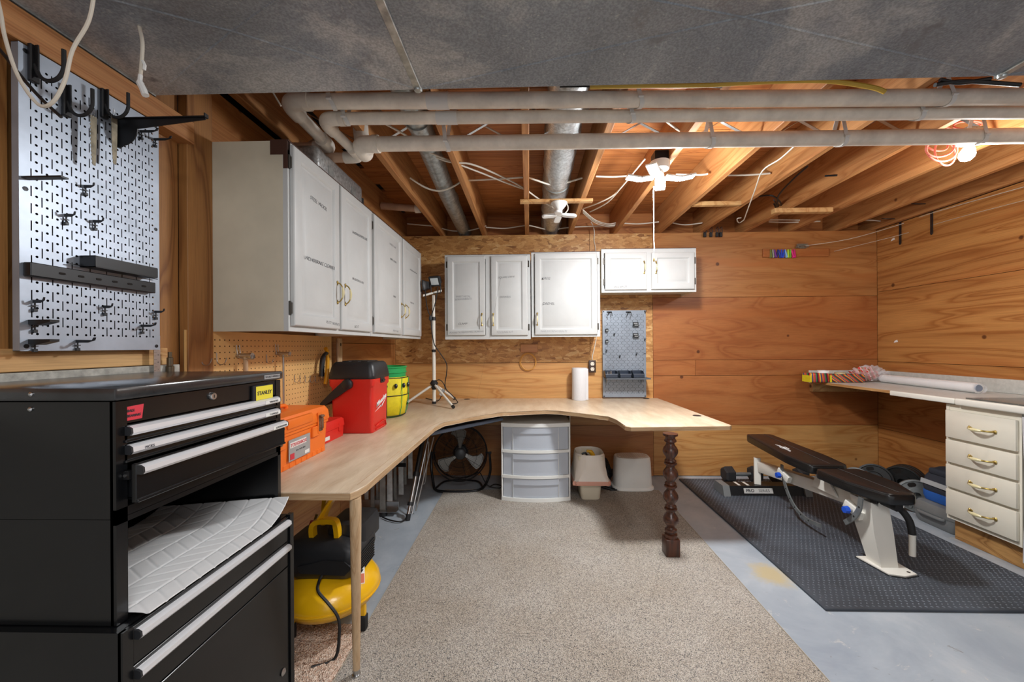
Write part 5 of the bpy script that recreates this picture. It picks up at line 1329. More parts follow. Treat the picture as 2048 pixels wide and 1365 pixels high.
def bh(px, py, lab, kind=0):
    p = ony(YPB, px, py)
    h = thing('pegboard_hook', lab, 'hook', (p.x, YPB-.0005, p.z))
    if kind == 0:
        M().tube(smoothpath([(-.02, -.05, -.03), (-.012, -.045, .0), (.0, -.02, .004), (.012, -.002, .004)], 4), .003, 8).build('prong', MAT['black_metal'], h)
        M().tube(smoothpath([(.018, -.05, -.035), (.015, -.045, .0), (.008, -.02, .004), (.012, -.002, .004)], 4), .003, 8).build('prong', MAT['black_metal'], h)
        M().box(-.02, .025, -.004, -.0005, -.002, .012).build('mount_plate', MAT['black_metal'], h)
    elif kind == 1:
        m = M(); m.box(-.026, .026, -.03, -.001, -.02, -.017); m.box(-.026, .026, -.004, -.001, -.02, .02); m.box(-.026, .026, -.031, -.028, -.02, -.004); m.build('holder', MAT['black_metal'], h)
        M().box(-.017, .018, -.0315, -.0305, -.013, -.006).build('holder_slot', MAT['steel'], h); M().box(-.017, .018, -.0055, -.0045, .004, .012).build('holder_slot', MAT['steel'], h)
    elif kind == 2:
        M().box(-.013, .013, -.028, -.001, -.016, .014, .003, 1).build('socket_clip', MAT['black_plastic'], h); M().box(-.010, .010, -.030, -.027, -.010, .002).build('clip_slot', MAT['grey_iron'], h)
    else:
        M().tube(smoothpath([(0, -.002, .012), (0, -.01, .0), (.0, -.03, -.004), (.004, -.034, .012)], 4), .0022, 8).build('wire', MAT['black_metal'], h)
        M().box(-.004, .004, -.006, -.001, -.016, .0).build('clip', MAT['black_plastic'], h)
for a_ in ((1218, 626, 'double-pronged black hook at the top left of the grey pegboard', 0), (1256, 626, 'double-pronged black hook at the top centre of the grey pegboard', 0), (1290, 624, 'small hook on the grey pegboard\'s top right corner', 3),
           (1271, 649, 'flat black holder on the grey pegboard, upper of two', 1), (1271, 671, 'flat black holder on the grey pegboard, lower of two', 1),
           (1213, 661, 'stubby black clip at the left edge, upper of two', 2), (1213, 683, 'stubby black clip at the left edge, lower of two', 2),
           (1228, 669, 'thin hook beside the stubby clips on the grey pegboard', 3), (1289, 679, 'thin hook at the right edge of the grey pegboard', 3), (1212, 702, 'thin hook low on the left edge of the grey pegboard', 3),
           (1239, 713, 'thin hook low in the middle of the grey pegboard', 3), (1272, 708, 'thin hook low on the right of the grey pegboard', 3)): bh(*a_)
# peg strip with clips -----------------------------------------------------------
a = ony(D, 1524, 499); b_ = ony(D, 1655, 514)
M_ = M().box(a.x, b_.x, D-.019, D-.0005, b_.z, a.z, .002, 1).build('wall_rail', MAT['ply_red'], None); tag(M_, 'wooden rail screwed to the back wall under the rope tangle', 'rail')
cols = [('olive', (110, 120, 50)), ('grey', (150, 150, 140)), ('purple', (120, 50, 140)), ('navy', (40, 50, 110)), ('dark blue', (30, 60, 160)), ('royal blue', (40, 70, 200)), ('blue', (50, 90, 210)), ('pale blue', (140, 190, 230)), ('lime', (180, 220, 60)), ('green', (110, 190, 60)), ('hot pink', (230, 40, 130)), ('magenta', (210, 20, 120))]
for i, (n_, c) in enumerate(cols):
    px = 1541+i*4.3; p = ony(D-.02, px, 508)
    h = thing('clothespin', n_+' plastic clothespin clipped on the wooden wall rail', 'clothespin', (p.x, D-.022, p.z), group='coloured clothespins on the wall rail')
    mm = plain('pin_'+n_.replace(' ', '_'), c, .4); tilt = random.uniform(-.25, .25)
    for s in (-1, 1):
        M().box(-.0065, .0065, s*.004-.003 - .003, s*.004+.003 - .003, -.038, .038, .0015, 1, mat=R(tilt, 'Y') @ R(s*.09, 'X')).build('arm', mm, h)
# rope tangle and clotheslines
tg = ony(D-.02, 1602, 493)
m = M(); random.seed(5)
for k in range(7):
    pts = [tg+Vector((random.uniform(-.05, .06), -random.uniform(0, .02), random.uniform(-.02, .02))) for _ in range(5)]
    m.tube(smoothpath(pts, 4), .0025, 6)
tgo = thing('clothesline', 'grey clothesline tangle on the back wall strung to the right wall', 'rope', tuple(tg))
m.build('tangle', plain('grey_rope', (128, 118, 104), .8), tgo, world=True)
e1 = onx(XR-.004, 2080, 365); e2 = onx(XR-.004, 2080, 393)
mid1 = onx(XR-.01, 1801, 449); mid2 = onx(XR-.01, 1865, 426)
M().tube(smoothpath([tg, tg.lerp(mid1, .5)-Vector((0, .0, .03)), mid1, mid2, e1], 5), .0026, 6).build('line', MAT['wire_white'], tgo, world=True)
M().tube(smoothpath([tg+Vector((.3, 0, -.05)), onx(XR-.02, 1801, 470), onx(XR-.01, 1900, 440), e2], 5), .0017, 6).build('line', MAT['wire_white'], tgo, world=True)
for (px, py, l2, lab) in ((1802, 440, 487, 'dark iron strap bracket on the right wall, nearer the corner'), (1865, 410, 467, 'dark iron strap bracket on the right wall, nearer the camera')):
    p = onx(XR, px, py); q_ = onx(XR, px, l2); L_ = p.z-q_.z
    h = thing('iron_bracket', lab, 'bracket', (XR-.0005, p.y, p.z), -PI/2)
    m = M()
    for s in (-.006, .006): m.tube([(s, -.006, 0), (s, -.008, -L_)], .0035, 8)
    m.tube(smoothpath([(-.006, -.008, -L_), (0, -.01, -L_-.01), (.006, -.008, -L_)], 3), .0035, 8); m.build('strap', MAT['black_metal'], h)
    M().tube(smoothpath([(-.0, -.006, 0), (-.0, -.03, .008), (-.03, -.10, .02), (-.05, -.12, .03)], 4), .004, 8).build('arm', MAT['black_metal'], h)
    M().box(-.014, .014, -.005, 0, -.012, .012, .001, 1).build('mount_plate', MAT['black_metal'], h)
for (px, py, lab) in ((1786, 479, 'white adhesive scrap high on the right wall'), (1792, 683, 'white adhesive scrap low on the right wall')):
    p = onx(XR-.002, px, py); o = M().prism([(-.02, -.012), (.02, -.006), (.012, .012), (-.008, .006)], 0, .002, R(-PI/2, 'Z') @ R(PI/2, 'X')).build('paper_scrap', MAT['bright_white'], None, loc=tuple(p)); tag(o, lab, 'scrap')
# ================================================================ under the desk
# plastic drawer tower -------------------------------------------------------
p = onz(.011, 1003, 996); Yd = 3.09; s_ = Yd/F
xl_ = ony(Yd, 1003, 990).x; xr_ = ony(Yd, 1141, 990).x; zt_ = ony(Yd, 1070, 846).z; Wd = xr_-xl_; Hd = zt_-.0105
dt_ = thing('drawer_tower', 'white three-drawer plastic storage tower with frosted drawers under the desk', 'drawers', (xl_, Yd, .0105))
Dp_ = .40
def bulge(x): return -.045*(1-((x-Wd/2)/(Wd/2))**2)
m = M()
N_ = 13; xsb = [Wd*i/(N_-1) for i in range(N_)]
def deck(z0, z1, ins=0):
    m.loft([[(x, bulge(x), z) for x in xsb]+[(Wd, Dp_, z), (0, Dp_, z)] for z in (z0, z1)])
hs3 = [0, Hd*.315, Hd*.64, Hd]
deck(0, .028); deck(hs3[1]-.012, hs3[1]+.010); deck(hs3[2]-.012, hs3[2]+.010); deck(Hd-.03, Hd)
m.build('deck', MAT['white_plastic'], dt_)
for s, x in ((0, 0), (1, Wd-.012)):
    M().box(x, x+.012, .0, Dp_, .02, Hd-.02, .003, 1).build('side_panel', MAT['white_plastic'], dt_)
M().box(.012, Wd-.012, Dp_-.006, Dp_, .02, Hd-.02).build('back_panel', MAT['white_plastic'], dt_)
for i in range(3):
    z0 = hs3[i]+(.030 if i == 0 else .012); z1 = hs3[i+1]-(.014 if i < 2 else .032)
    m = M(); xa_ = [.016+(Wd-.032)*k/12 for k in range(13)]
    m.loft([[(x, bulge(x)+.012+dy, z) for x in xa_]+[(x, bulge(x)+.016+dy, z) for x in xa_[::-1]] for z, dy in ((z0, 0), (z1-.045, 0), (z1-.044, .0), (z1, .0))])
    m.box(.016, .020, .02, Dp_-.02, z0, z1-.01); m.box(Wd-.020, Wd-.016, .02, Dp_-.02, z0, z1-.01); m.box(.016, Wd-.016, .02, Dp_-.02, z0, z0+.003); m.box(.016, Wd-.016, Dp_-.024, Dp_-.02, z0, z1-.01)
    d = m.build('drawer', MAT['clear_drawer'], dt_)
    m = M(); xb_ = [Wd*.17+Wd*.66*k/10 for k in range(11)]
    m.loft([[(x, bulge(x)+.004, z) for x in xb_]+[(x, bulge(x)+.012, z) for x in xb_[::-1]] for z in (z1-.048, z1-.002)]); m.build('pull_lip', MAT['clear_drawer'], d)
    for x in (Wd*.17, Wd*.83): M().box(x-.0015, x+.0015, bulge(x)+.006, bulge(x)+.012, z0, z1-.002).build('rib', MAT['white_plastic'], d)
# waste bin -------------------------------------------------------------------
Yw = 3.20; pw = ony(Yw, 1178, 1000)
wb_ = thing('waste_bin', 'small cream waste bin with pink-edged liner next to the drawer tower', 'bin', (pw.x, Yw, .0105))
def rr_(w_, d_, z, r=.03): return [(x, y, z) for x, y in rrect(w_, d_, min(r, w_/2.1, d_/2.1), 5)]
hz_ = ony(Yw, 1178, 905).z-.0105
m = M(); m.loft([rr_(.145, .19, 0), rr_(.155, .20, .01), rr_(.175, .23, .16), rr_(.205, .26, hz_), rr_(.196, .25, hz_), rr_(.165, .215, .16), rr_(.14, .18, .012)]); m.build('body', MAT['bin'], wb_)
random.seed(8)
def wob(ring, a, seed):
    return [(x*(1+a*math.sin(i*1.9+seed)), y*(1+a*math.cos(i*2.3+seed)), z) for i, (x, y, z) in enumerate(ring)]
m = M(); m.loft([wob(rr_(.18, .24, hz_-.10), .03, 1), wob(rr_(.20, .26, hz_-.01, .09), .02, 2), wob(rr_(.222, .285, hz_+.012, .1), .02, 3), wob(rr_(.232, .295, hz_, .1), .02, 4), wob(rr_(.245, .30, hz_-.09, .09), .03, 5), wob(rr_(.262, .32, hz_-.18), .04, 6), wob(rr_(.285, .33, .165), .05, 7)], False)
m.build('liner_bag', MAT['bag'], wb_, smooth=70)
m = M(); m.loft([wob(rr_(.287, .332, .167), .05, 7), wob(rr_(.30, .345, .155), .05, 7), wob(rr_(.295, .34, .135), .05, 7), wob(rr_(.286, .33, .15), .05, 7)], False)
m.build('drawstring_hem', MAT['pink'], wb_, smooth=70)
gl = thing('work_glove', 'yellow and black item poking out of the waste bin', 'glove', (pw.x+.0, Yw-.02, hz_-.05))
M().tube(smoothpath([(.035, 0, -.04), (.035, 0, .03), (.01, 0, .07), (-.02, 0, .075)], 4), [.02]*5+[.018]*4+[.012]*4, 10).build('grip', plain('amber', (224, 168, 28), .5), gl)
M().tube(smoothpath([(-.06, 0, .05), (-.03, 0, .06), (-.02, 0, .03), (-.05, 0, -.01)], 4), .008, 8).build('strap', MAT['black_plastic'], gl)
# step stool -----------------------------------------------------------------
Ys = 3.40; ps = ony(3.30, 1270, 980)
ss = thing('step_stool', 'white plastic oval step stool against the back wall under the desk', 'stool', (ps.x, Ys, .0105))
def ov(w_, d_, z, n=36, e=3.2):
    return [(w_/2*math.copysign(abs(math.cos(t))**(2/e), math.cos(t)), d_/2*math.copysign(abs(math.sin(t))**(2/e), math.sin(t)), z) for t in [2*PI*k/n for k in range(n)]]
m = M(); m.loft([ov(.35, .245, 0), ov(.355, .25, .004), ov(.35, .245, .016), ov(.325, .222, .024), ov(.305, .205, .22), ov(.298, .198, .258), ov(.285, .185, .268), ov(.25, .15, .270)]); m.build('shell', MAT['white_plastic'], ss, smooth=45)
m = M(); pc = plain('peach_tread', (224, 204, 188), .6)
for i in range(13):
    for j in range(5):
        x, y = (i-6)*.019, (j-2)*.027
        if (x/.135)**2+(y/.085)**2 < 1: m.box(x-.006, x+.006, y-.010, y+.010, .269, .2725)
tag(m.build('tread_pad', pc, ss), kind='stuff')
# black bundle behind bin ------------------------------------------------------
pb_ = onz(0, 1217, 975)
o = crumple('cable_bundle', MAT['black_rubber'], (pb_.x-.025, 3.52, .012), .08, .10, .17, .35, 12, 'black bundled bag and cords between the bin and the stool', 'bag', 4)
cable('black_cord', [(pb_.x-.12, 3.47, .016), (pb_.x-.02, 3.37, .016), (pb_.x+.05, 3.31, .016), (pb_.x+.0, 3.30, .016), (pb_.x-.06, 3.35, .016), (pb_.x-.16, 3.42, .016)], .005, 'wire_black', None, 'black cord coiled on the floor in front of the bundle')
# floor fan -----------------------------------------------------------------------
Yfn = 3.42; cfn = ony(Yfn, 921, 906); fx_, fz_ = cfn.x, cfn.z
fn = thing('floor_fan', 'black wire-guard floor fan with three silver blades under the desk', 'fan', (fx_, Yfn, .0))
Rf = .232; tilt = Matrix.Translation((fx_, Yfn, fz_)) @ R(.16, 'Z') @ R(-.12, 'X')
def TT(p): return tilt @ Vector(p)
def fgrill(name, y, sgn):
    m = M()
    for r_, w_ in ((Rf, .0045), (Rf*.97, .002), (Rf*.62, .002), (Rf*.3, .002)):
        yy_ = y + sgn*(-.03)*(1-(r_/Rf)**2)
        m.tube([TT((r_*math.cos(2*PI*k/48), yy_, r_*math.sin(2*PI*k/48))) for k in range(48)], w_, 6, closed=True)
    o = m.build(name, MAT['black_metal'], fn, world=True)
    m = M()
    for i in range(22):
        r_ = Rf*(.34+.62*i/22); yy_ = y+sgn*(-.03)*(1-(r_/Rf)**2)
        m.tube([TT((r_*math.cos(2*PI*k/40), yy_, r_*math.sin(2*PI*k/40))) for k in range(40)], .0009, 4, closed=True)
    tag(m.build('guard_wire', MAT['black_metal'], o, world=False), kind='stuff').data.transform(wm(fn).inverted())
    for i in range(8):
        a = 2*PI*i/8+.2; m2 = M(); m2.tube([TT((r_*math.cos(a), y+sgn*(-.03)*(1-(r_/Rf)**2), r_*math.sin(a))) for r_ in (.045, .12, .18, Rf)], .0016, 5)
        q_ = m2.build('guard_spoke', MAT['black_metal'], o); q_.data.transform(wm(fn).inverted())
fgrill('front_guard', -.06, 1); fgrill('rear_guard', .06, -1)
m = M(); m.tube([TT((0, -.094, 0)), TT((0, -.088, 0)), TT((0, -.07, 0)), TT((0, -.01, 0))], [.036, .046, .048, .04], 24); m.build('hub', MAT['black_plastic'], fn, world=True)
m = M(); m.tube([TT((0, .03, 0)), TT((0, .05, 0)), TT((0, .13, 0)), TT((0, .15, 0))], [.05, .065, .06, .03], 20); m.build('motor', MAT['black_plastic'], fn, world=True)
for k in range(3):
    a0 = PI/2+.12+k*2*PI/3
    def bp_(r_, da, y): return TT((r_*math.cos(a0+da), y, r_*math.sin(a0+da)))
    outl = [(.045, -.25), (.09, -.34), (.15, -.42), (.195, -.40), (.208, -.25), (.210, 0), (.205, .22), (.185, .34), (.15, .20), (.11, .12), (.07, .20), (.045, .3)]
    m = M(); m.loft([[bp_(r_, da, -.02+da*.055+d_) for r_, da in outl] for d_ in (0, .002)]); b_o = m.build('blade', plain('blade_silver', (196, 196, 192), .35, .5), fn, world=True)
    M().tube([bp_(r_*.93+.006, da*.86, -.023+da*.05) for r_, da in outl], .0015, 5, closed=True).build('blade_rim', MAT['black_metal'], b_o).data.transform(wm(fn).inverted())
sx0 = Rf+.022
pts = [(fx_-sx0, Yfn, fz_-.0), (fx_-sx0+.0, Yfn-.02, fz_-.12), (fx_-sx0+.03, Yfn-.08, .07), (fx_-sx0+.06, Yfn-.13, .022), (fx_-.12, Yfn-.16, .014), (fx_+.1, Yfn-.16, .014), (fx_+sx0-.06, Yfn-.11, .018), (fx_+sx0-.02, Yfn-.02, .05), (fx_+sx0+.01, Yfn, .15), (fx_+sx0, Yfn, fz_)]
M().tube(smoothpath(pts, 5), .011, 10).build('stand', MAT['black_metal'], fn, world=True)
pts = [(fx_-sx0+.06, Yfn-.11, .024), (fx_-.14, Yfn+.10, .014), (fx_+.12, Yfn+.10, .014), (fx_+sx0-.05, Yfn-.08, .024)]
M().tube(smoothpath(pts, 5), .008, 8).build('stand_loop', MAT['black_metal'], fn, world=True)
for s in (-1, 1): M().tube([(fx_+s*(Rf-.01), Yfn, fz_), (fx_+s*(sx0+.018), Yfn, fz_)], [.006, .012], 12).build('tilt_knob', MAT['black_plastic'], fn, world=True)
cable('power_cord', [(fx_+.12, Yfn+.02, fz_-.2), (fx_+.17, Yfn, .12), (fx_+.24, Yfn-.05, .03), (fx_+.34, Yfn-.07, .012), (fx_+.36, Yfn-.02, .012), (fx_+.30, Yfn+.02, .012), (fx_+.26, Yfn-.04, .012)], .0045, 'wire_black', fn)
# folded metal frames leaning under the left wing ---------------------------------
ff = thing('folded_bed_frame', 'bundle of upright silver steel bars folded against the left wall', 'metal frame', (-1.1, 2.95, 0))
bars = ((729, 737, 1021, 2.90), (741, 749, 1024, 2.88), (752, 757, 1019, 2.98), (759, 771, 1025, 2.84), (774, 785, 1023, 2.86), (787, 793, 1000, 3.02), (797, 807, 990, 3.10), (808, 813, 970, 3.2), (816, 825, 958, 3.24))
for i, (l, r, bpx, y) in enumerate(bars):
    a = ony(y, l, bpx); b_ = ony(y, r, bpx); zt__ = DT-.034; zb0 = max(.02, a.z) if i > 4 else .02+.01*(i % 2)
    m = M(); m.box(a.x, b_.x, y, y+.0025, zb0, zt__, .0005, 1); m.box(a.x, a.x+.0025, y, y+.03, zb0, zt__, .0005, 1)
    m.build('steel_bar', plain('bar_grey', (226, 228, 228) if i % 2 == 0 else (166, 166, 162), .45, .25, var=.15, vs=14), ff, world=True)
for i, (px, py, y) in enumerate(((742, 1023, 2.88), (778, 1024, 2.85))):
    a = ony(y, px, py)
    m = M(); m.box(a.x-.07, a.x+.07, y-.05, y+.01, .03, .036, .001, 1); m.box(a.x-.07, a.x+.07, y+.004, y+.01, .03, .09, .001, 1); m.build('bracket', MAT['steel'], ff, world=True)
    M().lathe([(.0001, .0), (.026, .0), (.028, .006), (.024, .028), (.0001, .03)], 18, (a.x-.03, y-.03, .001)).build('caster', MAT['white_plastic'] if i == 0 else MAT['black_plastic'], ff, world=True)
M().box(-1.25, -.96, 3.0, 3.004, .30, .33).build('cross_bar', MAT['black_metal'], ff, world=True)
cable('strap_cord', [onz(.012, *p) for p in ((765, 1035), (780, 1041), (800, 1044), (812, 1038))]+[ony(2.78, 815, 1025)], .005, 'wire_black', ff)
pf = thing('folded_chair', 'chrome and black tubular folded chair standing next to the fan', 'chair', (-.86, 2.8, 0))
a = onz(.006, 815, 1040); b_ = ony(3.02, 848, 868)
M().tube([a, a.lerp(b_, .5)], .013, 12).build('tube', MAT['steel'], pf, world=True)
M().tube([a.lerp(b_, .5), a.lerp(b_, .97)], .017, 12).build('tube', MAT['black_metal'], pf, world=True)
M().tube([a+Vector((0, 0, -.004)), a.lerp(b_, .06)], .018, 12).build('foot_cap', MAT['black_rubber'], pf, world=True)
M().tube([a.lerp(b_, .15), a.lerp(b_, .19)], .022, 12).build('collar', MAT['black_plastic'], pf, world=True)
M().tube([a.lerp(b_, .48), a.lerp(b_, .53)], .023, 12).build('collar', MAT['black_plastic'], pf, world=True)
for k, dx in enumerate((.035, .06)):
    M().tube([a+Vector((dx*.5, .05+.05*k, .02)), b_+Vector((dx, .06*k, -.02-.02*k))], .006, 8).build('side_rail', MAT['steel'], pf, world=True)
c0 = ony(3.10, 853, 890); c1_ = ony(3.10, 846, 960)
M().tube(smoothpath([c0, c0+Vector((.008, 0, .01)), c0+Vector((.018, 0, 0)), c1_+Vector((.02, 0, .0)), c1_+Vector((.0, 0, -.01)), c0], 3), .004, 8).build('brace', MAT['steel'], pf, world=True)
# pancake compressor ---------------------------------------------------------------
cc = Vector((-.885, 1.72, 0)); zc = .170
ac = thing('air_compressor', 'yellow pancake air compressor with black motor shroud under the desk', 'compressor', (cc.x, cc.y, 0))
prf = [(.0001, -.092), (.07, -.090), (.13, -.078), (.175, -.052), (.198, -.020), (.203, .0), (.198, .024), (.175, .056), (.13, .080), (.07, .090), (.0001, .092)]
M().lathe(prf, 48, (0, 0, zc)).build('tank', MAT['yellow'], ac, smooth=60)
M().lathe([(.2, -.012), (.2045, -.012), (.2045, -.006), (.2, -.006), (.2, -.012)], 48, (0, 0, zc)).build('weld_seam', MAT['yellow'], ac)
for k in range(3):
    a = -.30+k*2*PI/3; x, y = .165*math.cos(a), .165*math.sin(a)
    M().box(x-.014, x+.014, y-.010, y+.010, .06, .15, .003, 1).build('leg_bracket', MAT['yellow'], ac)
    M().box(x-.019, x+.019, y-.017, y+.017, .0115, .075, .006, 2).build('foot', MAT['black_rubber'], ac)
# shroud
def blk(parts, name, mat, **kw):
    m = M()
    for p_ in parts: m.box(*p_[:6], p_[6] if len(p_) > 6 else 0, 3)
    return m.build(name, MAT[mat], ac, **kw)
m = M(); m.loft([[(x*s+ox, y*s2+.0, z) for x, y in rrect(.33, .24, .05, 5)] for s, s2, z, ox in ((.80, .8, .255, -.0), (.92, .92, .275, 0), (1, 1, .34, 0), (.98, .97, .375, .0), (.80, .80, .405, -.02), (.55, .6, .415, -.02))])
m.build('shroud', MAT['black_plastic'], ac, smooth=45)
m = M(); m.loft([[(x*s+.075, y*s+.06, z) for x, y in rrect(.17, .20, .03, 4)] for s, z in ((1, .36), (1, .43), (.92, .455), (.7, .462))]); m.build('motor_cover', MAT['black_plastic'], ac, smooth=45)
m = M(); m.loft([[(x+.015, -.124+d_, .315+z) for x, z in [(-.09, -.022), (.10, -.030), (.13, .0), (.10, .028), (.02, .034), (-.05, .016), (-.10, .005)]] for d_ in (0, .012)]); m.build('front_bulge', MAT['black_plastic'], ac)
for k in range(8):
    M().box(-.165, -.135, -.118, -.02, .275+k*.011, .280+k*.011).build('vent_fin', MAT['black_metal'], ac)
    M().box(.158, .168, -.08, .06, .275+k*.011, .280+k*.011).build('vent_fin', MAT['black_metal'], ac)
hp = [(-.055, -.05, .40), (-.055, -.055, .455), (-.04, -.045, .475), (.03, -.045, .478), (.05, -.055, .46), (.055, -.055, .415)]
def strap(pts, w_, t, name='handle'):
    m = M(); pts = smoothpath(pts, 4); rings = []
    for i, p_ in enumerate(pts):
        a_ = pts[max(i-1, 0)]; b__ = pts[min(i+1, len(pts)-1)]; t_ = (b__-a_).normalized(); s__ = Vector((0, 1, 0)); n__ = t_.cross(s__).normalized()
        rings.append([p_+s__*w_*u_+n__*t*v_ for u_, v_ in ((-1, -1), (1, -1), (1, 1), (-1, 1))])
    m.loft(rings); return m.build(name, MAT['yellow'], ac)
strap(hp, .016, .010)
strap([(-.03, -.03, .47), (-.02, -.01, .51), (-.0, .02, .555), (.03, .03, .568), (.09, .03, .562), (.10, .03, .47)], .022, .009)
for dy in (-.016, -.004, .008, .02): M().tube([(-.045, dy-.04, .47), (-.0, dy+.0, .558)], .004, 6).build('handle_rib', MAT['yellow'], ac)
strap([(-.06, .05, .42), (-.055, .05, .53), (-.03, .05, .560), (.03, .05, .566)], .014, .009)
cable('power_cord', [(.02, -.12, .285), (.015, -.135, .27), (.03, -.17, .25), (.08, -.185, .21), (.12, -.19, .16), (.13, -.20, .10), (.12, -.22, .018), (.05, -.26, .0175)], .006, 'wire_black', None).parent = ac
lb_ = M().box(-.012, .012, -.001, .001, -.032, .032, mat=T(.168, -.078, .262) @ R(.95, 'Z') @ R(.0, 'X') @ R(-.55, 'X') @ R(.3, 'Y')).build('label', MAT['white_plastic'], ac)
M().box(-.010, .010, -.0018, -.0008, -.029, .006, mat=T(.168, -.078, .262) @ R(.95, 'Z') @ R(-.55, 'X') @ R(.3, 'Y')).build('label_print', plain('label_red_print', (206, 110, 80), .5), lb_)
M().lathe([(.0001, 0), (.017, 0), (.019, .006), (.017, .02), (.0001, .022)], 18, mat=T(-.155, -.135, .28) @ R(PI/2, 'X')).build('regulator_knob', MAT['grey_iron'], ac)
M().tube(smoothpath([(-.14, -.10, .36), (-.17, -.11, .33), (-.2, -.10, .35), (-.22, -.08, .33)], 4), .012, 8).build('hose_stub', MAT['black_rubber'], ac)
for i, (x, c) in enumerate(((-.16, (168, 40, 60)), (-.13, (198, 60, 80)))):
    M().tube([(x, .06, .33), (x+.03, .08, .42)], .012, 10).build('coupler_hose', plain('wine_hose', c, .4), ac)
M().tube([(-.12, .04, .38), (-.10, .06, .46)], .007, 10).build('gauge_stem', MAT['brass'], ac)
# ================================================================ weight bench
bn = thing('weight_bench', 'white and black adjustable weight bench with blue knobs on the gym mat', 'bench', (1.90, 2.7, .0148))
MZ = .0148
def pad(name, pts, z0, th, tiltf=None):
    """closed outline in world xy, rounded cushion"""
    m = M(); n = len(pts); cx_ = sum(p[0] for p in pts)/n; cy_ = sum(p[1] for p in pts)/n
    def ring(s, z):
        out = []
        for x, y in pts:
            dx, dy = x-cx_, y-cy_; L_ = math.hypot(dx, dy); k = max(0, (L_-s))/L_
            X_, Y_ = cx_+dx*k, cy_+dy*k; out.append((X_, Y_, z+(tiltf(Y_) if tiltf else 0)))
        return out
    m.loft([ring(.02, z0), ring(.004, z0+.004), ring(0, z0+.014), ring(0, z0+th-.016), ring(.004, z0+th-.005), ring(.014, z0+th), ring(.05, z0+th+.002)])
    o = m.build(name, MAT['vinyl'], bn, world=True, smooth=50)
    s = M(); s.tube([Vector(p) for p in ring(.004, z0+th-.005)], .0022, 6, closed=True); s.build('seam_piping', MAT['vinyl'], o, world=False).data.transform(wm(bn).inverted())
    return o
def dens(P_, k=4):
    out = []
    n = len(P_)
    for i in range(n):
        a = Vector(P_[i]); b_ = Vector(P_[(i+1) % n])
        for j in range(k): out.append(tuple(a.lerp(b_, j/k)))
    return out
def chamfer(P_, r=.02):
    out = []
    n = len(P_)
    for i in range(n):
        p = Vector(P_[i]); a = Vector(P_[i-1]); b_ = Vector(P_[(i+1) % n])
        u = (a-p).normalized()*r; v = (b_-p).normalized()*r
        for t in (0, .33, .66, 1): out.append(tuple((p+u)*(1-t)**2+p*2*t*(1-t)+(p+v)*t*t) if False else tuple((1-t)**2*(p+u)+2*t*(1-t)*p+t*t*(p+v)))
    return out
seat = chamfer([(1.868, 2.075), (2.012, 2.075), (2.085, 2.27), (2.07, 2.515), (1.80, 2.515), (1.805, 2.27)], .03)
sp = pad('seat_pad', seat, .388, .062, lambda y: .0)
back = chamfer([(1.80, 2.545), (2.04, 2.545), (2.055, 2.75), (2.00, 3.30), (1.80, 3.30), (1.775, 2.75)], .035)
bpad = pad('back_pad', back, .395, .062, lambda y: (y-2.545)*.045)
for o, y0_, y1_, zt__, tf in ((sp, 2.10, 2.50, .4525, 0), (bpad, 2.57, 3.27, .4595, .045)):
    m = M(); m.tube([(1.94+.02*0, y0_, zt__+tf*(y0_-2.545)), (1.935, y1_, zt__+tf*(y1_-2.545))], .0012, 5)
    m.build('centre_seam', plain('seam_grey', (70, 68, 66), .5), o, world=False).data.transform(wm(bn).inverted())
# print on the back pad
mtx = wm(bn).inverted() @ T(1.862, 2.90, .4765) @ R(math.atan(.045), 'X')
e_ = M()
for k in range(3): e_.box(-.006+.008*(k-1), -.003+.008*(k-1), -.085+.01*k, -.03, 0, .0008, mat=mtx); e_.box(-.006+.008*(k-1), -.003+.008*(k-1), .03, .085-.01*k, 0, .0008, mat=mtx)
for a_, b__ in (((-.022, .022), (-.026, -.021)), ((-.022, .022), (.021, .026)), ((-.022, -.017), (-.026, .026)), ((.017, .022), (-.026, .026)), ((-.009, .009), (-.014, .014))): e_.box(a_[0], a_[1], b__[0], b__[1], 0, .0008, mat=mtx)
e_.build('printed_emblem', MAT['bright_white'], bpad)
def bar(name, a, b_, w_, h_, w2=None, h2=None, mat='white_enamel', up=Vector((0, 0, 1)), bev=.003, parent=bn):
    a, b_ = Vector(a), Vector(b_); d = (b_-a).normalized(); s = d.cross(up).normalized(); u = s.cross(d)
    w2 = w2 or w_; h2 = h2 or h_
    def rg(p, W_, H_): return [p+s*x+u*y for x, y in rrect(W_, H_, min(W_, H_)*.15, 2)]
    m = M(); m.loft([rg(a, w_, h_), rg(b_, w2, h2)]); return m.build(name, MAT[mat], parent, world=True)
BXc = 1.915
bar('main_beam', (BXc-.01, 3.26, .225), (BXc, 2.24, .335), .06, .085)
bar('rear_upright', (BXc-.03, 3.28, .05), (BXc-.02, 3.30, .29), .05, .075, .05, .05)
# rear foot with lettering
m = M(); x0_, x1_ = 1.61, 2.21
m.loft([[(x, 3.19, MZ), (x, 3.34, MZ), (x+(0), 3.315, MZ+.07), (x, 3.215, MZ+.07)] for x in (x0_, x1_)])
rf_ = m.build('rear_foot', MAT['black_metal'], bn, world=True)
for s, x in ((0, x0_), (1, x1_)):
    m = M(); m.loft([[(x_, 3.17, MZ), (x_, 3.36, MZ), (x_, 3.33, MZ+.078), (x_, 3.20, MZ+.078)] for x_ in ((x-.05, x+.004) if s == 0 else (x-.004, x+.05))]); m.build('foot_end', MAT['grey_plastic'], bn, world=True)
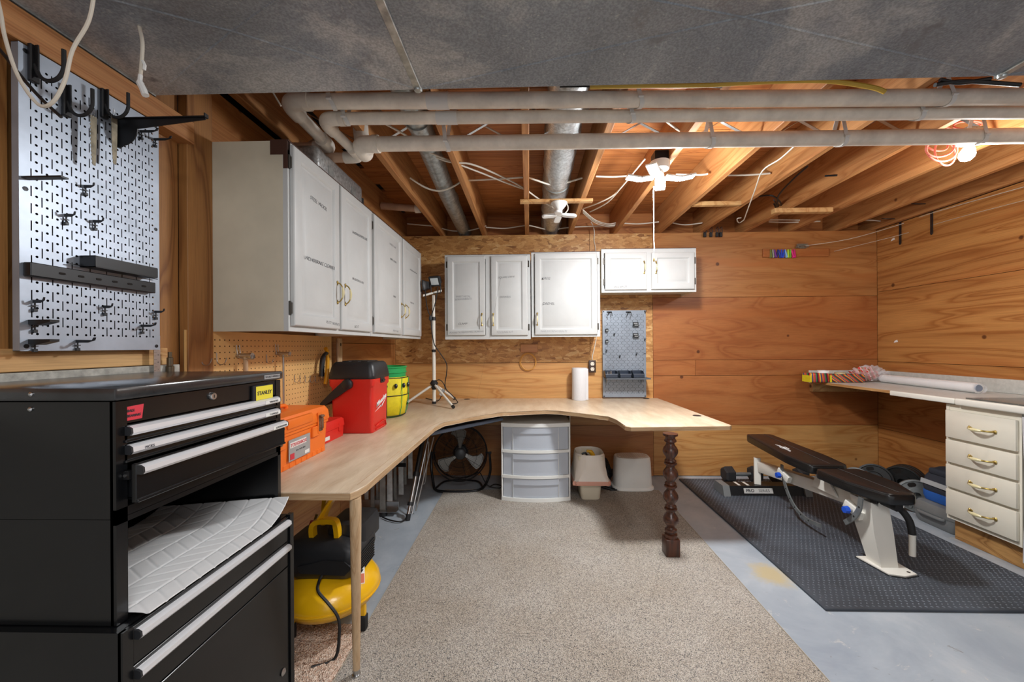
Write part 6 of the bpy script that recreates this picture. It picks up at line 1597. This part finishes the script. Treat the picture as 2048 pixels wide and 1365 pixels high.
# plate printed with PRO SERIES, leaning with the front slope of the foot
mt_ = wm(bn).inverted() @ T(1.845, 3.1985, MZ+.036) @ R(-math.atan(.025/.07), 'X')
pl_ = M().box(-.115, .115, -.002, 0, -.020, .020, mat=mt_).build('name_plate', plain('silver_plate', (196, 194, 190), .4), rf_)
text('lettering', 'PRO', .034, MAT['ink'], rf_, mt_ @ T(-.066, -.003, 0) @ FRONT, .0004, bold=.0006)
text('lettering', 'SERIES', .032, MAT['ink'], rf_, mt_ @ T(.045, -.003, 0) @ FRONT, .0003, bold=-.0002)
for k in range(2):
    M().box(1.70+k*.07, 1.72+k*.07, 3.225, 3.31, MZ+.0705, MZ+.0715, mat=None).build('foot_stripe', MAT['white_enamel'], rf_, world=False).data.transform(wm(bn).inverted())
# front post
m = M()
def post(x0, x1, y0, y1, z): return [(x0, y0, z), (x1, y0, z), (x1, y1, z), (x0, y1, z)]
m.loft([post(1.895, 1.985, 2.155, 2.245, MZ+.008), post(1.875, 1.98, 2.175, 2.30, .20), post(1.87, 1.965, 2.19, 2.33, .36)])
m.build('front_post', MAT['white_enamel'], bn, world=True)
m = M(); m.prism([(1.86, 2.275), (1.885, 2.10), (1.95, 2.08), (2.03, 2.10), (2.03, 2.275)], MZ, MZ+.009, bev=.002); m.build('front_foot', MAT['white_enamel'], bn, world=True)
m = M(); m.prism([(1.855, 2.28), (1.88, 2.095), (1.95, 2.072), (2.035, 2.095), (2.035, 2.28)], MZ-.0005, MZ+.002); m.build('foot_gasket', MAT['black_rubber'], bn, world=True)
M().lathe([(.0001, 0), (.008, 0), (.008, .001), (.0001, .001)], 12, (2.0, 2.115, MZ+.009)).build('bolt_hole', MAT['hole_dark'], bn, world=True)
# transport handle
h0 = [(2.0, 2.235, .335), (2.035, 2.20, .325), (2.062, 2.175, .27), (2.068, 2.165, .20)]
M().tube(smoothpath(h0, 5), .017, 14).build('handle_grip', MAT['black_rubber'], bn, world=True)
M().tube([(2.068, 2.165, .205), (2.068, 2.165, .085)], .015, 14).build('handle_tube', MAT['white_enamel'], bn, world=True)
bar('seat_bracket', (1.90, 2.20, .34), (1.93, 2.22, .388), .03, .06, mat='steel')
bar('seat_rail', (1.94, 2.10, .368), (1.94, 2.47, .375), .04, .035, mat='black_metal')
bar('back_rail', (1.91, 2.60, .385), (1.90, 3.05, .402), .04, .03, mat='black_metal')
m = M(); m.loft([[(x, 2.52, .30), (x, 2.42, .30), (x, 2.50, .40), (x, 2.585, .40), (x, 2.63, .30)] for x in (1.865, 1.875)]); m.loft([[(x, 2.52, .30), (x, 2.42, .30), (x, 2.50, .40), (x, 2.585, .40), (x, 2.63, .30)] for x in (1.955, 1.965)])
m.build('pivot_bracket', MAT['white_enamel'], bn, world=True)
def rack(name, pts, w_, t, holes, mat='grey_iron'):
    pts = smoothpath([Vector(p) for p in pts], 5); m = M(); rings = []
    for i, p_ in enumerate(pts):
        d = (pts[min(i+1, len(pts)-1)]-pts[max(i-1, 0)]).normalized(); s = Vector((1, 0, 0)); u = s.cross(d).normalized()
        rings.append([p_+u*w_*a+s*t*b_ for a, b_ in ((-1, -1), (1, -1), (1, 1), (-1, 1))])
    m.loft(rings); o = m.build(name, MAT[mat], bn, world=True)
    for k in range(holes):
        p_ = pts[int(len(pts)*(.25+.7*k/max(1, holes)))]
        M().cyl(p_-Vector((t+.0012, 0, 0)), p_+Vector((t+.0012, 0, 0)), w_*.4, n=10).build('hole', MAT['shadow_gap'], o, world=False).data.transform(wm(bn).inverted())
    return o
XA = 1.835
def AX(px, py): return onx(XA, px, py)
rack('back_adjust_arc', [AX(1564, 930), AX(1565, 950), AX(1575, 985), AX(1590, 1015), AX(1612, 1038), AX(1642, 1053)], .012, .004, 6)
rack('seat_adjust_arc', [AX(1722, 995), AX(1718, 1020), AX(1706, 1036), AX(1690, 1046)], .014, .004, 2)
for (px, py, tx) in ((1556, 951, 1.80), (1692, 1020, 1.815)):
    p = onx(tx, px, py)
    k = M(); k.tube([p+Vector((-.012, 0, 0)), p+Vector((.012, 0, 0))], [.019, .021], 7); k.build('knob', MAT['blue'], bn, world=True)
    M().tube([p+Vector((.01, 0, 0)), p+Vector((.045, 0, 0))], .008, 10).build('pin', MAT['steel'], bn, world=True)
    bar('knob_plate', p+Vector((.04, .05, .02)), p+Vector((.05, -.05, -.02)), .03, .05, parent=bn)
# dumbbells ---------------------------------------------------------------------
def dumbbell(loc, rz, lab, s=1.0):
    h = thing('dumbbell', lab, 'dumbbell', loc, rz)
    zc_ = .062*s
    for sx_ in (-1, 1):
        m = M(); rings = []
        for x, r_ in ((.075, .052), (.082, .068), (.145, .068), (.156, .054)):
            rings.append([(sx_*x*s, r_*s*math.cos(PI/6+k*PI/3), zc_+r_*s*math.sin(PI/6+k*PI/3)) for k in range(6)])
        m.loft(rings); m.build('hex_head', plain('rubber_head', (42, 42, 44), .6), h, smooth=20)
    M().tube([(-.08*s, 0, zc_), (-.03*s, 0, zc_), (0, 0, zc_), (.03*s, 0, zc_), (.08*s, 0, zc_)], [.013*s, .015*s, .017*s, .015*s, .013*s], 14).build('grip', MAT['grey_iron'], h)
pd_ = onz(.0135, 1482, 958); dumbbell((1.885, 3.52, .0155), .05, 'black rubber hex dumbbell on the mat beside the bench foot', 1.05)
pd_ = onz(.0135, 1548, 962); dumbbell((pd_.x+.10, 3.50, .0155), .12, 'black hex dumbbell half hidden behind the bench frame', 1.0)
# weight plates --------------------------------------------------------------------
def plate(c, r_, t, tz_, ty, lab, mat, holes=3, nm=None):
    h = thing('weight_plate', lab, 'weight plate', c, tz_)
    mt2 = R(ty, 'X')
    prf = [(.026, -.5*t), (r_*.45, -.5*t), (r_*.5, -.25*t), (r_*.86, -.25*t), (r_*.9, -.5*t), (r_, -.42*t), (r_, .42*t), (r_*.9, .5*t), (r_*.86, .25*t), (r_*.5, .25*t), (r_*.45, .5*t), (.026, .5*t), (.026, -.5*t)]
    m = M(); m.lathe(prf, 40, mat=mt2 @ R(PI/2, 'X')); m.build('disc', MAT[mat] if mat in MAT else mat, h, smooth=35)
    for k in range(holes):
        a = k*2*PI/holes+.3
        q_ = M(); q_.prism(rrect(r_*.42, r_*.26, r_*.12, 3), -.27*t, -.25*t+.0005-.001, mt2 @ R(PI/2, 'X') @ R(a, 'Z') @ T(0, r_*.68, 0))
        q_.prism(rrect(r_*.42, r_*.26, r_*.12, 3), .25*t, .27*t, mt2 @ R(PI/2, 'X') @ R(a, 'Z') @ T(0, r_*.68, 0)); q_.build('grip_slot', MAT['shadow_gap'], h)
    if nm: text('lettering', nm, r_*.3, MAT['white_enamel'], h, mt2 @ T(r_*.05, -.262*t, -r_*.68) @ FRONT, .0012)
    return h
iron = plain('black_iron', (36, 36, 36), .45, .3)
plate((2.83, 2.93, .118), .115, .026, -.55, -.14, 'grey iron plate with grip slots, front of the stack by the wall', 'grey_iron', 3, '10')
xs0 = 3.02
for k in range(3):
    plate((2.98+.035*k, 3.20+.02*k, .127-.0), .125, .028, -.95, 0, ('black iron plate, nearest of the upright row behind the grey one', 'black iron plate in the middle of the upright row', 'black iron plate at the back of the upright row')[k], iron, 3, '25' if k == 0 else None)
plate((2.83, 3.28, .122), .12, .028, -.7, -.25, 'dark plate leaning beside the bench seat, left of the black row', iron, 3)
plate((2.72, 3.32, .102), .10, .022, -.8, -.1, 'small grey plate behind the bench seat, leftmost of the plates', 'grey_iron', 0)
cl2 = onx(2.79, 1803, 998)
h = thing('spring_collar', 'steel spring collar resting against the grey plate', 'collar', (cl2.x, cl2.y-.02, .0))
M().tube([(.018*math.cos(t*.9)-.03, -.03-.0022*t, .06+.018*math.sin(t*.9)) for t in range(16)], .0028, 6).build('coil', MAT['steel'], h)
M().tube([(-.03, -.03, .04), (-.05, -.05, .002)], .003, 6).build('lever', MAT['steel'], h)
# weighted vest and grey case -------------------------------------------------------
gc = thing('power_tool_case', 'dark grey plastic case on the floor beside the cream drawers', 'case', (2.93, 2.69, 0))
m = M(); m.loft([[(x*s, y*s, z) for x, y in rrect(.46, .30, .05, 5)] for s, z in ((.92, .002), (.97, .02), (1, .07), (.99, .085))]); m.build('base', MAT['grey_plastic'], gc, smooth=50)
m = M(); m.loft([[(x*s, y*s, z) for x, y in rrect(.46, .30, .05, 5)] for s, z in ((1.0, .087), (.99, .12), (.93, .145), (.8, .15))]); m.build('lid', MAT['grey_plastic'], gc, smooth=50)
M().tube(smoothpath([(-.235, -.08, .08), (-.25, -.06, .08), (-.25, .06, .08), (-.235, .08, .08)], 4), .010, 10).build('handle', MAT['grey_plastic'], gc)
M().tube(smoothpath([(-.20, -.155, .10), (-.10, -.158, .075), (.05, -.158, .075)], 4), .007, 8).build('side_groove', MAT['black_plastic'], gc)
vz = .153
vt = thing('weighted_vest', 'dark padded weight vest with grey reflective strip and blue lining', 'vest', (2.95, 2.71, vz))
m = M(); random.seed(21)
m.loft([[(x*s+ox, y*s, z) for x, y in rrect(.40, .24, .05, 5)] for s, z, ox in ((.95, .0, .0), (1.0, .03, 0), (1.0, .06, .0))]); m.build('lining', MAT['blue_cloth'], vt, smooth=60)
m = M(); m.loft([[(x*s+ox+.004*math.sin(x*80), y*s, z+.004*math.sin(y*60)) for x, y in rrect(.42, .25, .05, 5)] for s, z, ox in ((.98, .055, .02), (1.02, .08, .02), (1.0, .15, .03), (.9, .20, .05), (.8, .215, .06))]); m.build('body', MAT['dark_cloth'], vt, smooth=60)
M().loft([[(-.205+.0, -.135, .105), (-.19, .12, .105), (-.185, .12, .135), (-.20, -.135, .135)], [(-.199, -.135, .105), (-.184, .12, .105), (-.179, .12, .135), (-.194, -.135, .135)]]).build('reflective_strip', MAT['reflective'], vt)
M().box(-.20, .2, -.142, -.134, .10, .13, .002, 1).build('reflective_strip', MAT['reflective'], vt)
for i in range(5):
    for j in range(2):
        x = -.15+i*.075+j*.02; M().box(x, x+.06, -.140+j*.03, -.10+j*.03, .14+j*.035, .19+j*.035, .012, 3).build('weight_pocket', MAT['dark_cloth'], vt)
M().box(-.16, -.09, -.06, .10, .17, .215, .015, 3).build('weight_pocket', MAT['dark_cloth'], vt)
M().tube(smoothpath([(-.02, -.02, .21), (.0, -.0, .25), (.08, .02, .27), (.16, .02, .25)], 4), [.02]*4+[.03]*5+[.02]*4, 10).build('shoulder_strap', MAT['dark_cloth'], vt)
# ================================================================ ceiling fittings and cables
glow = plain('led_glow', (255, 253, 248), .5, emit=9)
bulbglow = plain('bulb_glow', (255, 250, 240), .5, emit=9)
lc = onz(2.20, 1320, 355)
ll = thing('garage_light', 'lit LED ceiling light with folding panel wings and pull chain', 'ceiling light', (lc.x, lc.y, 2.20))
M().lathe([(.0001, .088), (.055, .088), (.055, .06), (.05, .045), (.030, .035), (.0001, .035)], 24).build('lamp_holder', MAT['white_plastic'], ll)
M().box(-.04, .04, -.04, .04, .089, .14, .004, 1).build('junction_box', MAT['black_metal'], ll)
M().lathe([(.0001, .036), (.02, .036), (.022, .01), (.026, -.004), (.0001, -.006)], 16).build('hub', MAT['white_plastic'], ll)
for k, a in enumerate((PI+.05, -.05, 1.25, 4.15)):
    w_ = M(); mt2 = R(a, 'Z') @ T(.03, 0, 0) @ R(.16, 'Y')
    w_.box(0, .082, -.030, .030, -.002, .008, .002, 1, mat=mt2); o = w_.build('panel_wing', MAT['white_plastic'], ll)
    M().box(.003, .079, -.027, .027, -.004, -.0022, mat=mt2).build('led_panel', glow, o)
    mt3 = mt2 @ T(.084, 0, 0) @ R(-.34, 'Y')
    w_ = M(); w_.box(0, .082, -.030, .030, -.002, .008, .002, 1, mat=mt3); o = w_.build('panel_wing', MAT['white_plastic'], ll)
    M().box(.003, .079, -.027, .027, -.004, -.0022, mat=mt3).build('led_panel', glow, o)
    M().tube([(0, -.032, 0), (0, .032, 0)], .003, 8, mat=mt2 @ T(.083, 0, .002)).build('hinge_pin', MAT['steel'], ll)
pcx = onz(2.19, 1307, 373)
yq = pcx.y
chain = thing('pull_chain', 'white pull cord hanging below the lit ceiling light', 'pull cord', (pcx.x, yq, 2.18))
zq = ony(yq, 1307, 520).z; zm = ony(yq, 1307, 490).z
M().tube([(0, 0, .01), (0, 0, zm-2.18)], .0028, 8).build('cord', MAT['bright_white'], chain)
M().tube([(.001, 0, zm-2.18+.02), (.004, 0, zm-2.18-.03), (.003, 0, zq-2.18+.06), (0, 0, zq-2.18+.07), (-.002, 0, zm-2.18-.03)], .0022, 6).build('knot', MAT['bright_white'], chain)
M().lathe([(.0001, -.012), (.005, -.008), (.004, .006), (.0001, .012)], 10, (0, 0, zq-2.18)).build('cord_weight', MAT['brass'], chain)
M().tube([(0, 0, zm-2.18), (0, 0, zq-2.18)], .0012, 6).build('cord', MAT['bright_white'], chain)
# bulb at the right
bc_ = onz(2.205, 1934, 303)
bb = thing('light_bulb', 'lit bare bulb in the right joist bay among red cord coils', 'light bulb', (bc_.x, bc_.y, 2.19))
M().lathe([(.0001, -.034), (.018, -.030), (.030, -.012), (.031, .004), (.024, .024), (.014, .042), (.013, .05)], 24, mat=R(.35, 'X')).build('globe', bulbglow, bb)
M().lathe([(.014, .048), (.03, .05), (.048, .062), (.05, .085), (.0001, .088)], 20).build('socket', MAT['white_plastic'], bb)
M().box(-.045, .045, -.045, .045, .086, .12, .004, 1).build('junction_box', MAT['galv'], bb)
# unlit folding lamp under a batten
w0 = onz(ZJ-.012, 1040, 404); w1 = onz(ZJ-.012, 1186, 400)
bt_ = M().box(w0.x, w1.x, w0.y-.022, w0.y+.022, ZJ-.022, ZJ-.0005, .002, 1).build('batten', MAT['pale_pine'], None); tag(bt_, 'short pine batten nailed under two joists holding the unlit lamp', 'batten')
uc = onz(2.24, 1119, 410)
ul = thing('folding_lamp', 'unlit white four-leaf ceiling lamp under the pine batten', 'ceiling light', (uc.x, w0.y, ZJ-.0225))
M().lathe([(.0001, 0), (.058, 0), (.060, -.006), (.045, -.028), (.025, -.05), (.022, -.07), (.0001, -.072)], 24).build('lamp_holder', MAT['white_plastic'], ul)
for k, a in enumerate((PI+.05, 0-.05, -PI/2-.15, PI/2+.1)):
    mt2 = T(.0, 0, -.088) @ R(a, 'Z') @ T(.012, 0, 0) @ R(.10, 'Y')
    m = M(); m.loft([[(x, y, z) for x, y in [(p_[0]+.058, p_[1]) for p_ in rrect(.112*s, .05*s, .022*s, 4)]] for s, z in ((.9, -.010), (1, -.004), (1, .004), (.9, .008))], mat=mt2); m.build('leaf', MAT['bright_white'], ul)
M().lathe([(.0001, -.098), (.018, -.095), (.02, -.075), (.0001, -.07)], 14).build('hub', MAT['white_plastic'], ul)
cable('lamp_lead', [(.05, 0, .0), (.062, -.01, -.03), (.06, -.02, -.06), (.04, -.02, -.085)], .004, 'wire_white', None).parent = ul
# cables -------------------------------------------------------------------------------
def cz(z, *pts): return [onz(z if not isinstance(z, (list, tuple)) else z[i], *p) for i, p in enumerate(pts)]
cable('electrical_cable', cz([2.36, 2.33, 2.325, 2.34, 2.33, 2.34], (815, 448), (850, 451), (868, 453), (905, 462), (940, 461), (972, 452)), .0055, 'wire_white', None, 'white cable sagging along the back wall through the left joists')
cable('electrical_cable', cz([2.34, 2.33, 2.345, 2.33, 2.33, 2.34, 2.33], (972, 455), (1010, 457), (1045, 452), (1062, 452), (1100, 460), (1140, 455), (1230, 451)), .0055, 'wire_white', None, 'white cable along the back wall behind the unlit lamp')
cable('electrical_cable', cz([2.36, 2.32, 2.30, 2.32, 2.36], (820, 356), (850, 375), (878, 382), (905, 374), (924, 362)), .006, 'wire_white', None, 'white cable pair dipping under the slim round duct')
cable('electrical_cable', cz([2.36, 2.34, 2.35, 2.33, 2.33, 2.36], (938, 361), (1000, 358), (1050, 355), (1070, 360), (1110, 370), (1165, 356)), .006, 'wire_white', None, 'white cable passing below the foil-wrapped duct')
cable('electrical_cable', cz([2.36, 2.33, 2.31, 2.32, 2.33, 2.34, 2.30, 2.28], (845, 300), (880, 318), (905, 325), (940, 328), (985, 345), (1040, 372), (1080, 400), (1112, 418)), .0055, 'wire_white', None, 'long white cable slanting from the pipes to the unlit lamp')
cable('electrical_cable', cz([2.36, 2.34, 2.33, 2.33, 2.34, 2.33, 2.34], (765, 245), (810, 270), (850, 300), (900, 322), (960, 345), (1010, 365), (1052, 380)), .0055, 'wire_white', None, 'white cable slanting just above the long one')
cable('electrical_cable', cz([2.34, 2.30, 2.32, 2.36], (1165, 418), (1200, 405), (1230, 388), (1262, 352)), .005, 'wire_white', None, 'white cable rising from the middle bays to the lit light')
cable('electrical_cable', cz([2.34, 2.31, 2.33, 2.36], (1180, 424), (1215, 405), (1245, 372), (1290, 318)), .005, 'wire_white', None, 'white cable looping left of the lit light')
for k, (dy, lab) in enumerate(((0, 'uppermost'), (5, 'middle'), (11, 'lowest'))):
    cable('electrical_cable', cz([2.32, 2.31, 2.33, 2.34], (1166, 420+dy*.5), (1190, 440+dy*.5), (1215, 448+dy*.5), (1232, 446+dy*.6)), .0045, 'wire_white', None, lab+' of three white cables fanning out right of the unlit lamp')
cable('electrical_cable', cz(2.345, (1248, 447), (1280, 448), (1318, 444)), .0055, 'wire_white', None, 'short white cable by the wall left of the pull cord')
cable('electrical_cable', cz(2.345, (1340, 445), (1370, 450), (1405, 446)), .0055, 'wire_white', None, 'short white cable by the wall right of the pull cord')
cable('electrical_cable', cz(2.36, (1192, 353), (1225, 354), (1256, 352)), .0055, 'wire_white', None, 'short white cable between joists left of the lit light')
cable('electrical_cable', cz(2.36, (1352, 349), (1400, 350), (1416, 348)), .006, 'wire_white', None, 'grey-white cable entering a joist right of the lit light')
cable('electrical_cable', cz(2.36, (1455, 351), (1500, 350), (1540, 347)), .006, 'wire_white', None, 'white cable between the fourth and fifth joists right of the light')
cable('electrical_cable', cz([2.30, 2.28, 2.28, 2.27, 2.25], (1588, 293), (1560, 318), (1525, 342), (1510, 380), (1488, 440)), .004, 'wire_white', None, 'thin white cord drooping across the right joists')
cable('electrical_cable', cz([2.26, 2.255, 2.25, 2.26], (1488, 440), (1478, 446), (1474, 438), (1482, 436)), .004, 'wire_white', None, 'curled end of the drooping thin white cord')
for k, lab in enumerate(('upper', 'lower')):
    cable('electrical_cable', cz(2.345-.012*k, (1538, 440+4*k), (1580, 440+5*k), (1640, 443)), .0055, 'wire_white', None, lab+' of two white cables below the pine block at right')
cable('electrical_cable', cz(2.345, (1715, 441), (1745, 441), (1772, 444)), .006, 'wire_white', None, 'white cable in the last bay before the right wall')
cable('electrical_cable', cz([2.36, 2.36, 2.36], (1330, 240), (1345, 252), (1360, 262)), .006, 'wire_white', None, 'white cable stub between the pipes above the lit light')
cable('electrical_cable', cz([2.36, 2.34, 2.33, 2.36, 2.33], (1615, 333), (1585, 360), (1555, 396), (1560, 425), (1548, 400)), .006, 'wire_black', None, 'black cable loop hanging in the right joist bays')
cable('electrical_cable', cz([2.36, 2.33, 2.34, 2.33, 2.36], (1518, 393), (1545, 392), (1562, 408), (1557, 424), (1548, 408)), .006, 'wire_black', None, 'second black cable loop just above the pine block')
cable('electrical_cable', cz([2.36, 2.33, 2.34], (1755, 300), (1705, 345), (1650, 352)), .006, 'wire_black', None, 'black cable sagging beside the right pine strip')
cable('electrical_cable', cz([2.30, 2.30, 2.29, 2.30], (1120, 171), (1250, 170), (1350, 169), (1450, 172)), .008, 'wire_black', None, 'black cable running along the back of the trunk duct')
cable('yellow_cable', [ony(1.46, *p) for p in ((1180, 174), (1280, 172), (1400, 171), (1530, 164), (1650, 162), (1740, 174), (1770, 184))], .008, 'wire_yellow', None, 'yellow cable running between the trunk duct and pipes')
for (pts, lab) in ((((1880, 160), (1920, 166), (1980, 158)), 'black cable bunch end at the top right, upper strand'), (((1870, 170), (1930, 163), (2040, 170)), 'black cable bunch end at the top right, lower strand')):
    cable('electrical_cable', [ony(1.40, *p) for p in pts], .007, 'wire_black', None, lab)
# pine strip between the right joists
a = onz(ZJ+.0, 1480, 445); b_ = onz(ZJ+.0, 1812, 293)
# black clips near the wall at right of centre
for i, (px, py) in enumerate(((1430, 455), (1441, 456), (1452, 457), (1463, 455))):
    p = onz(2.27, px, py); p.y = min(p.y, D-.03)
    h = thing('spring_clamp', ('small black clamp by the wall top, leftmost of four', 'small black clamp by the wall top, second of four', 'small black clamp by the wall top, third of four', 'small black clamp by the wall top, rightmost of four')[i], 'clamp', (p.x, D-.012, p.z), 0, 'black clamps hanging at the wall top')
    M().box(-.012, .012, -.02, 0, -.03, .012, .003, 1).build('body', MAT['black_plastic'], h)
    M().tube(smoothpath([(-.008, -.012, .01), (-.012, -.02, .04), (.004, -.02, .06), (.012, -.015, .01)], 3), .003, 6).build('wire', MAT['black_metal'], h)
# red cord coils round the bulb
rcc = onz(2.22, 1898, 300)
rc_ = thing('extension_cord', 'coiled pinkish-red extension cord hung from the joist near the bulb', 'cord', (rcc.x, rcc.y, rcc.z))
for k, (px, py, rx, ry) in enumerate(((1880, 296, 28, 16), (1884, 300, 34, 22), (1890, 306, 24, 26), (1874, 290, 22, 14), (1925, 252, 30, 9), (1935, 250, 24, 7))):
    yy_ = rcc.y+.02*k if k < 4 else rcc.y+.1
    m = M(); m.tube([ony(yy_, px+rx*math.cos(2*PI*t/28), py+ry*math.sin(2*PI*t/28))+Vector((0, .010*math.sin(2*PI*t/28+k), 0)) for t in range(28)], .0045, 8, closed=True); m.build('coil', MAT['wire_red'], rc_, world=True)
# foil parcel on top of the left cabinets
q_ = [onx(-.985, 632, 316), onx(-.985, 724, 402)]
fo = thing('foil_package', 'shiny foil-wrapped package lying on top of the left cabinets', 'package', (-1.03, (q_[0].y+q_[1].y)/2, HC+zb+.005))
m = M(); L_ = q_[1].y-q_[0].y; m.box(-.10, .05, -L_/2, L_/2, 0, .125, .02, 3); m.build('foil', MAT['foil'], fo)
M().box(-.09, .056, L_/2-.012, L_/2+.004, .002, .06, .004, 1).build('end_fold', MAT['black_plastic'], fo)
for y in (-.15, .1): M().box(.0505, .0525, y, y+.05, .02, .07).build('tape_band', MAT['galv'], fo)
# hanging cables in front, top left ---------------------------------------------------
def at(y, *pts): return [ony(y, *p) for p in pts]
cable('hanging_cable', [ony(y, *p) for y, p in ((.80, (-20, -60)), (.80, (0, 20)), (.80, (10, 75)), (.80, (35, 150)), (.80, (75, 208)), (.80, (105, 205)), (.80, (130, 160)), (.80, (145, 100)), (.80, (178, 40)), (.80, (190, -30)))], .0034, 'wire_white', None, 'white cable looping down in front of the metal pegboard')
cable('hanging_cable', [ony(.83, *p) for p in ((-30, 70), (0, 100), (40, 150), (80, 195), (122, 234))], .0035, 'wire_black', None, 'thin black cable crossing behind the white cable loop')
hc_ = thing('hanging_cable', 'grey-white cable stub with taped end hanging below the duct edge', 'cable', tuple(ony(1.02, 275, 0)))
M().tube(smoothpath([ony(1.0, *p) for p in ((262, -60), (270, 10), (279, 55), (285, 90), (281, 150))], 5), .0042, 8).build('lead', MAT['wire_white'], hc_, world=True)
M().tube(smoothpath([ony(1.0, *p) for p in ((281, 150), (280, 165), (286, 178), (291, 191))], 4), [.005]*4+[.008]*9, 8).build('taped_end', MAT['strap'], hc_, world=True)
c = ony(1.0, 285, 122); M().tube([c, c+Vector((.006, 0, -.012)), c+Vector((.004, 0, -.024))], .004, 6).build('tape_flag', MAT['strap'], hc_, world=True)
cable('hanging_cable', [ony(1.45, *p) for p in ((543, 180), (553, 197), (562, 212))], .003, 'wire_white', None, 'thin white wire end in front of the leftmost pipe elbow')
